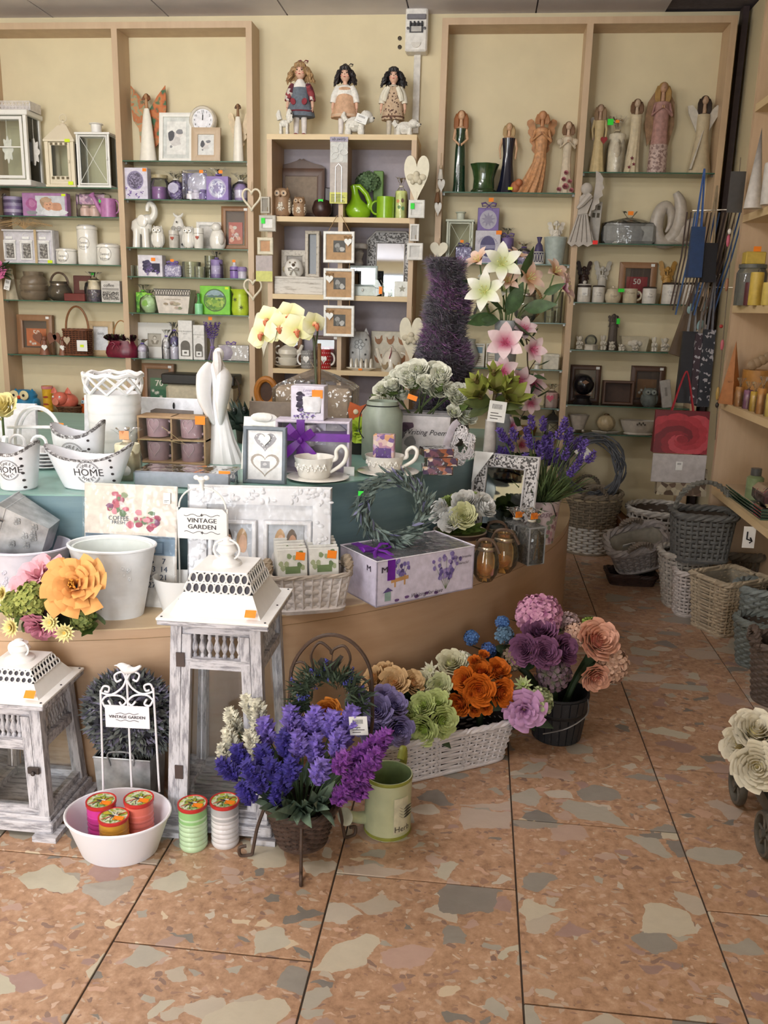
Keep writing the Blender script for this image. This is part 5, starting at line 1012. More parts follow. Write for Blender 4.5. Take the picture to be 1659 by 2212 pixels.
doll('porcelain doll with black ponytails and a dotted beige dress',810,892,130,KT,C('1d191d',.5,.25,60),DOT,[(.22,.0),(.23,.16),(.4,.135),(.52,.105),(.6,.1),(.655,.08),(.67,.04)],C('e2dccb',.9),C('e4e0d4',.5),C('c9bfae',.8),.9,ex3)
plushdog('white plush dog reaching up beside the doll in grey',600,634,232,KT,1);t=plushdog('white plush dog with a barcode tag lying before the peach doll',738,808,236,KT,1);Ht(t,(.02,-.06,.05),.06,.04,rot=(0,.35,0),lines=1);plushdog('white plush dog standing by the doll in the dotted dress',848,908,256,KT,1)
z=ZK[1]
X,w,h=fitY(596,698,338,z,4.9);t=Th('arched_frame','dark brown wooden frame with a scrolled top behind the owls','picture frame',(X,4.93,z),rot=(-.06,0,0));top_=[(-w/2,0),(w/2,0),(w/2,h*.86),(w*.42,h*.9),(w*.25,h*.93),(w*.1,h*.97),(w*.04,h),(0,h*.985),(-w*.04,h),(-w*.1,h*.97),(-w*.25,h*.93),(-w*.42,h*.9),(-w/2,h*.86)]
Pa(t,'back_board',M().prism(top_,.012,.012),DBR);Pa(t,'frame_moulding',Rb(w,h*.84,w*.16,.014,-.002,0),DBR,Sm=30);Pa(t,'backing',M().box((0,.006,h*.1),(w*.7,.004,h*.66)),C('8b7a68',.7),Sm=0)
def deco_owl(x0,x1,yt,lb):
 X,w,h=fitY(x0,x1,yt,z,4.78);t=owl('owl_figurine',lb,X,4.78,z,w,h,C('9a7a5c',.5),C('b0906c',.4),C('7a5a40',.5),chest=Mo(['d8cfbe','6a5a4a','e4dccc','b5a78f'],210))
deco_owl(589,629,403,'tall brown owl figurine with a cream filigree breast');deco_owl(632,661,423,'smaller brown owl figurine with a cream filigree breast')
X,w,h=fitY(674,717,433,z,4.8);t=Th('dark_votive','dark copper ball-shaped tealight holder beside the owls','tealight holder',(X,4.80,z));Pa(t,'bowl',M().Lt([(0,0),(w*.25,0),(w*.46,h*.3),(w*.5,h*.55),(w*.4,h*.92),(w*.34,h),(w*.3,h*.97),(w*.4,h*.5),(0,h*.1)],26),C('3a2420',.35,.4,30));Sk(t,0,-w*.4,h*.95,.026,.012,GREENST)
Pa(Th('small_dark_box','small black candle block standing by the bookcase divider','candle',(PY(712,420,4.92).x,4.92,z)),'block',M().box((0,0,0),(.045,.05,.17),.004),C('2a2020',.4))
X,w,h=fitY(748,804,402,z,4.79);LM_=C('86b41c',.18,.05,coat=.5);t=Th('green_jug_vase','glossy lime green vase with a hollow loop handle','vase',(X,4.79,z))
Pa(t,'body',M().Lt([(0,0),(w*.3,0),(w*.46,h*.12),(w*.5,h*.28),(w*.4,h*.42),(w*.2,h*.6),(w*.13,h*.8),(w*.16,h),(w*.12,h),(w*.1,h*.8),(0,h*.7)],26,1,.8,sway=lambda q:(-w*.22*(q/h)**1.2,0)),LM_);Pa(t,'loop_handle',M().Tb([(-w*.28,0,h*.98),(w*.0,0,h*.99),(w*.28,0,h*.75),(w*.42,0,h*.5),(w*.36,0,h*.3)],[w*.09,w*.1,w*.1,w*.11,w*.14],10),LM_)
t=Th('hydrangea_stem','dull green artificial hydrangea head behind the lime vase','flower',(X+.01,4.90,z));Pa(t,'flower_head',Hy(.075,70,.24,3).xf(LM((.02,0,h+.03),rx=.5)),Pe('6f8a62','55704c'));Pa(t,'stem',M().Tb([(0,0,0),(.01,0,h*.6),(.02,0,h)],.004,6),C('5a6a3a',.6))
X,w,h=fitY(807,828,370,z,4.92);Pa(Th('square_candle','tall square moss green candle behind the lime mug','candle',(X,4.93,z)),'wax',M().box((0,0,0),(w,w,h),.003),C('5c8428',.5))
X,w,h=fitY(813,852,426,z,4.78);mug('mug','lime green mug with its handle turned to the vase',X,4.78,z,w*.5,h,LM_,rz=pi)
X,w,h=fitY(852,880,410,z,4.79);t=Pi('pillar_candle','yellow green pillar candle with painted birds in cellophane',X,4.79,z,w*.45,h*.95,C('cfd88c',.4),cel=False);m=M();[blob(m,w*dx,h*dz,w*.12,w*.14,-w*.462-.0003*k,C(c_,.6))for k,(dx,dz,c_)in enumerate(((-.2,.6,'d8945c'),(.15,.62,'6a4a34'),(-.1,.4,'5c8a44'),(.2,.36,'4a7a44')))];Pa(t,'bird_print',m,Sm=0);Ce(t,w,w,h*1.42,neck=.78,tie=C('e8e0d0',.5))
X,w,h=fitY(828,888,424,z,4.95);Wi('dark_basket','dark little basket in the shadow behind the bird candle',(X,4.93,z),w*.8,.08,h*.8,C('2f2a24',.7),'round',8,20,1,.8,.003,1,.002)
a,b=PY(733,296,4.69),PY(735,440,4.69);H_=a.z-b.z
t=Th('hanging_clip_card','packaged wire hanger with a flower badge hanging on the bookcase divider','packet',(a.x,4.685,b.z));Pa(t,'card',M().box((0,0,0),(.092,.002,H_)),C('b3a9a2',.5),Sm=0);Pa(t,'yellow_panel',M().box((0,-.0018,0),(.092,.001,H_*.17)),C('cfcf5c',.5),Sm=0);Pa(t,'flower_panel',M().box((0,-.0018,H_*.62),(.09,.001,H_*.3)),C('c6c6c2',.5),Sm=0)
m=M()
for k in range(5):an=2*pi*k/5+.3;m.mark();m.Tb([(.014*cos(q),-.004,.026+.02*sin(q))for q in[2*pi*i/12 for i in range(12)]],.0018,5,True).xf(LM((0,0,H_*.77),ry=an))
Pa(t,'flower_badge',m,C('e4e2de',.4));Pa(t,'wire_hanger',M().Tb([(-.016,-.006,H_*.02),(-.016,-.006,H_*.55),(0,-.006,H_*.6),(.016,-.006,H_*.55),(.016,-.006,H_*.02)],.0018,5),C('c9c6c2',.3,metal=.7));Pa(t,'header',M().box((0,-.001,H_*.93),(.094,.003,H_*.07)),C('9a92a6',.5),Sm=0)
m=M();m.use(BLACK);text(m,'ab swirly',0,H_*.965,.02,-.004,slant=.2);[m.Ft(Re(-.04,.035-.008*(i%3),H_*(.02+.022*i),H_*(.028+.022*i)),-.0032)for i in range(6)];Pa(t,'print',m,Sm=0)
def hheart(label,x0,x1,yt,yb,Y,cher=True,thick=.008,long=.25,name='hanging_heart'):
 a,b=PY((x0+x1)/2,yt,Y),PY((x0+x1)/2,yb,Y);w=PY(x1,(yt+yb)/2,Y).x-PY(x0,(yt+yb)/2,Y).x;h=a.z-b.z
 t=Th(name,label,'heart ornament',(a.x,Y,b.z));Pa(t,'heart_plate',M().prism(heart(w,h,40,long),thick),C('e6dfc8',.5,.04))
 Pa(t,'string',M().Tb([(0,.003,h*.8),(0,.003,h*1.0),(.002,.003,h*1.22)],.0014,4),C('a08a68',.8))
 if cher:
  m=M();m.ell((0,-.006,h*.62),(.016,.012,.018),12,8);m.ell((0,-.006,h*.54),(.022,.012,.02),12,8)
  for s_ in(-1,1):m.ell((s_*.03,-.004,h*.57),(.02,.006,.016),10,7);m.ell((s_*.018,-.008,h*.48),(.012,.01,.014),10,6)
  Pa(t,'cherub_relief',m,C('cfc6ae',.6))
 return t
hheart('large cream hanging heart with a cherub on the bookcase upright beside the lime mug',872,930,335,446,4.68);hheart('large cream hanging heart with a cherub hanging beside the lavender tree',862,917,685,788,4.68);hheart('cream hanging heart half hidden behind the yellow orchid',548,590,674,772,4.68,False)
def plaque(label,x0,x1,yt,yb,hx,inner,st=None):
 Y=4.685;a,b=PY((x0+x1)/2,yt,Y),PY((x0+x1)/2,yb,Y);w=PY(x1,yt,Y).x-PY(x0,yt,Y).x;h=a.z-b.z
 t=Th('mini_plaque',label,'mini frame',(a.x,Y-.008,b.z));Pa(t,'frame_moulding',Rb(w,h,w*.2,.012),C(hx,.5),Sm=30);Pa(t,'backing',M().box((0,.008,h*.1),(w*.75,.003,h*.8)),C(inner,.6),Sm=0);Pa(t,'string',M().Tb([(0,.004,h),(0,.004,h+.04)],.0015,4),C('a08a68',.8))
 if st:Sk(t,-w*.25,-.001,h*.65,.02,.028,st)
plaque('grey hanging mini frame at the top of the bookcase upright by the owls',563,583,425,461,'b9b2a4','8f887c');plaque('grey hanging mini frame with a green price dot below the first one',560,596,465,500,'bdb8ae','e6e4e0',GREENST);plaque('cream hanging mini frame with a tan panel and four studs',556,590,513,550,'d8cfb8','c0926a')
plaque('white hanging mini frame with a silver heart under the cream heart',883,918,432,471,'e2e0da','dcdad6',GREENST);plaque('narrow white hanging mini frame on the bookcase upright',886,906,484,521,'e4e2de','bdbab6');plaque('square white hanging mini frame beside the octagonal mirror',880,914,525,562,'e4e2de','d0cecb')
a,b=PY(571,552,4.69),PY(571,608,4.69);t=Th('hanging_card','small printed card with a yellow strip hanging below the studded mini frame','card',(a.x,4.685,b.z));Pa(t,'card',M().box((0,0,0),(.09,.002,a.z-b.z)),C('b5a9a8',.6),Sm=0);Pa(t,'yellow_strip',M().box((0,-.0015,0),(.09,.001,(a.z-b.z)*.4)),C('cfcf78',.6),Sm=0)
def kid(m,a,b,y,f):m.use(C('b9946c',.7));m.Ft(Re(-a/2,a/2,f,f+b),y+.0005);m.use(C('54524e',.6));m.Ft(Re(-a*.22,a*.26,f+b*.3,f+b*.76),y);blob(m,-a*.06,f+b*.56,a*.1,b*.11,y-.0003,C('9a9894',.6));blob(m,a*.12,f+b*.42,a*.1,b*.1,y-.0003,C('bab8b4',.6));blob(m,-a*.05,f+b*.42,a*.07,b*.1,y-.0005,C('7a7874',.6))
for k,(y0,y1,lb,hx)in enumerate(((500,568,'top white frame with linen mount of the string of three',.3),(580,648,'middle white frame with linen mount of the string of three',-.3),(660,727,'bottom white frame with linen mount of the string of three',-.3))):
 a,b=PY(733,y0,4.68),PY(733,y1,4.68);h=a.z-b.z;w=.165
 t=Fr('hanging_photo',lb,a.x,4.665,b.z,w,h,.015,C('ecebe6',.4),C('b9946c',.7),kid,0,0,.016);Pa(t,'white_heart',M().prism(heart(.04,.04),.006,-.005),WHITE,loc=(w*hx,0,h*.52));bow(t,'raffia_knot',(w*hx,-.004,h*.8),.022,C('8a6a44',.8),tails=False)
 for s_ in(-1,1):Pa(t,'cord',M().Tb([(s_*w*.34,.006,h),(s_*w*(.06 if k==0 else.34),.006,h+(.08 if k==0 else.032))],.002,5),C('a08058',.8))
z=ZK[2]
X,w,h=fitY(597,702,598,z,4.78);t=Th('wooden_crate','whitewashed low wooden box under the ceramic chick','box',(X,4.80,z));Pa(t,'body',M().box((0,0,0),(w,.14,h),.003),Wo('d5cfc6','a49a8e',.42,(2,6,14),6));zc=z+h;Pa(t,'seam',M().box((0,-.0705,h*.86),(w,.001,.0015)),C('8a8074',.7),Sm=0)
X,w,h=fitY(613,655,558,zc,4.78);t=Th('chick_figurine','round white ceramic chick with a grey bow on the wooden box','figurine',(X,4.785,zc));Pa(t,'body',M().Lt([(0,0),(w*.36,0),(w*.48,h*.2),(w*.5,h*.45),(w*.4,h*.78),(w*.22,h*.96),(0,h)],22,1,.85),WC);Pa(t,'wing',M().ell((-w*.46,0,h*.4),(w*.1,w*.22,h*.18),10,7),C('b0a484',.5));Pa(t,'beak',M().Lt([(w*.09,0),(0,.02)],8).xf(LM((w*.06,-w*.38,h*.62),rx=pi/2)),C('5a4a3c',.5))
for dx in(-.06,.2):Pa(t,'eye',M().ell((w*dx-w*.06,-w*.37,h*.76),(.005,.004,.005),8,5),C('8a7a64',.4))
bow(t,'bow',(w*.08,-w*.44,h*.36),.03,C('8f887c',.6))
X,w,h=fitY(607,664,540,zc,4.84);Fr('photo_frame','rustic whitewashed frame standing behind the ceramic chick',X,4.845,zc,w,h,.03,Wo('cbc4b8','8e8478',.4,(6,6,6),10),C('a39c94',.6),None,.03)
X,w,h=fitY(658,689,498,zc,4.8);t=Th('slim_lantern','tall narrow whitewashed frame with dark glass beside the chick','picture frame',(X,4.81,zc));Pa(t,'frame_moulding',Rb(w,h,w*.22,.05,0,0),Wo('c9c0b2','8e8478',.4,(6,6,6),10),Sm=30);Pa(t,'dark_panel',M().box((0,.03,h*.06),(w*.6,.006,h*.88)),C('2e2c28',.25),Sm=0)
X,w,h=fitY(763,792,527,z,4.9);t=Th('candlestick','grey turned wooden candlestick behind the little mirror','candlestick',(X,4.86,z));Pa(t,'column',M().Lt([(0,0),(w*.46,0),(w*.46,h*.06),(w*.2,h*.12),(w*.3,h*.3),(w*.36,h*.42),(w*.18,h*.55),(w*.34,h*.62),(w*.2,h*.7),(w*.36,h*.82),(w*.18,h*.88),(0,h*.88)],20),C('b5b0aa',.6));Pa(t,'drip_plate',M().Lt([(w*.2,h*.88),(w*.6,h*.9),(w*.6,h*.98),(w*.5,h),(0,h)],20),C('b5b0aa',.6))
X,w,h=fitY(793,893,500,z,4.94);t=Th('octagonal_mirror','octagonal mirror with a pierced grey lattice frame','mirror',(X,4.945,z),rot=(-.05,0,0));c_=.045;oc=[(-w/2,0),(w/2,0),(w/2,h-c_),(w/2-c_,h),(-w/2+c_,h),(-w/2,h-c_)];ic=[(-w/2+.05,.0),(w/2-.05,.0),(w/2-.05,h-.06),(-w/2+.05,h-.06)]
Pa(t,'back_board',M().prism(oc,.01,.004),Mo(['a8a5a4','4a4642','b8b5b4','5c5854','c4c1be'],130));Pa(t,'edge',M().Tb([(x,0,zz)for x,zz in oc],.006,5,True),C('b9b5b2',.5));Pa(t,'mirror_glass',M().prism(ic,.002,.0015),C('8f9296',.03,.01,metal=1),Sm=0);Pa(t,'inner_edge',M().Tb([(x,-.001,zz)for x,zz in ic],.004,5,True),C('c4c0bc',.5))
X,w,h=fitY(752,815,575,z,4.8);t=Th('mirror_box','pale blue jewellery box with a mirror lid standing open','jewellery box',(X,4.78,z));Pa(t,'drawer_base',M().box((0,-.01,0),(w,.09,h*.32),.004),C('c9d2cc',.45));Pa(t,'knob',M().ell((.01,-.062,h*.2),(.007,.008,.008),8,6),C('e4e2dc',.3));l=Pa(t,'lid_frame',Rb(w,h*.7,.012,.012,.02,h*.32),C('aebab6',.45),Sm=30);Pa(l,'mirror_glass',M().box((0,.026,h*.36),(w*.84,.002,h*.6)),C('b4b8bc',.03,.01,metal=1),Sm=0)
X,w,h=fitY(800,852,603,z,4.72);t=Th('glass_butterfly','clear glass butterfly ornament with an orange price sticker','ornament',(X,4.725,z));Pa(t,'body',M().Tb([(0,0,.002),(0,0,h*.5),(.002,0,h*.75)],[.005,.007,.004],8),Cl('d8dcd4',.4))
for s_ in(-1,1):Pa(t,'upper_wing',M().prism([(0,h*.45),(s_*w*.2,h*.95),(s_*w*.46,h),(s_*w*.5,h*.8),(s_*w*.3,h*.5)][::s_],.008,-.004),Cl('dfe3da',.42,.1));Pa(t,'lower_wing',M().prism([(0,h*.42),(s_*w*.3,h*.48),(s_*w*.44,h*.25),(s_*w*.3,0),(s_*w*.12,h*.1)][::s_],.008,-.004),Cl('dfe3da',.42,.1));Pa(t,'antenna',M().Tb([(0,0,h*.72),(s_*.012,0,h*.95)],.0012,4),C('b9b4a8',.3))
Sk(t,-w*.08,-.007,h*.35,.018,.038)
X,w,h=fitY(852,886,608,z,4.73);t=Th('star_box','small white cube tealight box with a star cut-out','tealight holder',(X,4.74,z));Pa(t,'cube',M().box((0,0,0),(w,w*.8,h),.003),C('e2e3dc',.45));Pa(t,'star',M().Ft(star(w*.24,5,.45),0).xf(LM((0,-w*.4-.0006,h*.52))),C('9a988a',.6),Sm=0)
z=ZK[3]
X,w,h=fitY(592,652,740,z,4.77);t=Th('tea_for_one','cream teapot stacked on its cup and saucer','teapot',(X,4.77,z));CR=C('dad3c4',.2,.04,coat=.4);Pa(t,'saucer',M().Lt([(0,.002),(w*.3,.0),(w*.5,h*.13),(w*.48,h*.14),(w*.28,h*.05),(0,h*.05)],28),CR);cu=Pa(t,'cup',M().Lt([(0,h*.06),(w*.22,h*.06),(w*.34,h*.2),(w*.36,h*.42),(0,h*.42)],26),CR);Pa(cu,'cup_handle',M().Tb([(-w*.34-w*.12*sin(a),0,h*.3+h*.1*cos(a))for a in[pi*i/8 for i in range(9)]],.004,6),CR)
po=Pa(t,'pot',M().Lt([(0,h*.42),(w*.26,h*.42),(w*.36,h*.56),(w*.34,h*.72),(w*.2,h*.84),(0,h*.85)],26),CR);Pa(po,'lid_knob',M().Lt([(w*.2,h*.84),(w*.12,h*.9),(.005,h*.92),(.008,h*.97),(0,h)],16),CR);Pa(t,'spout',M().Tb([(w*.3,0,h*.58),(w*.44,0,h*.7),(w*.52,0,h*.92)],[.016,.012,.009],8),CR);Pa(t,'handle',M().Tb([(-w*.3-w*.16*sin(a),0,h*.7+h*.16*cos(a))for a in[pi*i/10 for i in range(11)]],.005,6),CR)
def dotmug(lb,x0,x1,yt,base,side):
 X,w,h=fitY(x0,x1,yt,z,4.76);t=mug('mug',lb,X,4.76,z,w*.48,h,C(base,.25),rz=0 if side>0 else pi,flare=1.05,inside=C('e4e0da',.25));m=M();r=w*.5+.001
 for i in range(10):
  for j in range(5):
   an=-1.4+.31*i+.15*(j%2);zz=h*(.12+.18*j);m.put([(r*sin(an+.045*cos(q)),-r*cos(an+.045*cos(q)),zz+.0035*sin(q))for q in[2*pi*k/6 for k in range(6)]],[tuple(range(6))])
 b=Pa(t,'dots',m,C('e9e6e0',.4),Sm=0,Su=True);b.rotation_euler=(0,0,0 if side>0 else-pi);hh=Pa(t,'heart_print',M().Ft(heart(.034,.04),-r-.001),C('e9e6e0',.4),Sm=0,loc=(0,0,h*.3));hh.rotation_euler=(0,0,0 if side>0 else-pi)
dotmug('grey mug with white dots and a white heart',650,678,757,'8f8e8c',-1);dotmug('red mug with white dots and a white heart',688,715,755,'a8282c',1)
X,w,h=fitY(604,642,722,z,4.93);boxframe('shadow_box','brown box frame with a dark red card marked 30 behind the tea set',X,4.93,z,w*1.5,h*1.0,BRN,C('6a2630',.6),'30',None,5)
X,w,h=fitY(678,728,725,z,4.93);boxframe('shadow_box','brown box frame with a dark red card marked 40 behind the dotted mugs',X,4.93,z,w*1.1,h,DBR,C('8a2434',.6),'40',None,6)
X,w,h=fitY(754,801,708,z,4.87);t=Th('cat_vase','white ceramic cat-shaped tealight holder with punched flowers','tealight holder',(X,4.88,z));Pa(t,'body',M().Lt([(0,0),(w*.4,0),(w*.48,h*.2),(w*.5,h*.5),(w*.44,h*.75),(w*.3,h*.9),(0,h*.93)],24,1,.6),C('d5d6d4',.3))
for s_ in(-1,1):Pa(t,'ear',M().Lt([(w*.14,0),(0,h*.16)],8,1,.5,c=(s_*w*.26,0,h*.84)),C('d5d6d4',.3))
m=M()
for k in range(5):an=2*pi*k/5;m.Tb([(w*.15*cos(an)+w*.09*cos(q),-w*.3,h*.6+w*.15*sin(an)+w*.09*sin(q))for q in[2*pi*i/10 for i in range(10)]],.002,5,True)
m.Tb([(0,-w*.3,h*.52),(w*.03,-w*.29,h*.2)],.002,5);Pa(t,'wire_flower',m,C('8e908e',.35));m=M();[m.mark().Ft(star(.008,5,.5),0).xf(LM((w*dx,-w*.29,h*dz)))for dx,dz in((-.3,.78),(.3,.72),(.28,.36),(-.3,.4),(.2,.18))];Pa(t,'cutouts',m,C('33312f',.6),Sm=0)
X,w,h=fitY(747,813,772,z,4.74);t=Th('toast_rack','cream ceramic toast rack on an oval dish','toast rack',(X,4.74,z));Pa(t,'dish',M().Lt([(0,.002),(w*.34,0),(w*.5,h*.2),(w*.48,h*.24),(w*.3,h*.14),(0,h*.14)],28,1,.45),CR)
for k in range(5):Pa(t,'arch',M().Lt([(0,0),(.022,.0),(.024,h*.4),(.014,h*.72),(0,h*.82)],14,.45,1.0,c=(-w*.32+w*.16*k,0,h*.14)),CR)
Sk(t,0,-w*.235,h*.12,.02,.01)
X,w,h=fitY(812,880,745,z,4.75);t=Th('hen_teapot','cream teapot with hen cut-outs, a pink ribbon and long spout','teapot',(X,4.75,z));Pa(t,'pot',M().Lt([(0,0),(w*.32,0),(w*.33,h*.06),(w*.3,h*.5),(w*.2,h*.74),(w*.1,h*.8),(0,h*.8)],26),CR);Pa(t,'lid',M().Lt([(w*.14,h*.78),(w*.1,h*.86),(.006,h*.9),(.009,h*.96),(0,h)],16),CR);Pa(t,'spout',M().Tb([(-w*.28,0,h*.25),(-w*.4,0,h*.5),(-w*.48,0,h*.86)],[.016,.012,.009],8),CR);Pa(t,'handle',M().Tb([(w*.28+w*.22*sin(a),0,h*.45+h*.26*cos(a))for a in[pi*i/10 for i in range(11)]],.0055,6),CR);Pa(t,'ribbon',M().Tb([(0,-.03,h*.92),(.0,-w*.24,h*.72),(-.008,-w*.31,h*.5)],[.004,.008,.009],6,False,.3),C('c06078',.5))
def hen(m,cx_,cz_,s_,y):m.Ft([(cx_+a*s_,cz_+b*s_)for a,b in((-.5,.5),(-.25,.15),(.1,.2),(.25,.55),(.4,.6),(.38,.4),(.45,.1),(.25,-.3),(.05,-.45),(-.2,-.4),(-.42,-.1))][::-1],y)
m=M();hen(m,-.03,h*.22,.04,-w*.335);hen(m,.03,h*.22,.04,-w*.335);Pa(t,'hen_cutouts',m,C('9a8462',.6),Sm=0)
X,w,h=fitY(800,885,716,z,4.93);t=Th('hen_board','square cream board with rows of brown hens behind the teapot','board',(X,4.95,z),rot=(-.05,0,0));Pa(t,'board',M().box((0,0,0),(w,.01,h),.003),C('cfc8b4',.5));m=M();[hen(m,w*(-.3+.3*i),h*(.25+.5*j),w*.22,-.006)for i in range(3)for j in range(2)];Pa(t,'hen_print',m,C('9a6a44',.6),Sm=0)
for x0,x1,y0,y1,lb in((522,563,408,455,'cream bent-wood wire heart hanging level with the white owls'),(525,566,604,648,'cream bent-wood wire heart hanging level with the lime oil burner')):
 a,b=PY((x0+x1)/2,y0,4.81),PY((x0+x1)/2,y1,4.81);h=a.z-b.z;t=Th('wire_heart',lb,'heart ornament',(a.x,4.815,b.z));Pa(t,'heart_outline',M().Tb([(x,0,zz)for x,zz in heart(h*.9,h,30)],.006,7,True),C('e4dac2',.5));Pa(t,'string',M().Tb([(0,0,h*.82),(.0,.01,h*1.35)],.0014,4),C('b09a78',.8))
for k,(x,y,lb)in enumerate(((952,375,'small white fabric angel hanging on the right unit post'),(945,425,'small brown twig ornament with a white heart on the right unit post'))):
 a=PY(x,y,4.82);t=Th('hanging_ornament',lb,'ornament',(a.x,4.815,a.z));Pa(t,'body',M().Lt([(0,-.03),(.016,-.03),(.008,.02),(0,.022)],12),C('ded8cc',.7)if k==0 else C('7a5638',.7));Pa(t,'head',M().ell((0,0,.032),(.01,.01,.011),10,7),C('c9b294',.6));Pa(t,'heart',M().prism(heart(.04,.07,24,.2),.005,-.012),C('d8d4cc',.5),loc=(.006,0,-.1));Pa(t,'string',M().Tb([(0,0,-.1),(0,0,.1)],.0015,4),C('a08a68',.8))
hheart('white pierced heart with two little birds hanging behind the lavender tree',929,968,523,562,4.815,False,long=.05);a=PY(948,545,4.814)
SKN=C('d3ab88',.5);GLZ=lambda hx:C(hx,.15,.15,30,coat=.6)
z=ZA[0]
X,w,h=SH(980,1012,238,z);t=lady('lady_statue','slender lady statue in a dark green strapless gown',X,YI,z,h,GLZ('1d3a28'),SKN,C('9c6238',.6),[(0,.085),(.1,.075),(.3,.07),(.5,.065),(.62,.055),(.7,.055),(.78,.07)],5,.06,None,'front',bust=True);
X,w,h=SH(1014,1076,356,z);t=Th('flower_pot','dark green glazed flower pot with a scalloped rim','plant pot',(X,YI-.01,z));Pa(t,'pot',M().Lt([(0,0),(w*.42,0),(w*.38,h*.12),(w*.36,h*.5),(w*.42,h*.8),(w*.5,h),(w*.46,h),(w*.36,h*.75),(0,h*.7)],40,1,.9,mod=lambda a,q:1+(.04*cos(9*a)if q>h*.75 else 0)),GLZ('2f4a26'));Pa(t,'foot_ring',M().Lt([(w*.42,0),(w*.45,.004),(w*.45,.012),(w*.4,.02)],30,1,.9),GLZ('2a4022'))
X,w,h=SH(1080,1118,265,z);t=lady('lady_statue','lady statue in a midnight blue off-shoulder gown',X,YI,z,h,GLZ('1a1c2e'),SKN,C('b09468',.6),[(0,.15),(.06,.13),(.2,.1),(.4,.08),(.56,.075),(.7,.09),(.78,.1)],6,.08,None,'down',bust=True,hair_len=.1);Sk(t,.02,-.062,.02,.024,.014,LIME)
X,w,h=SH(1125,1200,240,z);PA=C('c89468',.6,.2,70,bmp=.3);t=lady('angel_statue','peach angel statue with folded wings and a sweeping train',X+.02,YI-.01,z,h,PA,C('c08c66',.6),C('b07c54',.6),[(0,.17),(.05,.16),(.2,.12),(.38,.085),(.5,.07),(.65,.08),(.78,.085)],12,.16,lambda q:(-.5*h*max(0,.45-q)**1.5,0),'pray',bust=True,hair_len=.06,sleeves=PA);wings(t,.0,h*.42,h*.2,h*.5,C('b98458',.6,.2),.03,spread=.1);Pa(t,'train_roses',M().ell((-h*.3,-.03,.03),(.025,.02,.03),10,7).ell((-h*.26,-.045,.05),(.02,.015,.02),10,7),C('b06a44',.6))
X,w,h=SH(1204,1250,262,z);t=lady('lady_statue','ivory lady statue praying with pink flowers at her hem',X,YI,z,h,C('cdbfa8',.6,.1),C('cbb097',.6),C('7a5a40',.6),[(0,.12),(.06,.105),(.25,.075),(.5,.06),(.65,.065),(.78,.075)],9,.1,None,'pray',bust=True,hair_len=.09,sleeves=C('cdbfa8',.6,.1))
for s_ in(-1,1):Pa(t,'puff_sleeve',M().ell((s_*.105*h,0,.72*h),(.05*h,.045*h,.05*h),12,8),C('cdbfa8',.6,.1))
for k,(dx,dz)in enumerate(((0,.1),(-.09,.06),(.09,.05),(-.03,.2),(.06,.17),(0,.29))):Pa(t,'rose',rose(.03*h+.004*(k==0),k,4).xf(LM((dx*h,-.09*h+.06*h*(dz),dz*h),rx=1.3)),Pe('c07a80','9c4c58'))
z=ZA[1]
X,w,h=SH(964,1024,458,z);metal_lantern('lantern','pale sage lantern with crossed wires and frosted glass',X,YI,z,w,.11,h,Wo('c3c7b6','8a8c7c',.33,(9,9,9),12),'flat',cross=True);
X,w,h=SH(1026,1080,499,z)
def lv5(m,w,h,y):m.use(C('55507a',.6));m.Ft(circ(22,w*.3,h*.32,0,h*.52),y);m.use(C('8d8aa8',.6));m.Ft(Re(-w*.3,w*.3,h*.45,h*.56),y-.0004);m.use(C('7a769a',.6));arctext(m,'LAVENDER FRAGRANCE',0,h*.5,w*.4,h*.07,pi/2,2.4,True,y-.0006);m.use(C('a49ec0',.6));m.Ft(Re(-w*.45,w*.45,h*.04,h*.16),y)
t=Gb('fragrance_box','white lavender carton with a round purple window behind the lilies',X,YI,z,w,.07,h,C('c9c5cf',.5),lv5);Sk(t,w*.42,-.037,h*.94,.03,.02);zt=z+h
X,w,h=SH(1031,1077,450,zt);t=Gb('fragrance_box','purple square carton with a pale rosette on top of the white lavender carton',X,YI,zt,w,.05,h,C('75609e',.45),lambda m,w,h,y:(m.use(C('aaa6b6',.5)),m.Ft(circ(22,w*.4,h*.42,0,h*.48),y),m.use(C('8d889e',.5)),m.Ft([(p,q+h*.48)for p,q in star(w*.34,9,.5)],y-.0004)));bow(t,'ribbon_bow',(0,-.02,h+.012),.04,C('5d4a80',.5));Sk(t,.01,-.03,h+.04,.026,.02)
X,w,h=SH(983,1018,520,z,4.87);t=Th('soap_block','wrapped purple soap block tied with a bow before the sage lantern','soap',(X,4.87,z));Pa(t,'block',M().box((0,0,0),(w,.05,h*.72),.006),Mo(['6a6490','8a86ac','55507c'],130));Pa(t,'wrapping',M().box((0,0,0),(w*1.06,.056,h*.75),.006),CELLO);bow(t,'ribbon_bow',(0,-.01,h*.8),.03,C('4a3f70',.5));Sk(t,-.01,-.02,h*.96,.018,.014)
X,w,h=SH(1081,1110,492,z);t=Pi('pillar_candle','purple pillar candle in cellophane with a ribbon top',X,YI,z,w*.48,h*.72,C('6e5a8e',.45),cel=False);Ce(t,w,w,h,neck=.76,tie=C('5d4a80',.5));bow(t,'ribbon_bow',(0,-.01,h*.78),.035,C('5d4a80',.5))
X,w,h=SH(1111,1150,522,z);t=Th('potpourri_bag','purple potpourri jar in cellophane beside the small pierced votive','gift bag',(X,YI-.01,z));Pa(t,'jar',M().Lt([(0,0),(w*.42,0),(w*.46,h*.3),(w*.36,h*.55),(0,h*.58)],18),Mo(['6a5f84','8a80a0','4f4668'],110));Ce(t,w,.1,h,neck=.74,tie=C('5d4a80',.5))
X,w,h=SH(1150,1175,513,z);t=Th('pierced_votive','small white pierced votive cup with a purple sachet in it','votive',(X,YI-.03,z));m=M();r_=w*.48
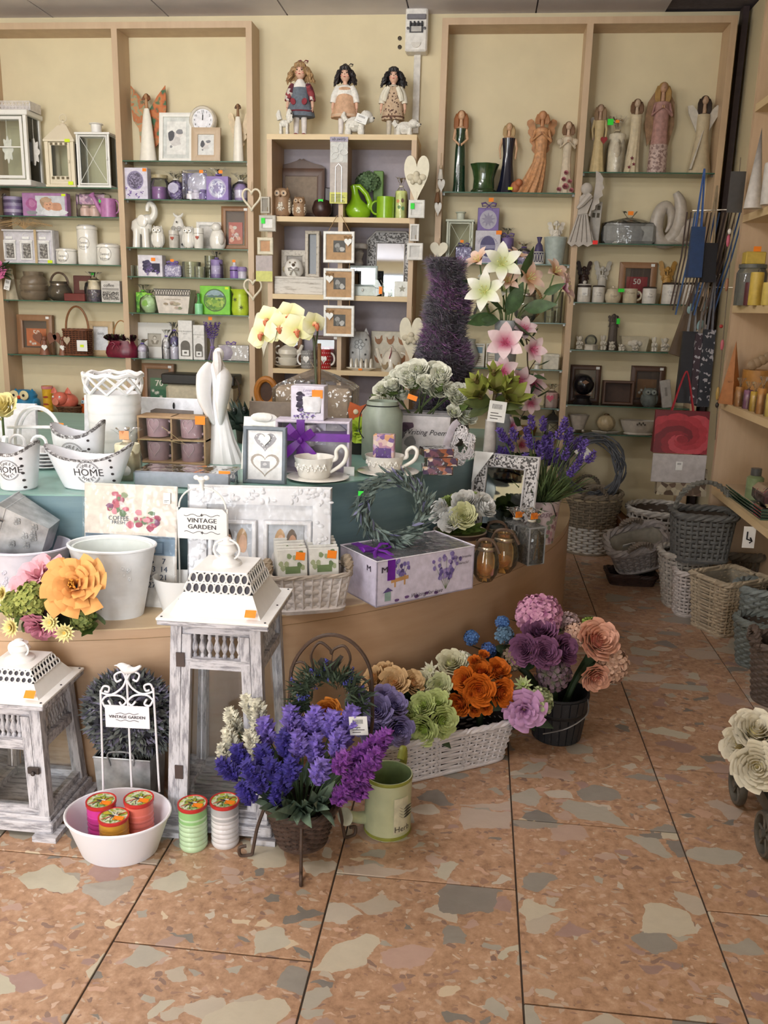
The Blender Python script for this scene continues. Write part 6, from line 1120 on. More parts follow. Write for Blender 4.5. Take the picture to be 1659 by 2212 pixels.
for k in range(12):
 a=2*pi*k/12;m.Tb([(r_*cos(a+.2*cos(q)),r_*sin(a+.2*cos(q)),h*.24+h*.16*sin(q))for q in[2*pi*i/8 for i in range(8)]],.0018,4,True)
m.Tb([(r_*cos(q),r_*sin(q),h*.44)for q in[2*pi*i/20 for i in range(20)]],.003,5,True);m.Lt([(0,0),(r_,0),(r_,h*.08)],20);Pa(t,'cup',m,C('cfcdc8',.4));Pa(t,'sachet',M().Lt([(r_*.8,.004),(r_*.85,h*.45),(r_*.6,h*.7),(r_*.25,h*.8),(r_*.5,h)],16),C('4c4268',.5))
X,w,h=SH(1173,1222,514,z);t=Th('metal_pail','pale mint tapered pail on the lavender shelf','pail',(X,YI-.01,z));Pa(t,'pail',M().Lt([(0,0),(w*.38,0),(w*.5,h),(w*.48,h),(w*.36,.006),(0,.006)],26,1,.95),C('a9b5b0',.4));Pa(t,'rim',M().Lt([(w*.5,h-.004),(w*.52,h),(w*.5,h+.003)],26,1,.95),C('b9c3be',.4));zt=z+h-.02
X,w,h=SH(1180,1220,477,zt);t=lady('angel_figurine','small white angel with raised wings standing in the mint pail',X,YI-.01,zt-.08,h+.08,STONE,STONE,STONE,[(0,.13),(.4,.12),(.62,.1),(.74,.08)],6,.08,None,'pray',sleeves=STONE,hair_len=.03,top=.74);wings(t,.0,(h+.08)*.42,.05,(h+.08)*.56,STONE,.02)
z=ZA[2]
X,w,h=SH(1108,1166,622,z);t=bowl_votive('candle_glass','clear lantern glass with a thick rope handle behind the lily leaves',X,YI,z,w,h*1.4,Cl('e2e4d4',.25));Pa(t,'rope_handle',twist(M(),[(w*.55*cos(a),-.02,h*.55+h*.5*sin(a))for a in[-.9+2.0*i/16 for i in range(17)]],.006,7),C('9a7a50',.8))
for x0,x1,yt,lb in((1172,1198,671,'short clear glass with lettering beside the rope-handled lantern glass'),(1190,1216,630,'tall clear glass vase tied with dried twigs')):
 X,w,h=SH(x0,x1,yt,z);t=Th('glass_vase',lb,'glass',(X,YI-(.03 if yt>650 else-.02),z));Pa(t,'glass',M().Lt([(0,0),(w*.45,0),(w*.5,h),(w*.47,h),(w*.42,.006),(0,.006)],20),Cl('e0e2d0',.28));m=M();text(m,'home',0,h*.5,w*.28,wrap=(0,0,w*.49));Pa(t,'lettering',m,C('6a6858',.6),Sm=0)
X,w,h=SH(1020,1060,655,z);t=bowl_votive('candle_glass','clear round vase in the shade behind the lavender tree',X,YI,z,w,h,Cl('dfe2d0',.25),upright=False)
z=ZA[3]
for x0,x1,yt,lb in((1020,1046,742,'white double frame with a blue seaside picture and lettering'),(1049,1074,742,'white double frame with a seaside picture beside the pink lily')):
 X,w,h=SH(x0,x1,yt,z);Fr('photo_frame',lb,X,YI,z,w,h,.008,C('dcd9d0',.5),C('d4cdbc',.6),lambda m,a,b,y,f:(m.use(C('7b97a6',.6)),m.Ft(Re(-a*.4,a*.4,f+b*.6,f+b*.9),y),m.use(C('8a7d68',.6)),[m.Ft(Re(-a*.36,a*.3,f+b*(.12+.1*k),f+b*(.15+.1*k)),y)for k in range(4)]),.06)
X,w,h=SH(1006,1022,732,z);t=Th('shell_vase','pale grey vase behind the lavender tree on the seaside shelf','vase',(X,YI,z));Pa(t,'body',M().Lt([(0,0),(w*.8,0),(w*1.3,h*.4),(w*.7,h*.85),(w*.8,h),(0,h*.9)],20),C('a8aaa0',.4))
X,w,h=SH(1168,1207,764,z);t=Th('card_box','plain cream cube box behind the pink lilies','box',(X,YI,z));Pa(t,'carton',M().box((0,0,0),(w*.86,.1,h*.85),.003),C('d6d2c4',.5));Pa(t,'lid',M().box((0,0,h*.8),(w*.9,.105,h*.2),.003),C('dcd8ca',.5))
X,w,h=SH(1150,1166,776,z);t=Th('mini_statue','tiny white bust beside the cream cube box','figurine',(X,YI-.02,z));Pa(t,'bust',M().Lt([(0,0),(w*.4,0),(w*.3,h*.4),(w*.45,h*.55),(w*.15,h*.68),(0,h*.68)],14),WC);Pa(t,'head',M().ell((0,0,h*.82),(w*.26,w*.26,h*.18),12,8),WC)
z=ZA[4]
X,w,h=SH(1174,1206,838,z);t=Th('candle_jar','pink and grey candle in cellophane with a heart label','candle',(X,YI-.01,z));Pa(t,'wax',M().Lt([(0,0),(w*.42,0),(w*.42,h*.45),(0,h*.45)],20),C('c9b6ae',.4));Pa(t,'wax_top',M().Lt([(w*.42,h*.45),(w*.42,h*.78),(0,h*.78)],20),C('cfa8a4',.4));Ce(t,w,w,h*1.2,neck=.76,tie=C('dcd0b8',.6));Pa(t,'heart_label',M().Ft(heart(.04,.038),-w*.5-.004),C('d0607a',.5),Sm=0,loc=(-w*.15,0,h*.3))
z=ZA[5]
X,w,h=SH(1176,1208,886,z);t=metal_lantern('lantern','small black metal lantern with crossed bars on the lowest glass shelf',X,YI-.02,z,w,w,h*1.0,C('26241f',.5),'roof',cross=True,post=.006)
X,w,h=SH(1110,1160,905,z);solo('amber_bowl','shallow amber glass dish on the lowest glass shelf behind the lavender','dish',M().Lt([(0,0),(w*.4,0),(w*.5,h*.5),(w*.46,h*.5),(w*.36,.006),(0,.006)],22),C('8a6a34',.3),(X,YI,z))
a,b=PY(1253,533,4.82),PY(1268,368,4.82);H_=b.z-a.z;GW=C('bab2aa',.55,.08)
t=Th('wooden_angel','pale grey carved wooden angel with a ribbed skirt fixed to the shelf divider','angel ornament',(a.x,4.815,a.z));s_=H_
Pa(t,'skirt',M().prism([(-.18*s_,.05*s_),(-.12*s_,.0),(-.07*s_,.03*s_),(-.02*s_,-.005*s_),(.04*s_,.03*s_),(.1*s_,.0),(.19*s_,.05*s_),(.1*s_,.3*s_),(.06*s_,.46*s_),(-.06*s_,.44*s_),(-.1*s_,.3*s_)],.014),GW);Pa(t,'torso',M().prism([(-.07*s_,.42*s_),(.06*s_,.44*s_),(.12*s_,.62*s_),(.05*s_,.74*s_),(-.05*s_,.66*s_)],.018,-.006),GW);Pa(t,'head',M().ell((.03*s_,-.004,.76*s_),(.08*s_,.05*s_,.08*s_),16,10),GW)
m=M()
for k in range(5):m.Tb([((-.05+.03*k)*s_,-.002,.42*s_),((-.14+.075*k)*s_,-.002,.06*s_)],.0022,4)
Pa(t,'skirt_ribs',m,C('8f877f',.6));wg=Pa(t,'wing',M().prism([(.08*s_,.42*s_),(.13*s_,.62*s_),(.15*s_,.85*s_),(.14*s_,1.0*s_),(.2*s_,.97*s_),(.25*s_,.9*s_),(.24*s_,.84*s_),(.27*s_,.78*s_),(.24*s_,.74*s_),(.26*s_,.68*s_),(.21*s_,.64*s_),(.22*s_,.58*s_),(.17*s_,.55*s_),(.17*s_,.5*s_),(.12*s_,.48*s_),(.11*s_,.4*s_)][::-1],.008,.01),GW);Pa(t,'arm',M().Tb([(.08*s_,-.008,.68*s_),(-.02*s_,-.014,.56*s_),(-.08*s_,-.012,.5*s_)],[.02,.016,.008],8),GW);Sk(t,.2*s_,-.001,.06*s_,.026,.02,REDST)
z=ZB[0]
IV=C('cfc0a2',.6,.1);YEL=C('c9b486',.6,.1)
X,w,h=SH(1274,1318,225,z);t=lady('angel_statue','pale yellow angel statue holding a red heart',X,YI,z,h,YEL,C('b89a84',.6),C('8f7458',.6),[(0,.12),(.05,.11),(.3,.085),(.5,.07),(.65,.075),(.76,.085)],9,.06,lambda q:(.0,0),'down',sleeves=YEL);wings(t,0,h*.4,h*.15,h*.44,C('bdb3a4',.6),.03);Pa(t,'heart',M().prism(heart(.034,.036),.01,-.06),C('8a1c1c',.4),loc=(.02,0,h*.4));Sk(t,h*.14,-.05,h*.72,.03,.03,GREENST)
X,w,h=SH(1311,1352,285,z);t=Pi('pillar_candle','thick ivory pillar candle wrapped in cellophane between the statues',X,YI,z,w*.45,h*.94,C('d2c9b4',.5),wick=False);Pa(t,'relief',M().ell((0,-w*.42,h*.55),(w*.2,.008,h*.2),12,8),C('cbbfa8',.6,bmp=.6));Ce(t,w,w,h*1.35,neck=.76,tie=C('c8b898',.6));Sk(t,-.01,-.03,h*1.22,.02,.014)
X,w,h=SH(1356,1394,213,z);t=lady('lady_statue','ivory lady statue with wavy brown hair and tiny red flowers',X,YI,z,h,IV,C('c0aa92',.6),C('6e5038',.6),[(0,.13),(.05,.12),(.25,.09),(.5,.075),(.65,.075),(.78,.08)],11,.12,lambda q:(-.1*h*max(0,.4-q),0),'none',hair_len=.1);[Pa(t,'flower',M().mark().Ft(star(.01,5,.5),0).xf(LM((dx*h,-.105*h,dz*h))),C('6e2430',.6),Sm=0)for dx,dz in((-.06,.08),(.0,.12),(-.03,.2))]
X,w,h=SH(1400,1462,178,z);PKM=C('a87f78',.65,.15,60);t=lady('angel_statue','tall dusty pink angel statue with long golden wings',X,YI-.01,z,h,PKM,C('b08a70',.6),C('a8844c',.6),[(0,.105),(.1,.1),(.3,.095),(.5,.085),(.65,.085),(.78,.08)],8,.08,None,'pray',sleeves=PKM,hair_len=.12)
wings_m=C('9c7a5a',.65,.2)
for s_ in(-1,1):Pa(t,'wing',M().prism([(0,.86*h),(s_*.07*h,.93*h),(s_*.15*h,.8*h),(s_*.17*h,.55*h),(s_*.12*h,.32*h),(s_*.08*h,.4*h),(0,.5*h)][::-s_],.01,.035),wings_m)
Pa(t,'lace_hem',M().Lt([(.11*h,0),(.108*h,.1*h),(.102*h,.32*h)],36,1,.82),Mo(['b59c94','8a706a','c4aca4'],110))
X,w,h=SH(1494,1548,206,z);t=lady('angel_statue','white angel statue with long dark hair and wings folded up',X,YI,z,h,C('c2b294',.6,.08),C('b3957c',.6),C('2e2018',.55),[(0,.16),(.04,.155),(.3,.11),(.5,.08),(.65,.085),(.76,.08)],5,.05,None,'none',hair_len=.14)
for s_ in(-1,1):Pa(t,'wing',M().prism([(s_*.03*h,.45*h),(s_*.2*h,.78*h),(s_*.22*h,.87*h),(s_*.16*h,.88*h),(s_*.08*h,.8*h),(s_*.03*h,.62*h)][::s_],.012,-.0),C('cdc6ba',.6))
Pa(t,'sash',M().Tb([(0,-.05*h,.55*h),(-.05*h,-.08*h,.35*h),(-.13*h,-.1*h,.05*h)],[.02*h,.03*h,.045*h],8,False,.4),C('cdc6ba',.6))
z=ZB[1]
X,w,h=SH(1270,1296,437,z);t=Th('light_house','slim white block tealight house with square windows','tealight holder',(X,YI-.01,z),rot=(0,.03,0));Pa(t,'block',M().box((0,0,0),(w*.9,.05,h),.003),C('bdb8b0',.55));m=M();[m.Ft(Re(-w*.3+w*.36*i,-w*.06+w*.36*i,h*(.62+.18*j),h*(.73+.18*j)),-.0256)for i in range(2)for j in range(2)];Pa(t,'windows',m,C('5a5244',.7),Sm=0)
X,w,h=SH(1297,1413,482,z);t=Th('wrapped_bowl','wide grey bowl wrapped in crinkled cellophane','bowl',(X,YI-.01,z));Pa(t,'bowl',M().box((0,0,0),(w*.95,.12,h*.95),.015),C('8f908e',.45));Pa(t,'wrapping',M().Lt([(.98,0),(1.02,h*.5),(.97,h*.98),(.6,h*1.12),(.1,h*1.25),(.3,h*1.55)],30,w*.5,.068,mod=lambda a,q:1+.05*sin(9*a+q*60)),CELLO);Sk(t,.0,-.03,h*1.42,.028,.02)
X,w,h=SH(1414,1512,414,z);t=Th('swan_sculpture','white ceramic sculpture of two entwined swan-like loops','sculpture',(X,YI-.01,z));WC2=C('b9b0a6',.35);u=h
Pa(t,'loop',M().crv([(w*p,0,h*q)for p,q in((-.02,.08),(-.3,.06),(-.44,.3),(-.4,.6),(-.26,.72),(-.14,.6),(-.14,.4),(-.22,.24))],[.03,.035,.036,.034,.03,.022,.014,.005],12),WC2);Pa(t,'neck',M().crv([(w*p,0,h*q)for p,q in((-.2,.06),(.0,.2),(.08,.5),(.04,.8),(-.08,.98))],[.03,.04,.036,.03,.016],12),WC2);Pa(t,'tail',M().crv([(w*p,0,h*q)for p,q in((.05,.06),(.2,.3),(.42,.42),(.48,.34))],[.04,.04,.03,.02],12),WC2);Pa(t,'base',M().ell((0,0,h*.05),(w*.38,.035,h*.06),18,8),WC2)
z=ZB[2]
for x0,x1,yt,hx,lb in((1245,1281,560,'3a2620','small dark brown winged angel behind the canister with a tag'),(1283,1324,560,'bdb8ae','small white winged angel behind the slim canister'),(1424,1466,560,'b58a44','small golden winged angel behind the wide canister')):
 X,w,h=SH(x0,x1,yt,z);mm=C(hx,.5);t=lady('angel_figurine',lb,X,YI+.045,z,h*.85,mm,mm,mm,[(0,.16),(.3,.13),(.6,.12),(.76,.1)],7,.1,None,'pray',sleeves=mm,hair_len=.03);wings(t,.0,h*.42,w*.5,h*.56,mm,.012)
X,w,h=SH(1341,1422,565,z);boxframe('shadow_box','brown box frame with a red heart card marked 50',X,YI+.05,z,w,h,BRN,C('a02c30',.6),'50',None,7)
def cans(x0,x1,yt,lb,words,lidhx,knob=False):
 X,w,h=SH(x0,x1,yt,z);return Cn('canister',lb,X,YI-.045,z,w*.49,h,C('d3cec6',.3),C(lidhx,.4),words,.1,knob,size=w*.17),w,h
t,w,h=cans(1244,1273,606,'white lidded jar with a hanging tag on the canister shelf',(),'d3cec6',True);Ht(t,(.0,-w*.52,h*.3),.03,.04,lines=2,bars=False);Pa(t,'leather_band',M().Lt([(w*.5,h*.68),(w*.51,h*.7),(w*.51,h*.76),(w*.5,h*.78)],24),C('2e2420',.6))
cans(1275,1302,617,'slim white canister with a dark lid beside the sugar pot',('Coffee','fresh'),'2e2420');cans(1382,1412,620,'slim white canister with a dark lid beside the cream jug',('Tea','fresh'),'2e2420');cans(1424,1464,611,'wide white canister with a dark lid reading Cookies',('Cookies','home'),'2e2420');cans(1466,1502,611,'wide white canister with a dark lid half behind the hanging bags',('Coffee','home'),'2e2420')
X,w,h=SH(1302,1337,617,z);t=Th('sugar_pot','round cream lidded sugar pot with embossed lettering','sugar pot',(X,YI-.045,z));CR2=C('c9bda4',.35);Pa(t,'pot',M().Lt([(0,0),(w*.38,0),(w*.48,h*.2),(w*.5,h*.45),(w*.38,h*.68),(0,h*.7)],24),CR2);Pa(t,'lid',M().Lt([(w*.4,h*.67),(w*.36,h*.78),(w*.1,h*.86),(w*.1,h*.95),(0,h)],22),CR2);m=M();text(m,'Sugar',0,h*.4,w*.2,wrap=(0,0,w*.505));Pa(t,'lettering',m,C('8a7c64',.6),Sm=0);Sk(t,w*.42,-.04,h*.72,.032,.018,GREENST)
X,w,h=SH(1339,1372,624,z);t=mug('milk_jug','round cream milk jug with embossed lettering and curved handle',X,YI-.045,z,w*.46,h,CR2,cat='jug');m=M();text(m,'Cream',0,h*.7,w*.2,wrap=(0,0,w*.475));Pa(t,'lettering',m,C('8a7c64',.6),Sm=0)
z=ZB[3];PL=C('cdc6b8',.6,.06)
def cherub(x0,x1,yt,lb,pose=0):
 X,w,h=SH(x0,x1,yt,z);t=Th('cherub_figurine',lb,'figurine',(X,YI-.03,z));Pa(t,'base',M().ell((0,0,h*.06),(w*.42,w*.34,h*.07),12,6),PL);Pa(t,'body',M().ell((0,0,h*.38),(w*.24,w*.22,h*.24),12,8),PL);Pa(t,'head',M().ell((w*.02,-.004,h*.78),(w*.22,w*.22,h*.19),12,8),PL)
 for s_ in(-1,1):
  Pa(t,'wing',M().prism(scallop_wing(w*.36,h*.5,4,s_),.004,.012),PL,loc=(0,0,h*.42));Pa(t,'leg',M().Tb([(s_*w*.12,0,h*.24),(s_*w*.2,-w*.3*pose,h*.2),(s_*w*.16,-w*.3*pose,h*.03)],[.009,.008,.006],7),PL);Pa(t,'arm',M().Tb([(s_*w*.2,0,h*.52),(s_*w*.3,-.012,h*.38),(s_*w*.06,-.02,h*.44)],[.007,.006,.005],6),PL)
for i,(x0,x1,yt,lb)in enumerate(((1239,1259,724,'tall white cherub with a raised wing at the divider end of the cherub shelf'),(1291,1309,722,'tall white cherub standing behind the dark angel statue'),(1309,1326,736,'short white seated cherub before the dark angel statue'),(1329,1347,742,'low white cherub lying beside the cherub planter'),(1358,1377,738,'short white cherub in front of the cherub planter'),(1401,1417,726,'tall white cherub beside the cherub planter'),(1419,1444,728,'white cherub with open wings next to the hanging plaque'))):cherub(x0,x1,yt,lb,i%2)
X,w,h=SH(1257,1289,723,z);t=Th('glass_globe','glass ball on a white cherub base','ornament',(X,YI-.03,z));Pa(t,'globe',M().ell((0,0,h*.6),(w*.42,w*.42,w*.42),20,12),Cl('d8dad0',.25));Pa(t,'cherub_base',M().Lt([(0,0),(w*.46,0),(w*.42,h*.2),(w*.48,h*.32),(w*.3,h*.4),(0,h*.4)],18,mod=lambda a,q:1+.12*cos(5*a)),PL)
X,w,h=SH(1313,1339,678,z);DK=C('5a5048',.6);t=lady('angel_statue','dark grey praying angel statue towering over the cherubs',X,YI+.035,z,h,DK,DK,DK,[(0,.16),(.3,.12),(.6,.12),(.78,.1)],8,.1,None,'pray',sleeves=DK);wings(t,0,h*.5,w*.5,h*.46,DK,.02);Sk(t,w*.3,-.03,h*.8,.018,.03,GREENST)
X,w,h=SH(1338,1400,727,z);t=Th('cherub_planter','cream square planter with a cherub relief on its front','planter',(X,YI+.03,z));Pa(t,'pot',M().Lt([(0,0),(.84,0),(1,h),(.94,h),(.8,.008),(0,.008)],4).xf(Matrix.Diagonal((w*.68,.055,1,1))@Matrix.Rotation(pi/4,4,'Z')),C('bcb298',.6));Pa(t,'relief',M().ell((0,-.035,h*.5),(w*.16,.012,h*.3),12,8).ell((-w*.16,-.035,h*.52),(w*.1,.008,h*.2),10,6).ell((w*.16,-.035,h*.52),(w*.1,.008,h*.2),10,6),PL)
z=ZB[4]
X,w,h=SH(1233,1300,790,z);boxframe('shadow_box','dark brown box frame with a rust card behind the black globe',X,YI+.05,z,w,h,DBR,C('8a5038',.6),None,None,8)
X,w,h=SH(1236,1282,808,z);t=Th('black_globe_lamp','black pierced ball lamp on a round wooden foot','lamp',(X,YI-.025,z));r_=w*.48;Pa(t,'globe',M().ell((0,0,h-r_),(r_,r_*.9,r_),22,14),C('15131a',.2));Pa(t,'foot',M().Lt([(0,0),(w*.44,0),(w*.46,h*.06),(w*.36,h*.12),(w*.3,h*.2),(w*.36,h*.28),(0,h*.3)],20),C('1c191c',.35));Pa(t,'cut_leaf',M().Ft([(-.02,.0),(.0,.012),(.022,.0),(.0,-.012)][::-1],-r_*.9-.002),C('7a5024',.4),Sm=0,loc=(0,0,h-r_*.7))
X,w,h=SH(1301,1368,823,z);t=Th('wooden_tray_box','shallow brown wooden box frame standing on its edge','box',(X,YI+.02,z),rot=(-.05,0,0));Pa(t,'sides',Rb(w,h,.014,.06,-.03,0),DBR,Sm=30);Pa(t,'back',M().box((0,.025,.01),(w*.95,.005,h*.9)),C('4e382c',.6),Sm=0)
X,w,h=SH(1366,1440,792,z);boxframe('shadow_box','brown box frame with an ochre flower card behind the grey owl',X,YI+.05,z,w,h,DBR,C('8f6038',.6),None,None,9)
X,w,h=SH(1381,1416,835,z);owl('owl_figurine','grey stone owl in front of the ochre flower card',X,YI-.035,z,w,h,C('5e6460',.6,.2),C('80857e',.5),C('484c48',.6))
X,w,h=SH(1428,1452,816,z);t=Th('silver_packet','slim white gift packet leaning beside the grey owl','packet',(X,YI-.04,z),rot=(0,-.18,0));Pa(t,'packet',M().box((0,0,0),(w*.9,.02,h*.95),.002),C('b0aba6',.4));Pa(t,'print',M().Ft(Re(-w*.1,w*.1,h*.4,h*.7),-.0106),C('8a847e',.6),Sm=0)
z=ZB[5]
X,w,h=SH(1225,1270,895,z);t=Th('footed_bowl','small white flared bowl with pierced rim on ball feet','bowl',(X,YI-.02,z));WB2=C('b9b0a4',.35);Pa(t,'bowl',M().Lt([(0,.016),(w*.26,.016),(w*.32,h*.4),(w*.48,h),(w*.44,h),(w*.28,h*.4),(0,h*.2)],32,1,.8,mod=lambda a,q:1+(.04*cos(8*a)if q>h*.8 else 0)),WB2);[Pa(t,'foot',M().ell((s_*w*.22,r2*w*.16,.009),(.009,.009,.009),8,6),WB2)for s_ in(-1,1)for r2 in(-1,1)]
X,w,h=SH(1276,1337,893,z);t=Th('swirl_candle','cream swirled ball candle on a flat white plate','candle',(X,YI-.02,z));Pa(t,'plate',M().Lt([(0,0),(w*.4,0),(w*.5,.01),(w*.48,.013),(0,.008)],4,1,.55),WB2);Pa(t,'ball',M().Lt([(w*.32*sin(pi*k/14),.01+w*.3-w*.3*cos(pi*k/14))for k in range(15)],40,mod=lambda a,q:1+.05*cos(10*a+q*45)),C('b8a684',.35));Pa(t,'cap',M().Lt([(.014,h*.84),(.018,h*.9),(.013,h),(0,h)],12),C('5c4424',.5))
X,w,h=SH(1336,1415,907,z);t=Th('oval_bowl','white oval bowl with a scalloped pierced rim','bowl',(X,YI-.02,z));Pa(t,'bowl',M().Lt([(0,.01),(w*.36,.01),(w*.42,h*.3),(w*.47,h*.65),(w*.5,h),(w*.47,h),(w*.42,h*.5),(0,h*.3)],40,1,.5,mod=lambda a,q:1+(.03*cos(10*a)if q>h*.8 else 0)),WB2);Pa(t,'foot',M().Lt([(w*.38,0),(w*.4,.004),(w*.36,.014)],30,1,.5),WB2);m=M();[m.ell((w*(-.08+.05*i),-w*.25,h*(.78+.1*(i%2))),(.005,.004,.006),6,4)for i in range(5)];Pa(t,'piercings',m,C('5e564c',.7))
def GP(xc,yb,z,x0,x1,yt,d):
 p=PZ(xc,yb,z);Y=p.y+d/2;ym=(yt+yb)/2;a,b=PY(x0,ym,Y),PY(x1,ym,Y)
 return(a.x+b.x)/2,Y,b.x-a.x,PY((x0+x1)/2,yt,Y).z-z
def onto(m,fn):
 for i in range(m.mk,len(m.v)):x,y,zz=m.v[i];m.v[i]=(x,fn(x,zz),zz)
 return m
ENAM=C('e9eaf0',.3,.03,coat=.3);INK=C('3a3436',.6)
def tub(lb,X,Y,z,w,d,h,bot=.66,sweep=.22,cx_=0,cz_=.42,s_=.2,bx=.3):
 t=Th('enamel_planter',lb,'planter',(X,Y,z));n=48;rim=lambda a:1-sweep+sweep*abs(cos(a))**2.4*(1+.2*cos(a));sc=lambda q:bot+(1-bot)*q**.9;P=lambda a,q,o=0:((w/2*sc(q)+o)*cos(a),(d/2*sc(q)+o)*sin(a),q*h*rim(a))
 m=M();rows=[P(2*pi*i/n,q)for q in(.03,.12,.3,.5,.7,.85,1)for i in range(n)]+[P(2*pi*i/n,q,-.005)for q in(1,.6,.1)for i in range(n)];m.put(rows,[(r*n+i,r*n+(i+1)%n,(r+1)*n+(i+1)%n,(r+1)*n+i)for r in range(9)for i in range(n)]+[tuple(range(9*n,10*n))]);m.put([(P(2*pi*i/n,0)[0]*.94,P(2*pi*i/n,0)[1]*.94,0)for i in range(n)]+rows[:n],[(i,(i+1)%n,n+(i+1)%n,n+i)for i in range(n)]+[tuple(range(n-1,-1,-1))]);Pa(t,'body',m,ENAM)
 m=M();m.put([P(2*pi*i/n,q,.0006+.002*(q==1))for q in(.93,1.003)for i in range(n)]+[P(2*pi*i/n,1.003,-.006)for i in range(n)],[(r*n+i,r*n+(i+1)%n,(r+1)*n+(i+1)%n,(r+1)*n+i)for r in range(2)for i in range(n)]);Pa(t,'chipped_rim',m,Wo('e6e6ea','5f5a5c',.55,(14,14,14),9))
 fy=lambda x,zz:-(d/2*sc(max(0,min(1,zz/(h*(1-sweep))))))*sqrt(max(.05,1-(x/(w/2*sc(zz/h)))**2))-.0012
 m=M();m.mark();R=h*s_;c0=cz_*h;text(m,'HOME',cx_*w,c0,R*.95,0);arctext(m,'SWEET',cx_*w,c0,R*.68,R*.42,pi/2,1.7);arctext(m,'SWEET',cx_*w,c0,R*.68,R*.42,-pi/2,1.7,False)
 for rr in(R,R*1.08):
  for s2 in(-1,1):
   for i in range(16):a0,a1=[s2*pi/2+(-1.15+2.3*k/16)for k in(i,i+1)];m.put([(cx_*w+q*cos(a),0,c0+q*sin(a))for q,a in((rr,a0),(rr,a1),(rr-R*.03,a1),(rr-R*.03,a0))],[(0,1,2,3)])
 Pa(t,'lettering',onto(m,fy),INK,Sm=0);m=M();m.mark()
 for k in range(5):m.Ft(circ(10,.0038,.0038,bx*w,h*(.08+.155*k)),0)
 Pa(t,'rivet_dots',onto(m,fy),INK,Sm=0,Su=True);return t
z=Z2
X,Y,w,h=GP(40,1065,z,-6,84,953,.13);tub('white enamel planter lettered sweet home, small and bucket-shaped',X,Y,z,w,.13,h,.78,.2,.02,.46,.2,.3)
X,Y,w,h=GP(190,1065,z,100,291,957,.12);tub('white enamel planter lettered sweet home, long and boat-shaped',X,Y,z,w,.12,h,.58,.3,.06,.42,.24,.3)
X,Y,w,h=GP(140,1046,z,92,206,916,.11);tub('white enamel planter lettered sweet home behind the boat-shaped one',X,Y+.07,z,w*1.02,.12,h*1.0,.8,.22,.0,.45,.2,.3)
X,Y,w,h=GP(248,1003,z,190,307,806,.16);r_=w/2;t=Th('lattice_vase','tall white ceramic vase with ribbed body and woven lattice rim','vase',(X,Y,z));Pa(t,'body',M().Lt([(0,0),(r_*.78,0),(r_*.82,.01)]+[q for k in range(7)for q in((r_*(.84+.012*k),h*(.03+.105*k)),(r_*(.865+.012*k),h*(.08+.105*k)),(r_*(.845+.012*k),h*(.128+.105*k)))]+[(r_*.95,h*.78),(r_*.9,h*.78),(r_*.75,h*.1),(0,h*.06)],36),C('f0eff0',.28,.02));m=M()
for s_ in(-1,1):
 for k in range(9):m.Tb([(r_*(.94+.05*q)*cos(2*pi*k/9+s_*q*.75),r_*(.94+.05*q)*sin(2*pi*k/9+s_*q*.75),h*(.78+.2*q))for q in[i/6 for i in range(7)]],.0048,6,False,1.4)
m.Tb([(r_*cos(2*pi*i/45),r_*sin(2*pi*i/45),h*(.985+.012*cos(9*2*pi*i/45)))for i in range(45)],.007,6,True);Pa(t,'lattice_rim',m,C('f0eff0',.28,.02))
X,Y,w,h=GP(270,1038,z,243,299,958,.07);t=Pi('pillar_candle','cream pillar candle in cellophane in front of the lattice vase',X+.008,Y,z,w*.46,h,C('e4dfc0',.5,sss=0),wick=False);Ce(t,w*.98,w*.98,h*1.42,neck=.76,tie=C('e8d8c0',.5));Pa(t,'round_label',M().Ft(circ(16,.016),-w*.49-.002),C('d8d4d0',.5),Sm=0,loc=(.01,0,h*.3));Sk(t,.004,-.03,h*1.28,.03,.026,C('e8a070',.6))
X,Y,w,h=GP(112,1000,z,58,164,872,.15);t=Th('wire_cup_stand','white wire cup stand with an arched handle behind the planters','cup stand',(X,2.68,z));WI=C('ecebec',.35);Pa(t,'arch',M().Tb([(w*.46*cos(a),0,h*.45+h*.55*sin(a))for a in[pi*i/20 for i in range(21)]],.005,6).Tb([(w*.4*cos(a),.012,h*.45+h*.5*sin(a))for a in[pi*i/20 for i in range(21)]],.004,6),WI);Pa(t,'cross_bar',M().Tb([(-w*.6,0,h*.62),(w*.58,0,h*.66)],.0055,6),WI)
for s_ in(-1,1):Pa(t,'leg',M().Tb([(s_*w*.46,0,h*.45),(s_*w*.46,0,.004),(s_*w*.46,.07,.004)],.005,6),WI)
Sk(t,w*.44,-.008,h*.66,.034,.028)
for k,(dx,lb)in enumerate(((-.3,'white cup hanging on the wire stand beside the teapot'),(.12,'white cup hanging on the wire stand under the orange sticker'))):
 c_=mug('cup',lb,X+w*dx,2.60,z+.055*0+h*.12,.036,h*.36,WI,rz=.4,cat='cup',group=None);Pa(c_,'hook_loop',M().Tb([(.02+.022*cos(a),0,h*.42+.024*sin(a))for a in[2*pi*i/14 for i in range(14)]],.0055,6,True),WI);c_.location.z=z;
a=PZ(72,985,z);t=Th('heart_teapot','white teapot with a heart line drawing behind the bucket planter','teapot',(a.x,2.5,z));Pa(t,'pot',M().Lt([(0,0),(.04,0),(.062,.03),(.066,.07),(.05,.115),(.03,.135),(0,.14)],28),WI);Pa(t,'heart_drawing',M().Tb([(x*.9,-.066+abs(x)*.25,zz+.05)for x,zz in heart(.05,.05)],.0012,4,True),INK);Pa(t,'spout',M().crv([(.05,-.02,.06),(.08,-.025,.08),(.095,-.03,.12)],[.014,.01,.008],8),WI)
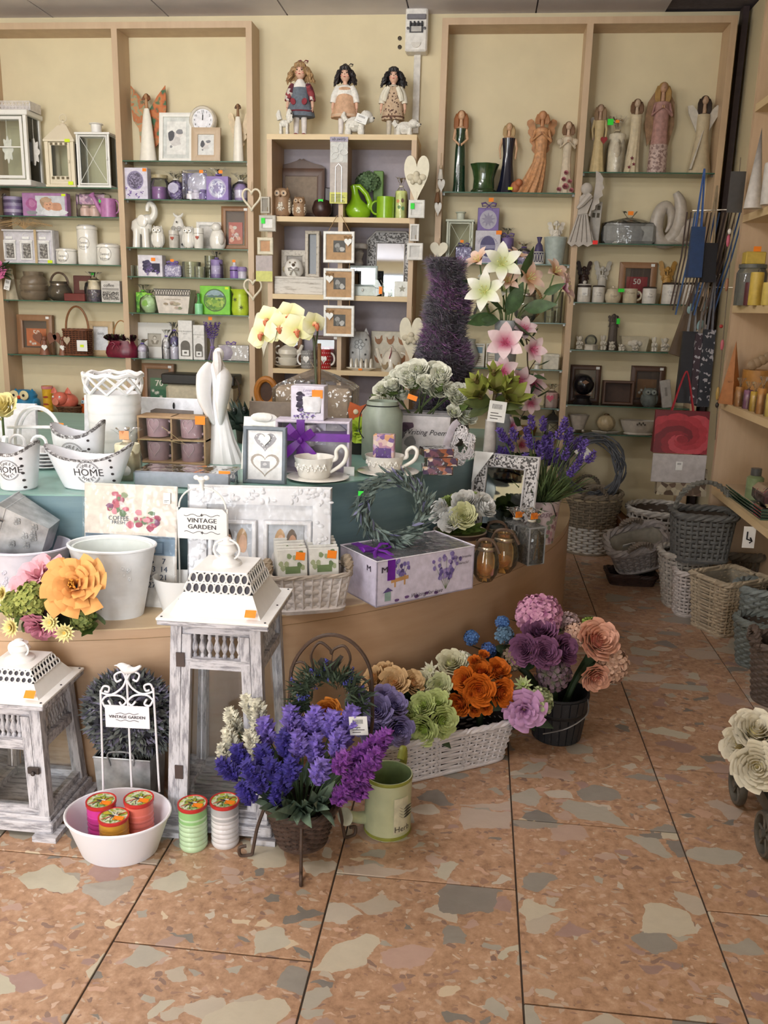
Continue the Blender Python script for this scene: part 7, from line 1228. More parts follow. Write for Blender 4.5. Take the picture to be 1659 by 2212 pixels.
for k in range(5):solo('plate',('lowest','second','middle','fourth','topmost')[k]+' white plate in the small stack between the planters','plate',M().Lt([(0,0),(.05,0),(.075,.009),(.073,.011),(.05,.004),(0,.004)],30),WI,(PZ(98,1010,z).x+.0,2.50-.11*0+.13,z+.0115*k),group='stack of white plates')
t=Th('spoon_pot','white pot of pink and white wooden heart picks','pot',(PZ(14,985,z).x,2.46,z));Pa(t,'pot',M().Lt([(0,0),(.04,0),(.05,.1),(.046,.1),(.036,.006),(0,.006)],24),WI);q=random.Random(3)
for k in range(9):Pa(t,'heart_pick',M().prism(heart(.045,.045),.004).box((0,.002,-.1),(.005,.004,.11)),C(('a87878','e6dfdc','8f6464')[k%3],.6),loc=(.034*cos(k*.7),-.02*sin(k*.7),.1+.008*(k%3)),rot=(0,q.uniform(-.5,.7),0))
t=Th('canvas_board','plain white canvas board standing at the back of the teal step','canvas',(PY(26,920,2.85).x,2.85,z),rot=(-.08,0,.12));Pa(t,'canvas',M().box((0,0,0),(.17,.02,PY(35,872,2.85).z-z),.002),C('e2e0e6',.6))
t=Th('yellow_flower','pale yellow artificial bloom at the back left of the teal step','flower',(PY(-4,880,2.6).x,2.62,z));hz_=PY(0,885,2.62).z-z;Pa(t,'bloom',rose(.05,5,4,.8).xf(LM((0,0,hz_),rx=.7)),Pe('ecdfa0','d8c070'));Pa(t,'stem',M().Tb([(0,0,0),(0,0,hz_)],.004,5),C('5c7040',.6))
X,Y,w,h=fitY(181,438,858,z,3.0)[0],3.0,fitY(181,438,858,z,3.0)[1],fitY(181,438,858,z,3.0)[2];t=Th('frame_back','large white photo frame seen from behind with a grey strut','picture frame',(X,Y,z),rot=(-.1,0,0));Pa(t,'back_board',M().box((0,0,0),(w,.02,h),.002),C('e4e4ea',.5));Pa(t,'strut',M().prism([(-.07,.0),(.09,.0),(.09,h*.78),(-.05,h*.8),(-.07,h*.76)],.004,-.012),C('7d726c',.6),loc=(w*.22,0,0));Pa(t,'hook',M().ell((w*.26,-.016,h*.86),(.004,.005,.012),8,6),BLACK)
X,w,h=fitY(538,634,868,z,3.05);t=Th('frame_back','brown photo frame seen from behind beside the lavender carton','picture frame',(X,3.05,z),rot=(-.08,0,0));Pa(t,'back_board',M().box((0,0,0),(w,.02,h),.002),C('7a6a5c',.6));Pa(t,'strut',M().box((.02,-.014,0),(w*.6,.004,h*.6)),C('8f7868',.6),Sm=0)
X,Y,w,h=GP(380,1003,z,308,453,897,.09);t=Th('mug_gift_box','kraft gift box with four dusty pink heart mugs behind clear film','gift box',(X,Y,z));KR=C('a98a68',.7);Pa(t,'box_frame',Rb(w,h,.008,.09,-.045,0),KR,Sm=30);Pa(t,'back',M().box((0,.042,0),(w,.004,h)),C('4a3a34',.7),Sm=0);Pa(t,'partition',M().box((0,0,0),(.006,.085,h)).box((0,0,h*.49),(w,.085,.006)),KR,Sm=0);MP=C('b3949c',.35)
for i in range(2):
 for j in range(2):
  mx_=-w*.26+w*.5*i;mz_=.008+h*.5*j;g=Pa(t,'mug',M().Lt([(0,0),(w*.15,0),(w*.165,h*.4),(w*.15,h*.4),(w*.13,.006),(0,.006)],22,c=(mx_,.0,mz_)),MP);Pa(g,'handle',M().Tb([(mx_+w*.15+w*.08*sin(a),0,mz_+h*.2+h*.13*cos(a))for a in[pi*q/8 for q in range(9)]],.005,6),MP);Pa(g,'heart_line',M().Tb([(mx_+x*.9,-w*.166,mz_+h*.1+zz)for x,zz in heart(.04,.045)],.0008,4,True),C('d8c4c8',.5))
Pa(t,'film',M().box((0,-.044,.004),(w*.98,.0008,h*.97)),FILM,Sm=0);Pa(t,'twine',M().Tb([(-w*.5,-.048,h*.5),(0,-.05,h*.5),(w*.5,-.048,h*.52)],.0016,5).Tb([(-.01,-.05,h*.5),(.05,-.052,h*.44),(-.03,-.052,h*.8)],.001,4),C('b09a70',.8));Sk(t,w*.43,-.048,h*.95,.034,.028)
X,Y,w,h=GP(405,1056,z,306,508,1004,.13);t=Th('silver_box','flat silver gift box wrapped in shiny film','gift box',(X,Y,z),.03);hb_=PY(400,1022,Y-.065).z-z;Pa(t,'carton',M().box((0,0,0),(w*.98,.13,hb_),.003),C('a9b0bc',.4));Pa(t,'film',M().box((0,0,0),(w,.134,hb_*1.03),.005),Cl('ffffff',.05,.08,.6,1.8,'film'));Sk(t,w*.43,-.05,hb_*1.035,.034,.012)
X,Y,w,h=GP(482,1005,z,436,510,748,.12);t=Th('angel_sculpture','tall smooth white angel sculpture with folded wings and flowing skirt','sculpture',(X,Y,z));AW=C('f0eeee',.4,.02);s_=h
Pa(t,'skirt',M().Lt([(0,0),(.17*s_,0),(.16*s_,.05*s_),(.115*s_,.2*s_),(.08*s_,.38*s_),(.06*s_,.52*s_),(.05*s_,.62*s_),(0,.64*s_)],44,1,.75,mod=lambda a,q:1+.07*max(0,1-q/(.5*s_))*cos(13*a),sway=lambda q:(.12*s_*max(0,.5-q/s_)**1.4,0)),AW)
for k in(-1,1):Pa(t,'wing',M().crv([(k*.03*s_,-.02,.34*s_),(k*.075*s_-.012,-.025,.55*s_),(k*.085*s_-.01,-.01,.74*s_),(k*.05*s_-.01,0,.86*s_ if k<0 else.83*s_)],[.012,.042,.05,.014],12,sq=.5),AW)
Pa(t,'torso',M().Lt([(.05*s_,.6*s_),(.06*s_,.72*s_),(.07*s_,.82*s_),(.04*s_,.88*s_),(0,.9*s_)],20,1,.7),AW);Pa(t,'head',M().ell((.004,-.005,.93*s_),(.045*s_,.05*s_,.06*s_),16,10),AW);Pa(t,'hair',M().crv([(.005,-.03,.95*s_),(.012,-.045,.85*s_),(.01,-.04,.72*s_)],[.012,.016,.004],8),C('dcd6d4',.5))
t=Th('olive_branch','dark olive branch plant with black olives behind the angel sculpture','plant',(PY(540,900,3.3).x,3.3,z));q=random.Random(2);zz0=PY(540,880,3.3).z-z;m=M();sc_=2.75/1000*.68
for i in range(70):a=q.uniform(-1,1)*.115;leaf(m,(a*.5,q.uniform(-.05,.05),zz0-.08),(a*9,q.uniform(-.6,.3),q.uniform(.1,1)),q.uniform(.07,.13),.03,.2,q.uniform(0,6))
Pa(t,'leaves',m,C('34463c',.5,.3));Pa(t,'pot',M().Lt([(0,0),(.05,0),(.06,zz0-.06),(.05,zz0-.06),(0,.02)],20),C('4a443c',.6))
for k in range(7):Pa(t,'olive',M().ell((-.12+.04*k,-.08,zz0+.01*sin(k*2)+.0),(.012,.012,.016),10,8),C('1c2420',.2))
X,Y,w,h=GP(548,1022,z,505,592,903,.02);t=Fr('ornate_frame','white baroque photo frame leaning behind the grey heart frame',X+.01,Y+.04,z,w*1.0,h,.03,C('eae9e4',.4),C('b9b4ac',.6),None,.28,.0,.02);Pa(t,'crest',M().ell((.0,-.002,h-.002),(w*.3,.012,.016),16,7,lambda a,q_:1+.15*cos(9*a)),C('e2dfda',.45))
X,Y,w,h=GP(568,1047,z,523,616,923,.02)
def hfr(m,a,b,y,f):
 m.use(C('eeecec',.5));m.Ft(Re(-a/2,a/2,f,f+b),y+.0008);m.use(C('a9a7ac',.7));P=heart(a*.62,b*.38);m.Ft([(x*(1+.04*cos(i*2.2)),f+b*.57+zz)for i,(x,zz)in enumerate(P)],y);m.use(C('eceaea',.6))
 for i in range(5):
  for j in range(5):
   x,zz=(i-2)*a*.12+a*.05*(j%2),f+b*(.63+.065*j)
   if abs(x)<a*.3*(.3+.17*j):m.Ft(circ(6,.0022,.0022,x,zz),y-.0003)
 m.use(C('b3a89e',.7));P=heart(a*.82,b*.48);m.Ft([(x,f+b*.05+zz)for x,zz in P],y-.0002);m.use(C('eeecec',.5));P=heart(a*.68,b*.4);m.Ft([(x,f+b*.09+zz)for x,zz in P],y-.0006);m.use(C('a9a8ac',.6));m.Ft(Re(-a*.12,a*.14,f+b*.24,f+b*.38),y-.001);blob(m,a*.0,f+b*.32,a*.06,b*.03,y-.0013,C('d8d6d8',.6))
t=Fr('heart_picture','slate grey photo frame with two hearts on white',X,Y,z,w,h,.012,C('6f7983',.5),C('eeecec',.5),hfr,.08,.0,.018);Pa(t,'raised_heart',M().prism(heart(.036,.036),.008,-.001),WHITE,loc=(0,.002,h*.66))
X,Y,w,h=GP(680,1025,z,601,757,905,.09);t=Th('ribbon_gift_box','lavender cup set in a window box tied with purple satin ribbon','gift box',(X,Y,z),.06);PB_=C('cfc6d6',.5);Pa(t,'box_frame',Rb(w,h,.009,.09,-.045,0),PB_,Sm=30);Pa(t,'back',M().box((0,.04,0),(w*.98,.005,h)),C('a8a2b2',.6),Sm=0);RIB=C('6a1f96',.35,.12)
Pa(t,'plate',M().Lt([(0,.012),(.06,.01),(.075,.002),(.078,0)],30).xf(LM((w*.18,.03,h*.48),rx=pi/2)),C('b3aeb0',.25));g=Pa(t,'cup',M().Lt([(0,0),(.03,0),(.036,.07),(.033,.07),(0,.01)],22,c=(-w*.12,.0,h*.5)),C('d6d2d8',.3));Pa(g,'handle',M().Tb([(-w*.12+.034+.016*sin(a),0,h*.5+.036+.022*cos(a))for a in[pi*i/8 for i in range(9)]],.004,6),C('d6d2d8',.3));Pa(t,'card_insert',M().box((-w*.0,.02,h*.5),(w*.3,.004,h*.4)),C('d3cedb',.6),Sm=0)
Pa(t,'film',M().box((0,-.044,.004),(w*.97,.0008,h*.95)),FILM,Sm=0);Pa(t,'ribbon_upright',M().box((-w*.16,-.0,-.0),(.026,.093,h*1.006)),RIB,Sm=0);Pa(t,'ribbon_across',M().box((0,-.0,h*.62),(w*1.006,.0935,.026)),RIB,Sm=0);m=M()
for k,(a,L_)in enumerate(((2.3,.062),(.6,.05),(-.85,.085),(3.9,.075))):
 c_,s_=cos(a),sin(a);m.put([(-w*.16+p*c_-r2*s_,-.05-o,h*.64+p*s_+r2*c_)for p,r2,o in((0,-.008,0),(0,.008,0),(L_*.55,.014,.014),(L_*.55,-.014,.014),(L_,.014,.004),(L_,-.012,.004))],[(0,3,2,1),(3,5,4,2)])
m.ell((-w*.16,-.052,h*.64),(.011,.009,.012),8,6);Pa(t,'bow',m,RIB);Ht(t,(w*.5,-.05,.0),.034,.03,bars=False,lines=1);zt=z+h;Yb=Y
X,w,h=fitY(631,707,832,zt,Yb)
def lavm(m,w,h,y):
 for k in range(9):blob(m,-w*.22+w*.05*sin(k*2),h*(.3+.06*k),w*.1,h*.06,y-.0001*k,C(('3a3246','4a4058','2e283a')[k%3],.7))
 m.use(C('2a2630',.5));m.Ft([(-w*.1,h*.22),(w*.4,h*.22),(w*.4,h*.68),(w*.2,h*.74),(-.1*w,h*.68)],y-.0012);lavprint(m,w,h*.4,y-.0016,0,16,7);m.use(C('8a7aa0',.6));text(m,'Lavender',w*.1,h*.88,h*.12,y,slant=.3);text(m,'harmony',w*.12,h*.78,h*.08,y,slant=.2)
t=Gb('lavender_mug_box','lavender mug carton with an open window on the ribboned box',X,Yb,zt,w*.93,.075,h,C('d8d2e2',.5),lavm);Pa(t,'mug',M().Lt([(0,0),(.03,0),(.034,.05),(0,.05)],20,1,.35,c=(w*.13,-.034,h*.24)),C('e2e2e8',.25));Sk(t,w*.28,-.041,h*.78,.034,.026)
X,w,h=fitY(602,762,835,z,3.3);t=Th('wrapped_hamper','beige box in gathered cellophane behind the lavender carton','gift box',(X,3.32,z));Pa(t,'carton',M().box((0,0,0),(w,.16,h),.012),C('b5a088',.6));Pa(t,'wrapping',M().Lt([(1.03,0),(1.05,h*.98),(.9,h*1.06),(.45,h*1.2),(.06,h*1.3),(.2,h*1.45)],4).xf(Matrix.Diagonal((w*.72,.118,1,1))@Matrix.Rotation(pi/4,4,'Z')),CELLO,Sm=25)
ox,oz=PY(687,828,3.12).x,PY(687,730,3.12).z-z;t=Th('orchid','potted artificial orchid with pale yellow blooms on an arched stem','orchid',(ox,3.14,z));Pa(t,'pot',M().Lt([(0,0),(.035,0),(.045,.09),(.04,.09),(0,.03)],20),C('5a4a40',.5));Pa(t,'stake',M().Tb([(0,0,.03),(0,0,oz-.02)],.007,8),C('8a6440',.6));P3=lambda x,y,Y=3.12:(lambda p:(p.x-ox,p.y-3.14,p.z-z))(PY(x,y,Y));Pa(t,'stem',M().crv([(.0,-.006,.05),P3(680,770),P3(675,725),P3(655,700),P3(620,695),P3(580,700),P3(552,735)],.0045,7),C('4c5234',.5));Pa(t,'side_stem',M().crv([P3(682,745),P3(686,715),P3(680,695)],.0035,6),C('4c5234',.5))
OP=Pe('efecc6','d4d07a');LIP=C('d8a878',.5)
for k,(x,y,R,dx,dy)in enumerate(((579,692,.062,-.3,-.9),(624,683,.06,.1,-.9),(568,722,.066,-.35,-.85),(605,708,.062,0,-.95),(641,715,.07,.15,-.95),(677,700,.05,.6,-.7))):
 p=P3(x,y,3.09-.01*k);fl_=Pa(t,'flower',M().ell((0,0,.01),(.008,.008,.012),8,6),LIP);fl_.matrix_local=aim(p,(dx,dy,.15),1,.2)
 for a,wd,L_ in((pi/2,1.15,.9),(pi/2+2.1,.75,.85),(pi/2-2.1,.75,.85),(0.0,1.35,1.0),(pi,1.35,1.0)):
  m=M();leaf(m,(0,0,0),(0,1,.18),R*L_,R*wd,-.12,0,-.12,4,5,.2);pt_=Pa(fl_,'petal',m,OP);pt_.rotation_euler=(0,0,a-pi/2+.2)
 Pa(fl_,'lip',M().crv([(0,0,.005),(0,-.012,.02),(0,-.026,.016)],[.005,.009,.003],7).ell((.009,-.004,.014),(.004,.004,.006),6,5).ell((-.009,-.004,.014),(.004,.004,.006),6,5),C('c8704c',.5))
t=Th('wooden_egg_frame','small oval orange wooden frame at the foot of the bookcase','picture frame',(PY(577,850,4.66).x,4.64,PY(577,873,4.64).z));Pa(t,'oval',M().Tb([(.052*cos(a),0,.066+.07*sin(a))for a in[2*pi*i/24 for i in range(24)]],.018,8,True),C('b0702c',.5));Pa(t,'picture',M().Ft(circ(20,.04,.056,0,.066),.004),C('4a3020',.6),Sm=0);Pa(t,'foot',M().box((0,.01,-.055),(.05,.05,.052)),C('8a5626',.5))
t2=Th('low_cabinet','dark low plinth in front of the bookcase behind the display stand','plinth',(PY(577,850,4.66).x,4.6,0));Pa(t2,'body',M().box((0,0,0),(.3,.16,t.location.z-.055),.004),C('3a302a',.7))
def teacup(lb,xc,yb,x0,x1,ycup):
 X,Y,w,h=GP(xc,yb,z,x0,x1,ycup,.15);t=Th('teacup',lb,'cup',(X,Y,z),-.15);cw=w*.325;Pa(t,'saucer',M().Lt([(0,0),(w*.26,0),(w*.5,h*.13),(w*.49,h*.15),(w*.26,.008),(0,.008)],40),CER);Pa(t,'cup',M().Lt([(0,.008),(cw*.74,.008),(cw*.8,.014),(cw,h*1.0),(cw*.95,h*1.0),(cw*.75,.02),(0,.02)],40,c=(-w*.06,0,0)),CER);hx_=-w*.06+cw*.93;Pa(t,'handle',M().crv([(hx_,0,h*.86),(hx_+.012,0,h*.98),(hx_+.012,0,h*1.3),(hx_+.03,0,h*1.52),(hx_+.046,0,h*1.3),(hx_+.036,0,h*.8),(hx_-.006,0,h*.36)],[.006,.007,.006,.006,.007,.007,.005],9,6),CER);m=M()
 q=random.Random(3)
 for i in range(40):a=-2.6+2.1*i/40+q.uniform(-.03,.03);zz=h*(.6+.12*sin(i*.9));r=cw*(.795+.215*zz/h);m.ell((-w*.06+r*cos(a),r*sin(a),zz),(.0035,.0035,.005),6,4)
 Pa(t,'leaf_relief',m,CER,Su=True);return X,Y,w,h
teacup('cream teacup with a high looped handle, empty, on its saucer',690,1046,620,754,986);X,Y,w,h=teacup('cream teacup with a high looped handle holding a soap box',838,1031,772,906,983)
t=Th('soap_box','lavender soap bar with a purple label standing in the teacup','soap',(X-.015,Y,z+.03),.0);Pa(t,'soap',M().box((0,0,0),(.07,.04,.098),.003),Mo(['d8b8b0','b98aa0','e0ccc0','7a5a94','d09a70','c4a8c8'],70));Pa(t,'label',M().box((.0,-.0206,.02),(.05,.001,.035)),C('5d4080',.5),Sm=0);m=M();lavprint(m,.06,.09,-.0216,0,9,4);Pa(t,'print',m,Sm=0)
SOAP=Mo(['5a3040','c07848','3a2430','d8b090','7a4860','a85a38','e0d0c0','4a3058'],55,.3)
for k,(dx,dy,lb)in enumerate(((.0,0,'marbled purple and orange soap bar at the bottom of the stack'),(.012,.004,'marbled purple and orange soap bar, middle of the stack'),(-.004,.01,'marbled purple and orange soap bar on top of the stack'))):t=Th('soap_bar',lb,'soap',(PZ(942,1028,z).x+dx,PZ(942,1028,z).y+.045+dy,z+.0285*k),.12+.1*k);Pa(t,'bar',M().box((0,0,0),(.1,.07,.027),.003),SOAP);Pa(t,'film',M().box((0,0,0),(.102,.072,.028),.003),CELLO)
X,Y,w,h=GP(905,985,z,838,972,930,.12);Y=3.22;t=Th('rose_planter','white metal trough with rose print and script, filled with white roses','planter',(X,Y,z),-.05);w=.24;d=.12
m=M();vs=[(sx*w*.45,sy*d*.45,0)for sx,sy in((-1,-1),(1,-1),(1,1),(-1,1))]+[(sx*w*.5,sy*d*.5,.15)for sx,sy in((-1,-1),(1,-1),(1,1),(-1,1))];m.put(vs,[(3,2,1,0),(0,1,5,4),(1,2,6,5),(2,3,7,6),(3,0,4,7)]);m.put([(sx*w*.46,sy*d*.44,.14)for sx,sy in((-1,-1),(1,-1),(1,1),(-1,1))],[(0,1,2,3)]);Pa(t,'trough',m,C('d3cbcc',.45),Sm=0);Pa(t,'rim',M().Tb([v for v in vs[4:]],.004,6,True),C('8a8688',.5));m=M();[blob(m,-w*.24+dx,.1+dz,.022,.02,-d*.49,C(c_,.7))for dx,dz,c_ in((0,0,'4a3648'),(.02,.012,'5d4658'),(-.012,-.03,'6a6468'),(.03,-.05,'8a8688'))];m.use(INK);text(m,'Writing Poem',w*.12,.085,.028,-d*.5,slant=.35);Pa(t,'print',m,Sm=0)
q=random.Random(11);WR=Pe('eeeede','c9d0a0');wm=[rose(.034,k,4,.35).mesh('rose',WR)for k in range(4)]
for i in range(40):
 u=i/39;a=q.uniform(0,2*pi);x=-.165+.33*u+q.uniform(-.012,.012);top=.15+.16*(1-(x/.185)**2)**.8+.01;zz=top-.05*q.random()*(1 if i%3 else 2.2);y=q.uniform(-.06,.05)-.02;s_=q.uniform(.75,1.3)
 o=Pa(t,'rose',wm[i%4]);o.matrix_local=aim((x,y,zz),(x*3.2,-.6+q.uniform(-.3,.3),.8),s_,q.uniform(0,6))
m=M();[leaf(m,(x:=q.uniform(-.16,.16),q.uniform(-.05,.04),.14+.1*(1-(x/.18)**2)),(x*6,q.uniform(-1,.6),q.uniform(-.1,.8)),.06,.03,.2,q.uniform(0,6))for i in range(46)];Pa(t,'leaves',m,C('5c7038',.6,.25));m=M();[m.Tb([(q.uniform(-.04,.04),q.uniform(-.02,.02),.13),(q.uniform(-.14,.14),-.02,.24)],.0025,5)for i in range(12)];Pa(t,'stems',m,C('4a5a30',.6));Sk(t,-.02,-.09,.215,.036,.018,None,.3)
X,Y,w,h=GP(815,1002,z,780,868,867,.16);t=Th('frosted_jar','big grey green frosted jar with a wire handle','jar',(X,Y+.02,z));Pa(t,'jar',M().Lt([(0,0),(w*.46,0),(w*.5,.01),(w*.5,h*.8),(w*.4,h*.9),(w*.38,h),(w*.35,h),(w*.36,h*.88),(0,h*.86)],32),C('98a294',.35,.05));Pa(t,'wire_handle',M().crv([(-w*.38,-.04,h*.93),(-w*.47,-.08,h*.8),(-w*.48,-.09,h*.55),(-w*.36,-.1,h*.42)],.002,5),BLACK);Pa(t,'neck_wire',M().Tb([(w*.4*cos(a),w*.4*sin(a),h*.93)for a in[2*pi*i/24 for i in range(24)]],.002,5,True),BLACK)
t=Th('felt_owl_pot','orange felt owl peeping over lime green flowers in a dark pot','ornament',(PY(769,960,3.1).x,3.16,z));zz0=PY(769,950,3.1).z-z;Pa(t,'pot',M().Lt([(0,0),(.05,0),(.06,max(.05,zz0)),(0,max(.05,zz0)-.01)],20),C('2c2a26',.5));Pa(t,'green_flower',peony(.05,5,.6).xf(LM((0,-.03,zz0+.03),rx=.9)),Pe('a8c43c','7c9a2c'));o_=Pa(t,'owl',M().prism([(-.035,0),(.035,0),(.045,.06),(.038,.09),(.0,.075),(-.038,.09),(-.045,.06)],.014,-.0),C('d0683c',.8),loc=(.004,0,zz0+.04));[Pa(o_,'eye',M().ell((s_*.015,-.002,.055),(.01,.004,.01),10,6),C('e8dcc0',.6))for s_ in(-1,1)]
X,Y=PY(975,890,3.45).x,3.45;zt0=PY(975,893,3.45).z-z;zt1=PY(955,556,3.45).z-z;t=Th('lavender_tree','tall spiral topiary tree of purple and grey heather in a grey pot','topiary',(X,Y,z));hp=zt0;Pa(t,'pot',M().Lt([(0,0),(.05,0),(.075,hp*.5),(.06,hp*.92),(.066,hp),(.058,hp),(0,hp*.8)],26),C('7d7876',.6));Pa(t,'pot_rim',M().Tb([(.066*cos(a),.066*sin(a),hp)for a in[2*pi*i/26 for i in range(26)]],.006,6,True),C('c9c49c',.5));q=random.Random(4);H_=zt1-zt0;sil=lambda f:.135*(1-.5*f)*(.92+.12*sin(f*20));lean=lambda f:(-.025*f+.012*sin(f*10)-.02)
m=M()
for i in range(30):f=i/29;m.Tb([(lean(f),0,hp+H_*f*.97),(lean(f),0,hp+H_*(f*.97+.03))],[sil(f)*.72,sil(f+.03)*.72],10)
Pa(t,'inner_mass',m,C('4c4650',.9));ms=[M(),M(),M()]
for i in range(5200):
 f=q.random();a=q.uniform(0,2*pi);r=sil(f)*q.uniform(.68,.9);p=Vector((lean(f)+r*cos(a),r*sin(a),hp+H_*f*.98));d=Vector((cos(a),sin(a),q.uniform(-.2,1.0)));sp=q.random()+.3*sin(f*20+a);mm=ms[0 if sp<.42 else(1 if sp<.8 else 2)];L_=q.uniform(.022,.042);x_=d.orthogonal().normalized()*.0022
 for k in range(3):
  e=d.normalized()+Vector((q.uniform(-.8,.8),q.uniform(-.8,.8),q.uniform(-.6,.8)));tip=p+e.normalized()*L_;mm.put([p+x_,p-x_,tip],[(0,1,2)])
for mm,c_ in zip(ms,('6c6a70','746678','8c6090')):Pa(t,'heather_sprigs',mm,C(c_,.85,.3,90),Su=True,Sm=0)
bow(t,'ribbon_bow',(.02,-.07,hp+.01),.05,C('b3aab4',.5))
X,Y,w,h=GP(1000,1008,z,957,1032,922,.02);t=Th('wicker_flower_wreath','white flower-shaped wicker wreath leaning by the soaps','wreath',(X,Y,z),rot=(-.12,0,-.25));m=M();q=random.Random(8);cz_=h*.52;rr=h*.34
for k in range(6):
 a0=2*pi*k/6+.5;cx_,cc=rr*.8*cos(a0)*.9,cz_+rr*1.0*sin(a0)
 for i in range(26):a1,a2=q.uniform(0,6.3),q.uniform(0,6.3);m.Tb([(cx_+rr*.48*cos(a1),q.uniform(-.012,.004),cc+rr*.5*sin(a1)),(cx_+rr*.48*cos(a2),q.uniform(-.014,.0),cc+rr*.5*sin(a2))],.0019,4)
vs_=m.v;Pa(t,'woven_canes',m,C('dcd8da',.55),Su=True);Pa(t,'core_ring',M().Tb([(rr*.78*cos(a),.006,cz_+rr*.9*sin(a))for a in[2*pi*i/30 for i in range(30)]],.013,6,True),C('c4bfc2',.6));Pa(t,'ribbon',M().crv([(-rr*.8,-.02,cz_-rr*.5),(-rr*1.0,-.025,cz_),(-rr*.6,-.02,h*.98),(-rr*.2,-.02,h*1.12)],.012,6,sq=.2),C('b8b0ba',.5))
X,Y,w,h=GP(1058,992,z,1045,1072,906,.04);t=Th('slim_vase','slim white cylinder vase with a paper price tag','vase',(X,Y,z));Pa(t,'body',M().Lt([(0,0),(w*.5,0),(w*.52,h*.1),(w*.44,h*.96),(w*.46,h),(w*.36,h),(w*.36,h*.5),(0,h*.5)],22),C('cfc8c2',.4));Ht(t,(.015,-.045,h*.98),.062,.075,rot=(0,.1,0));vz,vX,vY,vh=z,X,Y,h
t=Th('magnolia_bunch','bunch of olive green artificial magnolia blooms in the slim vase','flower bunch',(vX,vY+.0,vz+vh*.5));cz_=PY(1065,850,vY).z-(vz+vh*.5);q=random.Random(6);MG=Pe('8a9440','6a5a34',pos=(.0,.8))
Pa(t,'stem',M().crv([(0,0,0),(0,0,vh*.55),(.01,0,cz_)],[.006,.006,.008],7),C('5c4a30',.6))
for k,(dx,dz,R)in enumerate(((-.045,-.01,.062),(.055,-.02,.07),(.01,.012,.06),(.0,.075,.035),(-.06,.045,.03),(.06,.05,.03))):
 fl_=Pa(t,'flower',M().ell((0,0,0),(.01,.01,.014),8,6),MG);fl_.matrix_local=aim((dx,-.03,cz_+dz),(dx*10,-.5,.8),1,k)
 for j in range(9 if R>.05 else 5):
  m=M();a=2*pi*j/(9 if R>.05 else 5);leaf(m,(0,0,0),(cos(a)*(.75 if j%2 else.45),sin(a)*(.75 if j%2 else.45),.8),R*1.35,R*.8,-.15,0,-.25,2,5);Pa(fl_,'petal',m,MG)
m=M();[leaf(m,(0,0,cz_-.03),(q.uniform(-1,1),q.uniform(-.8,.4),q.uniform(-.4,.3)),.11,.05,.2,q.uniform(0,6))for k in range(9)];Pa(t,'leaves',m,C('55602c',.6))
X,Y,w=PY(1090,800,3.5).x,3.5,.105;vt=PY(1090,692,3.5).z-z;t=Th('tall_vase','tall tapering pale blue grey vase behind the slim vase','vase',(X,Y,z));Pa(t,'body',M().Lt([(0,0),(.038,0),(.04,.01),(.036,vt*.5),(.05,vt),(.046,vt),(.03,vt*.5),(0,vt*.4)],28),C('a9adb0',.4));t=Th('lily_bouquet','white and blush lilies with broad green leaves in the tall vase','bouquet',(X,Y,z+vt*.45));b0=Vector((X,Y,z+vt*.45));LF=C('3f5a34',.5,.25);Q3=lambda x,y,Yp:PY(x,y,Yp)-b0
WL,PL_,BL=Pe('f0f0e6','c8d48c'),Pe('ead0c4','d8a06a'),Pe('ecd4d8','c0587e',pos=(.1,.6));YS_=C('d8d890',.6);m=M()
for k,(x,y,Yp,R,d,mt)in enumerate(((1084,572,3.4,.088,(0,-.9,.3),WL),(1048,632,3.38,.088,(-.2,-.9,.25),WL),(1036,566,3.48,.066,(-.5,-.5,.6),PL_),(1117,556,3.5,.058,(.35,-.3,.8),PL_),(1095,610,3.42,.058,(.1,-.8,.5),PL_),(1140,603,3.45,.075,(.5,-.6,.3),PL_),(1197,592,3.5,.07,(.4,-.4,.5),PL_),(1214,622,3.48,.075,(.9,-.3,.2),BL),(1052,600,3.5,.045,(-.5,-.4,.6),WL),(1088,628,3.46,.045,(.2,-.6,.5),WL))):
 p=Q3(x,y,Yp);lily_petals(t,p,d,R,mt,6,.5,.3,k,stam=YS_);m.crv([(0,0,0),(p.x*.25,.0,vt*.6),(p.x*.8,p.y*.6,p.z*.8),tuple(p)],.003,5)
Pa(t,'stems',m,C('5c7038',.6))
for k,(x,y,dx,dz,L_)in enumerate(((1135,590,.3,.8,.13),(1110,630,.1,.8,.12),(1150,665,.9,.1,.13),(1060,690,-.9,.1,.12),(1080,660,-.4,.4,.11),(1120,700,.5,-.3,.12),(1030,605,-1,.1,.1),(1190,625,.8,.5,.09),(1045,690,-.7,-.2,.1),(1100,670,.2,.5,.14))):m=M();leaf(m,Q3(x-dx*20,y+dz*20,3.44),(dx,-.25,dz),L_,L_*.48,.12,.6*k,.25,2,6);Pa(t,'leaf',m,LF)
t=Th('clematis_garland','trailing pink and white clematis garland hanging below the lilies','flower garland',(X+.02,Y-.03,z));b0=Vector((X+.02,Y-.03,z));m=M()
for k,(x,y,Yp,R,d)in enumerate(((1092,742,3.4,.085,(-.1,-.95,.2),),(1130,715,3.46,.06,(.3,-.6,.6)),(1148,756,3.44,.062,(.5,-.8,.1)),(1088,805,3.42,.075,(-.2,-.9,.2)),(1120,822,3.45,.07,(.2,-.9,.0)),(1150,830,3.5,.06,(.5,-.7,.0)),(1145,870,3.5,.05,(.3,-.8,-.2)),(1075,830,3.46,.055,(-.4,-.8,.2)),(1105,920,3.5,.05,(.1,-.8,0)),(1125,960,3.5,.05,(.3,-.8,0)))):
 p=Q3(x,y,Yp);lily_petals(t,p,d,R,BL,6,.62,.2,k*.7,stam=C('c8607c',.6))
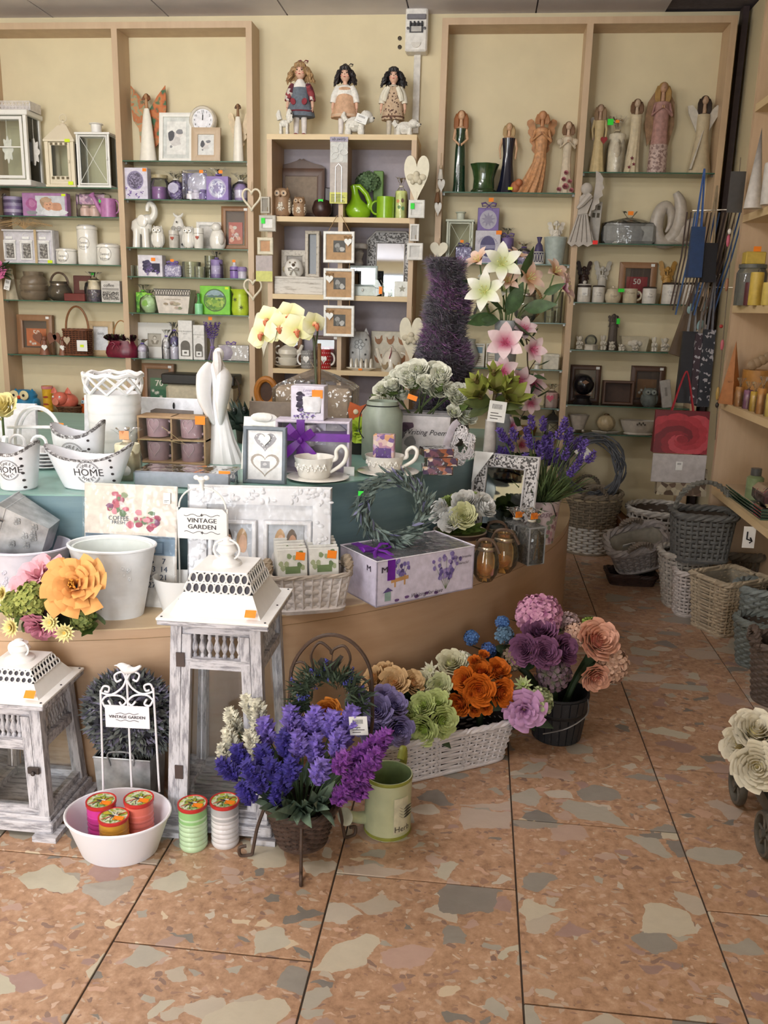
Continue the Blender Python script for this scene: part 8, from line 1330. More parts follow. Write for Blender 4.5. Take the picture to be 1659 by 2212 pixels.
pp=[Q3(x,y,3.5)for x,y in((1100,700),(1135,730),(1140,790),(1150,850),(1120,920),(1130,990))];Pa(t,'vine',M().crv(pp,.003,5).crv([pp[1],Q3(1165,760,3.48),Q3(1140,810,3.48),Q3(1155,860,3.48)],.0022,5),C('5a4a34',.6));m=M();q=random.Random(3);[leaf(m,pp[q.randint(1,5)]+Vector((q.uniform(-.04,.05),-.02,q.uniform(-.04,.04))),(q.uniform(-1,1),-.5,q.uniform(-.6,.5)),.07,.035,.2,q.uniform(0,6))for k in range(22)];Pa(t,'leaves',m,C('44603c',.6));Pa(t,'tendril_base',M().crv([pp[-1],(.0,.0,.02),(.01,.0,0)],.003,5),C('5a4a34',.6))
z=Z1
def lathe_pot(name,lb,cat,X,Y,z,rt,rb,h,mat,d=1.0,rz=0,rim=.004,n=40):
 t=Th(name,lb,cat,(X,Y,z),rz);Pa(t,'body',M().Lt([(0,0),(rb,0),(rb+.001,.004),(rt,h),(rt-.004,h),(rb-.004,.008),(0,.008)],n,1,d),mat);Pa(t,'rolled_rim',M().Tb([(rt*cos(2*pi*i/n),rt*d*sin(2*pi*i/n),h)for i in range(n)],rim,6,True),mat);return t
def swirls(t,r0,r1,h,zz,mat,n=5,d=1.0,a0=-2.4,a1=-.7):
 m=M();q=random.Random(2)
 for k in range(n):
  for j in range(9):a=a0+(a1-a0)*(k+.5)/n+q.uniform(-.16,.16);z_=zz+q.uniform(-.02,.02);r=r0+(r1-r0)*z_/h+.0005;m.Tb([((r)*cos(a+.035*cos(b)),r*d*sin(a+.035*cos(b)),z_+.005*sin(b))for b in[2*pi*i/6 for i in range(6)]],.0012,4,True)
 Pa(t,'pressed_ornament',m,mat,Su=True)
BKT=C('e6e9ec',.4,.03)
X,Y,w,h=GP(262,1339,z,157,336,1176,.096);t=lathe_pot('metal_bucket','big white metal bucket with pressed flower ornament beside the peonies','bucket',X,Y,z,w/2,w*.33,h,BKT,.74);swirls(t,w*.33,w/2,h,h*.68,BKT,3,.74);m=M();[m.ell((w*.44*cos(a),w*.328*sin(a),h*zz),(.002,.002,.002),6,4)for a,zz in((-1.5,.72),(-1.4,.73),(-1.45,.64),(-2.3,.74),(-2.2,.73),(-2.25,.67))];Pa(t,'rivets',m,INK,Su=True)
lathe_pot('metal_bucket','white metal bucket nested inside the big one','bucket',X,Y,z+.02,w*.455,w*.3,h*.86,C('dfe6e4',.4,.03),.74)
X,Y,w,h=GP(50,1328,z,-45,151,1176,.16);t=lathe_pot('metal_tub','lilac white oval metal tub behind the peony arrangement','tub',X,Y,z,w/2,w*.36,h,C('d8d5e2',.4,.03),.8);swirls(t,w*.36,w/2,h,h*.6,C('d8d5e2',.4,.03),3,.8);tz=z+h
ZN=C('b3b6b8',.35,.25,25,metal=.55)
t=Th('zinc_planter','tapered zinc planter with pressed flowers lying tilted in the lilac tub','planter',(PY(5,1125,Y).x,Y,PY(5,1125,Y).z),rot=(-.12,1.92,0));m=M();a_,b_,L_=.068,.042,.135;vs=[(sx*b_,sy*b_,L_)for sx,sy in((-1,-1),(1,-1),(1,1),(-1,1))]+[(sx*a_,sy*a_,0)for sx,sy in((-1,-1),(1,-1),(1,1),(-1,1))];m.put(vs,[(0,1,2,3),(0,4,5,1),(1,5,6,2),(2,6,7,3),(3,7,4,0)]);Pa(t,'body',m,ZN,Sm=0);Pa(t,'rim',M().Tb(vs[4:],.003,5,True).Tb([(p[0]*.94,p[1]*.94,.02)for p in vs[4:]],.002,5,True),ZN);m=M();q=random.Random(1)
for k in range(7):
 f=.35+.5*q.random();s_=a_+(b_-a_)*f;cx_,cz_=q.uniform(-.7,.7)*s_,L_*f
 for j in range(5):an=2*pi*j/5;m.Tb([(cx_+.006*cos(an)+.005*cos(b),-s_-.0005,cz_+.006*sin(an)+.005*sin(b))for b in[2*pi*i/6 for i in range(6)]],.0011,4,True)
Pa(t,'pressed_flowers',m,ZN,Su=True);Pa(t,'wire_handle',M().crv([(-.03,-a_-.002,.025),(-.032,-a_-.02,-.01),(.0,-a_-.03,-.04),(.032,-a_-.02,-.01),(.03,-a_-.002,.025)],.0025,5),C('8a8c90',.3,metal=.8))
def heads(t,b0,L):
 for k,(x,y,Yp,m,mat,d,nm)in enumerate(L):o=Pa(t,nm,m,mat);o.matrix_local=aim(PY(x,y,Yp)-b0,d,1,k*1.3)
b0=Vector((-1.05,2.03,z));t=Th('peony_arrangement','pink and apricot peonies with green hydrangea and yellow asters on the step edge','flower arrangement',b0);Pa(t,'tray',M().box((0,0,0),(.14,.09,.05),.01),C('39452c',.7));GH=Pe('a3a85c','7c8a44');YA=Pe('ece3a4','d8b45c');ST=C('d08a20',.7)
heads(t,b0,[(88,1252,1.99,peony(.066,1),Pe('eeb4c0','d0607c'),(-.2,-.55,.8),'peony'),(163,1268,1.94,peony(.07,2,.7,ST,Pe('f2b06a','e08c50')),None,(.25,-.85,.5),'peony'),(70,1295,1.93,Hy(.045,34,.42,2),GH,(-.1,-.8,.5),'hydrangea'),(30,1305,1.95,Hy(.036,26,.42,3),GH,(-.5,-.8,.4),'hydrangea'),(178,1335,1.95,Hy(.032,24,.42,4),Pe('8f9a58','6c7c44'),(.4,-.8,.1),'hydrangea'),(25,1355,1.9,daisyhead(.028),YA,(-.2,-.9,.2),'aster'),(110,1345,1.9,daisyhead(.026,seed=2),YA,(.0,-.9,.3),'aster'),(140,1366,1.89,daisyhead(.027,seed=3),YA,(.2,-.9,.1),'aster'),(6,1282,1.92,daisyhead(.024,seed=4),YA,(-.5,-.8,.3),'aster'),(88,1350,1.93,peony(.04,5),Pe('c88094','9c3c5c'),(0,-.8,-.4),'peony'),(112,1310,1.96,Hy(.035,30,.3,6),Pe('4a3034','3a2428'),(0,-.8,.2),'hydrangea')])
m=M();q=random.Random(5);[leaf(m,Vector((q.uniform(-.12,.13),-.05,q.uniform(.01,.08))),(q.uniform(-1,1),-.5,q.uniform(-.15,.6)),.055,.032,.2,q.uniform(0,6))for k in range(40)];Pa(t,'leaves',m,C('50682c',.6,.3))
def cal(m,a,b,y):
 m.use(C('d8cdc2',.55));m.Ft(Re(-a/2,a/2,b*.58,b),y);m.use(C('7d97ae',.55));m.Ft(Re(-a/2,a/2,b*.44,b*.6),y);m.use(C('5d7890',.55));m.Ft(Re(-a*.4,a*.38,b*.45,b*.555),y-.0003);m.use(C('7d97ae',.55));m.Ft(Re(-a*.38,a*.36,b*.46,b*.545),y-.0005);m.use(C('dcd8d2',.55));m.Ft(Re(-a/2,a/2,0,b*.44),y);m.Ft(circ(10,.01,.01,a*.25,b*.48),y-.0008)
 m.use(C('e2ddd2',.5));m.Ft([(-a*.24,b*.62),(-.04*a,b*.62),(-.06*a,b*.8),(-.2*a,b*.8)],y-.0006);m.Ft([(a*.02,b*.69),(a*.06,b*.62),(a*.3,b*.62),(a*.36,b*.69)],y-.0006);q=random.Random(9)
 for k in range(46):c_=q.random()<.5;blob(m,(-.13*a+q.gauss(0,.085)*a)if c_ else(.19*a+q.gauss(0,.08)*a),(b*.85+q.gauss(0,.035)*b)if c_ else(b*.73+q.gauss(0,.03)*b),.009*q.uniform(.6,1.3),.009*q.uniform(.6,1.2),y-.0009-.00004*k,C(q.choice(('b8586c','cf8a98','9c3c58','5f7a58','8f9c7c','d8a8a8','7a3a64')),.6),8,q)
 m.use(C('39465c',.6));text(m,'COFFEE',-a*.125,b*.735,.017,y-.003);text(m,'FRESH',-a*.125,b*.7,.014,y-.003)
 for r_ in range(4):
  for c in range(7):text(m,str(1+c+7*r_),-a*.4+a*.13*c,b*(.39-.068*r_),.022,y-.001,bold=.02)
 text(m,'A',a*.05,b*.09,.02,y-.001);text(m,'O',a*.05,b*.04,.02,y-.001)
X,Y,w,h=GP(300,1292,z,182,381,1045,.02);Yc=2.19;w=(PY(380,1150,Yc+.04)-PY(182,1150,Yc+.04)).x;h=(PY(281,1044,Yc+.06).z-z)/cos(.13);t=Th('calendar_board','tin calendar board with a coffee jug and flower bowl picture','calendar',(PY(285,1150,Yc+.04).x,Yc,z),rot=(-.13,0,0));Pa(t,'plate',M().box((0,.005,0),(w,.008,h),.002),Wo('cfc6bc','6a5a50',.3,(3,3,3),12));m=M();cal(m,w*.97,h*.98,-.0002);Pa(t,'print',m,Sm=0);Pa(t,'film',M().box((0,-.004,0),(w*1.02,.0008,h*1.005)),FILM,Sm=0);Ht(t,(w*.4,-.006,h*.86),.02,.03,lines=2,bars=False)
X,Y,w,h=GP(400,1331,z,333,450,1245,.1);t=Th('sign_planter','small oval white planter with a hanging Vintage Garden sign','planter',(X,Y,z));Pa(t,'pot',M().Lt([(0,0),(w*.34,0),(w*.5,h),(w*.48,h),(w*.33,.006),(0,.006)],36,1,.8),Wo('e4e4e2','4a4644',.22,(8,8,8),10));sx0,sx1,st,sb=[PY(v,1130,Y+.04).x-X for v in(384,491)]+[PY(437,v,Y+.04).z-z for v in(1098,1164)];sc_=(sx0+sx1)/2;sw=sx1-sx0
for x in(sx0,sx1):Pa(t,'wire_post',M().Tb([(max(-w*.45,min(w*.45,x)),.035,h*.3),(x,.042,h*1.05),(x,.042,st)],.0025,6),WHITE)
Pa(t,'arch_wire',M().Tb([(sc_+sw*.47*cos(a),.042,st+sw*.42*sin(a))for a in[pi*i/16 for i in range(17)]],.0025,6),WHITE);Pa(t,'finial',M().Lt([(.008,0),(.006,.02),(.012,.03),(.009,.036),(0,.038)],12,c=(sc_,.042,st+sw*.36)).ell((sc_-.014,.042,st+sw*.36+.034),(.009,.006,.007),8,6).ell((sc_+.014,.042,st+sw*.36+.034),(.009,.006,.007),8,6),WHITE)
pl=Pa(t,'sign_plate',M().prism([(sx0,sb),(sx1,sb),(sx1,st-.012),(sx1-.012,st),(sx0+.012,st),(sx0,st-.012)],.003,.036),Wo('e4e3e2','3a3634',.16,(12,12,12),8));m=M();mh=(st+sb)/2;text(m,'VINTAGE',sc_,mh+.009,.0175,.0352,1.15,bold=.025);text(m,'GARDEN',sc_,mh-.009,.0175,.0352,1.15,bold=.025)
for s_ in(-1,1):m.Tb([(sc_+sw*.36*u,.0355,mh+s_*(.024+.003*sin(u*9)))for u in[-1+i/8 for i in range(17)]],.0007,4);m.mark().Ft(star(.005,4,.5),0).xf(LM((sc_,.0352,mh+s_*.025)))
Pa(pl,'lettering',m,INK,Sm=0)
Yc=2.27;X=PY(561,1140,Yc).x;w=PY(714,1140,Yc).x-PY(412,1140,Yc).x;h=(PY(563,1049,Yc+.05).z-z)/cos(.15)
def couple(m,a,b,y,f):
 for s_ in(-1,1):m.use(C('b5bac2',.5));m.Ft(Re(s_*a*.24-a*.17,s_*a*.24+a*.17,f+b*.1,f+b*.78),y-.004)
 for sx,sk,hr in((-.31,'c89a7c','3a302c'),(-.17,'d3a98c','b8946a'),(.19,'d3a98c','b8946a'),(.3,'c89a7c','6a5a4c')):blob(m,a*sx,f+b*.3,a*.08,b*.2,y-.0046,C('d5d3d6',.6));blob(m,a*sx,f+b*.57,a*.05,b*.14,y-.005,C(hr,.6),j=.06);blob(m,a*sx+.003,f+b*.53,a*.04,b*.115,y-.0056,C(sk,.6),j=.04)
t=Fr('ornate_frame','wide white baroque double photo frame in clear film',X,Yc-.02,z,w,h,.05,C('e2e2e6',.45,.03),C('dedee2',.5),couple,.15,.12,.025,strut=False);m=M();q=random.Random(4)
for k in range(150):
 e=q.random()*(2*w+2*h);s_=q.uniform(.008,.042);x,zz=((-w/2+e,s_)if e<w else((-w/2+e-w,h-s_)if e<2*w else((-w/2+s_,e-2*w)if e<2*w+h else(w/2-s_,e-2*w-h))));m.ell((x,-.001,zz),(q.uniform(.004,.01),.0035,q.uniform(.004,.01)),6,4)
Pa(t,'carved_relief',m,C('e2e2e6',.45,.03),Su=True);[Pa(t,'inner_moulding',Rb(w*.34,h*.56,.012,.012,.004,h*.16),C('e6e6ea',.45),loc=(s_*w*.195,0,0),Sm=30)for s_ in(-1,1)];Pa(t,'edge',M().Tb([(-w/2,.004,0),(w/2,.004,0),(w/2,.004,h),(-w/2,.004,h)],.005,5,True),Wo('e6e6e8','77727a',.3,(9,9,9),10));Pa(t,'film',M().box((0,-.008,0),(w*1.0,.0008,h)),FILM,Sm=0)
pA,pB=PZ(588,1330,z),PZ(756,1318,z);ang=math.atan2(pB.y-pA.y,pB.x-pA.x);w=.195;d=.12;c0=pA.lerp(pB,.5)+Vector((-sin(ang)*d/2,cos(ang)*d/2,0));h=.105
Wi('chip_basket','white chip-wood basket with rope ears full of seed packets',(c0.x,c0.y,z),w*1.06,d*1.05,h,C('d5ccc8',.6,.12),'rect',8,24,1.08,.9,.0075,.3,.003,ang,'ears',C('a89c94',.8),hmat=C('9c8c78',.8),rimmat=C('b0a498',.8),e=.32,rimr=.0042)
SP=C('e2e1dc',.4);ix=[0]
def packets(dx,lb0,n):
 for k in range(n):
  y=.035-.016*k;o=Vector((dx,y,.022));o.rotate(Euler((0,0,ang)));t=Th('seed_packet',lb0+(', front one' if k==n-1 else', %s from the front'%('second','third','fourth','fifth')[n-2-k]),'seed packet',(c0.x+o.x,c0.y+o.y,z+.042+.004*(n-k)),group='seed packets in the chip basket',rot=(-.1,0,ang));Pa(t,'packet',M().box((0,0,0),(.083,.006,.128),.001),SP);m=M();q=random.Random(k)
  for i in range(10):blob(m,q.uniform(-.032,.032),q.uniform(.075,.118),.007,.008,-.0034-.00003*i,C(q.choice(('8a9a70','6c8058','a3ac88')),.6),8,q)
  m.use(C('6f8458',.6));m.Ft(Re(-.02,.022,.06,.08),-.0038);Pa(t,'print',m,Sm=0);Sk(t,.022,-.0045,.108,.026,.022,None,.15)
packets(-.047,'seed packet with herb print in the stack by the lantern',5);packets(.042,'seed packet with herb print in the stack by the carton',5)
fl,fr_=PZ(812,1313,z),PZ(1021,1271,z);ang=math.atan2(fr_.y-fl.y,fr_.x-fl.x);w=(fr_-fl).length;d=.2;h=PY(813,1214,fl.y).z-z;nrm_=Vector((-sin(ang),cos(ang),0));c0=fl.lerp(fr_,.5)+nrm_*d/2
t=Th('lavender_carton','large white lavender gift carton with a window top and purple ribbon','gift box',c0,ang);t.location.z=z;LC=C('d5cde0',.5);m=M().box((0,-d/2+.002,0),(w,.004,h)).box((0,d/2-.002,0),(w,.004,h)).box((-w/2+.002,0,0),(.004,d,h)).box((w/2-.002,0,0),(.004,d,h)).box((0,0,0),(w,d,.004));Pa(t,'carton',m,LC,Sm=0);Pa(t,'packing',M().ell((.02,.01,h*.55),(w*.3,d*.32,h*.36),16,9,lambda a,q_:1+.1*sin(5*a+q_*60)).ell((w*.3,-.02,h*.5),(w*.14,d*.3,h*.36),12,8),C('cfcbd0',.6));Pa(t,'window_film',M().box((0,0,h-.001),(w*.98,d*.98,.0008)),Cl('f4f0fa',.25,.15,.8,1.5,'film'),Sm=0);Pa(t,'top_edge',M().Tb([(-w/2,-d/2,h),(w/2,-d/2,h),(w/2,d/2,h),(-w/2,d/2,h)],.002,4,True),C('e2dee8',.5))
Pa(t,'ribbon',M().box((-w*.36,-.0,h),(.026,d*1.01,.001)).box((-w*.36,-d/2-.001,h*.55),(.026,.001,h*.45)),RIB,Sm=0);bow(t,'bow',(-w*.36,-.02,h+.01),.05,RIB,rx=-1.2);m=M();y=-d/2-.0006;q=random.Random(6)
def sprig(cx_,cz_,n,s_):
 for k in range(5):a=-.5+.25*k;m.use(C('7c8a68',.6));m.Ft([(cx_-.001,cz_),(cx_+.001,cz_),(cx_+.001+s_*sin(a),cz_+s_*cos(a)),(cx_+s_*sin(a),cz_+s_*cos(a))],y)
 for k in range(n):a=q.uniform(-.6,.6);r=s_*q.uniform(.35,1.15);blob(m,cx_+r*sin(a),cz_+r*cos(a),.006,.007,y-.0003-.00004*k,C(q.choice(('6a5a9c','8a7cb8','54467e','9c8cc0','7a6aa8')),.6),7,q)
sprig(w*.2,h*.12,46,h*.72);sprig(-w*.26,h*.5,16,h*.4);m.use(C('c0905c',.6));m.Ft([(-w*.36,h*.48),(-w*.19,h*.52),(-w*.19,h*.6),(-w*.36,h*.56)],y-.0004);m.Ft(Re(-w*.33,-w*.315,h*.38,h*.58),y-.0006);m.Ft(Re(-w*.235,-w*.22,h*.4,h*.62),y-.0006);m.use(C('8fa8a0',.6));m.Ft([(-w*.42,h*.1),(-w*.36,h*.1),(-w*.36,h*.3),(-w*.42,h*.3)],y-.0004);m.use(C('5a4a80',.6));m.Ft([(-w*.44,h*.29),(-w*.34,h*.31),(-w*.39,h*.4)],y-.0006);[blob(m,w*(-.3+.1*k),h*.08+.004*(k%2),.008,.005,y-.0004,C('6a4a80',.6))for k in range(5)]
m.use(C('3a3040',.6));text(m,'Waiting for love',w*.0,h*.12,h*.13,y-.0035,slant=.4);text(m,'and to breathe',w*.36,h*.8,h*.085,y-.0035,slant=.3);text(m,'miracle!',w*.38,h*.66,h*.085,y-.0035,slant=.3);text(m,'M',-w*.43,h*.8,h*.18,y-.0035,1.3,bold=.03);Pa(t,'print',m,Sm=0);m=M();text(m,'M',0,h*.78,h*.18,0,1.3,bold=.03);Pa(t,'side_letter',m,C('3a3040',.6),loc=(-w/2-.0008,-d*.3,0),rot=(0,0,-pi/2),Sm=0)
Yc=c0.y-.02;cc=PY(850,1096,Yc);R=.088;t=Th('olive_leaf_wreath','grey green leafy wreath standing on the lavender carton','wreath',(cc.x,Yc,z+h),rot=(-.16,0,.1));hz=R*1.28;q=random.Random(12);m=M();m2=M()
for i in range(560):a=q.uniform(0,2*pi);b=q.uniform(0,2*pi);r2=.024*q.random()**.5;p=Vector(((R+r2*cos(b))*cos(a),r2*sin(b)-.004,hz+(R+r2*cos(b))*sin(a)));dd=Vector((-sin(a)*.9+cos(a)*q.uniform(-.3,.9),q.uniform(-1,.2),cos(a)*.9+sin(a)*q.uniform(-.3,.9)));leaf(m if i%9 else m2,p,dd,q.uniform(.026,.046),.0095,.25,q.uniform(0,6),.3,2,3)
Pa(t,'leaves',m,C('70807a',.65,.3),Su=True);Pa(t,'lavender_buds',m2,C('7a7a9c',.7),Su=True);Pa(t,'ring',M().Tb([(R*cos(a),0,hz+R*sin(a))for a in[2*pi*i/30 for i in range(30)]],.014,7,True),C('4a5650',.8));Sk(t,-R*1.1,-.03,hz+R*.5,.016,.014,GREENST)
Yc=2.86;X=PY(994,1150,Yc).x;hp=PY(994,1146,Yc).z-z;t=lathe_pot('ranunculus_pot','cream clay pot with a scroll print, planted with white and green ranunculus','potted flowers',X,Yc,z,.088,.066,hp,C('cdbfae',.5));Pa(t,'dark_rim',M().Lt([(.087,hp*.84),(.092,hp*.86),(.094,hp*1.01),(.085,hp*1.01)],40),C('4a3c3a',.5));m=M();[m.Tb([((.08)*sin(a)+.009*sin(b)*cos(a),-.081*cos(a),hp*.45+.009*cos(b)*(1-b/9))for b in[i*.6 for i in range(9)]],.0016,4)for a in(-.6,-.2,.2,.6)];Pa(t,'scroll_print',m,C('7a6458',.6),Su=True);Pa(t,'moss',M().ell((0,0,hp*.95),(.08,.08,.03),14,6),C('55602c',.8));b0=Vector((X,Yc,z));RN=Pe('efeeea','d8dcb8');RG=Pe('a8bc6c','86a044');
heads(t,b0,[(955,1107,2.80,rose(.042,1,6,.3,.9),RN,(-.8,-.5,.5),'flower'),(974,1125,2.77,rose(.04,2,6,.3,.9),RN,(-.3,-.8,.4),'flower'),(1000,1116,2.77,rose(.044,3,6,.3,.9),Pe('e8e8b8','c8cc84'),(.0,-.85,.4),'flower'),(1004,1090,2.81,rose(.045,4,6,.3,.9),RN,(.0,-.6,.8),'flower'),(1040,1096,2.81,rose(.044,5,6,.3,.9),RN,(.7,-.5,.6),'flower'),(985,1086,2.86,rose(.036,6,5,.4),RG,(-.3,-.3,.9),'flower'),(1016,1078,2.87,rose(.034,7,5,.4),RG,(.1,-.2,.9),'flower'),(962,1090,2.84,rose(.03,8,5,.4),RG,(-.6,-.3,.8),'flower'),(1035,1080,2.88,rose(.034,9,5,.4),RN,(.4,-.1,.9),'flower')]);m=M();[leaf(m,(q.uniform(-.06,.06),-.05,hp+.02),(q.uniform(-1,1),-.8,q.uniform(-.1,.6)),.055,.03,.2,q.uniform(0,6))for k in range(22)];Pa(t,'leaves',m,C('66803c',.6))
Yc=3.0;t=Th('filigree_mirror','dark mirror in a pierced white filigree frame beside the lavender pail','mirror',(PY(1075,1150,Yc).x,Yc,z),rot=(-.2,-.02,-.42));w,h=.24,(PY(1065,985,Yc+.03).z-z)/cos(.2);Pa(t,'filigree',Rb(w,h,.045,.012),Mo(['bdb9b8','4a4644','c9c5c4','3a3634','b0acaa'],170),Sm=30);Pa(t,'outer_edge',M().Tb([(-w/2,0,0),(w/2,0,0),(w/2,0,h),(-w/2,0,h)],.006,5,True),C('cbc8c8',.5));Pa(t,'inner_edge',M().Tb([(-w/2+.047,-.001,.047),(w/2-.047,-.001,.047),(w/2-.047,-.001,h-.047),(-w/2+.047,-.001,h-.047)],.004,5,True),C('cbc8c8',.5));Pa(t,'mirror_glass',M().box((0,.004,.045),(w-.09,.003,h-.09)),C('9aa0a0',.04,.01,metal=1),Sm=0);Pa(t,'corner_guard',M().prism([(-w/2-.004,h-.11),(-w/2+.07,h+.004),(-w/2-.004,h+.004)],.002,-.006),PAPER,Sm=0)
AMB=Cl('fdeccc',.1,.03,0,1.8)
for xc,yb,x0,x1,yt,lb,tn in((1050,1262,1018,1080,1168,'amber ball candle glass with a leather handle next to the lavender carton',AMB),(1086,1242,1052,1122,1148,'amber candle glass with a flared lip and leather handle behind',AMB),(1072,1215,1042,1102,1130,'smoky candle glass half hidden behind the amber ones',Cl('a8b0ac',.2))):
 X,Y,w,h=GP(xc,yb,z,x0,x1,yt,.075);t=bowl_votive('candle_glass',lb,X,Y,z,w*1.02,h*1.0,tn,upright=False,band='b8ac98');Pa(t,'handle',M().crv([(-w*.36,-.01,h*.84),(-w*.2,-.02,h*1.06),(w*.2,-.02,h*1.04),(w*.46,-.02,h*.74)],.0055,7),BHAN);Pa(t,'gold_leaf',M().Lt([(w*.2,.011),(w*.36,h*.2),(w*.4,h*.34)],24),Cl('f4d490',.35,.25))
for xc,yb,x0,x1,yt,rz,lb in((1146,1222,1114,1177,1134,.6,'grey square candle with an Eiffel tower relief, in cellophane on the step edge'),(1108,1205,1086,1140,1128,.6,'grey square candle in cellophane behind the first one')):
 X,Y,w,h=GP(xc,yb,z,x0,x1,yt,.08);s_=w*.72;t=Th('square_candle',lb,'candle',(X,Y,z),rz);Pa(t,'wax',M().box((0,0,0),(s_,s_,h),.004),Mo(['565654','6e6e6a','474745','7f7e78'],60,.6,'NOISE'));Pa(t,'raised_edges',Rb(s_,h,.006,.004,-s_/2-.003,0),C('8f9090',.5));m=M().prism([(-.014,.02),(-.008,.02),(-.003,h*.45),(.003,h*.45),(.008,.02),(.014,.02),(.004,h*.55),(0,h*.85),(-.004,h*.55)],.002,-s_/2-.003);Pa(t,'tower_relief',m,C('7a6448',.6));Ce(t,s_*1.25,s_*1.25,h*1.4,neck=.8,tie=C('c8c0b0',.6));Sk(t,.0,-.012,h*1.26,.03,.022)
Yc=3.12;X=PY(1165,1100,Yc).x;hp=PY(1163,1078,Yc).z-z;t=lathe_pot('lavender_pail','tall pale pail printed with roses, filled with purple lavender','potted flowers',X,Yc,z,.075,.058,hp,C('cbb9bc',.45));m=M();q=random.Random(3)
for k in range(26):a=q.uniform(-.2,1.2);zz=hp*q.uniform(.05,.72);r=.0585+.017*zz/hp;m.use(C(q.choice(('b08a94','96707c','c4a0a4','7f8a74')),.6));m.put([(r*sin(a+.12*cos(b)),-(r+.0006+.00005*k)*cos(a+.12*cos(b)),zz+.009*sin(b))for b in[2*pi*i/8 for i in range(8)]],[tuple(range(8))])
m.use(C('8a6a74',.6));text(m,'Rose',.012,hp*.74,.034,wrap=(0,0,.0725),slant=.4);Pa(t,'rose_print',m,Sm=0,Su=True);[Pa(t,'wire_handle',M().crv([(s_*.04,-.064,hp*.97),(s_*.045,-.075,hp*.9),(s_*.055,-.07,hp*.72)],.002,5),BLACK)for s_ in(-1,1)];Pa(t,'soil',M().Lt([(0,hp*.94),(.07,hp*.94)],20),C('3a3a24',.9));m=M();ml=M();q=random.Random(8)
for i in range(34):a=q.uniform(0,6.3);r=q.random()**.5;L_=q.uniform(.12,.27)*(1.1-.35*r);tip=Vector((.17*r*cos(a),.13*r*sin(a)-.03*r,hp+L_));ml.crv([(.03*cos(a),.03*sin(a),hp*.93),(tip.x*.6,tip.y*.6,hp+L_*.5),tip],.0018,4,3);Sp(m,tip-Vector((0,0,.0)),(tip.x*3,tip.y*3,.8),.05,.017,34,i,.3)
for i in range(330):a=q.uniform(0,6.3);leaf(ml,(.05*cos(a)*q.random(),.05*sin(a),hp*.95),(cos(a)*q.uniform(.1,1),sin(a)*q.uniform(.1,1),q.uniform(.3,1.2)),q.uniform(.06,.17),.008,q.uniform(-.3,.5),q.uniform(0,6),.2,2,3)
Pa(t,'lavender_heads',m,C('56408c',.7,.3,80),Su=True,Sm=0);Pa(t,'foliage',ml,C('55683c',.65,.3),Su=True)
LW=Wo('c4c2c8','8a888f',.47,(10,10,1.6),9,.6);RW_=C('f0eeec',.35,.02);LWH=Wo('c8c6cc','8a888f',.47,(1.6,10,10),9,.6)
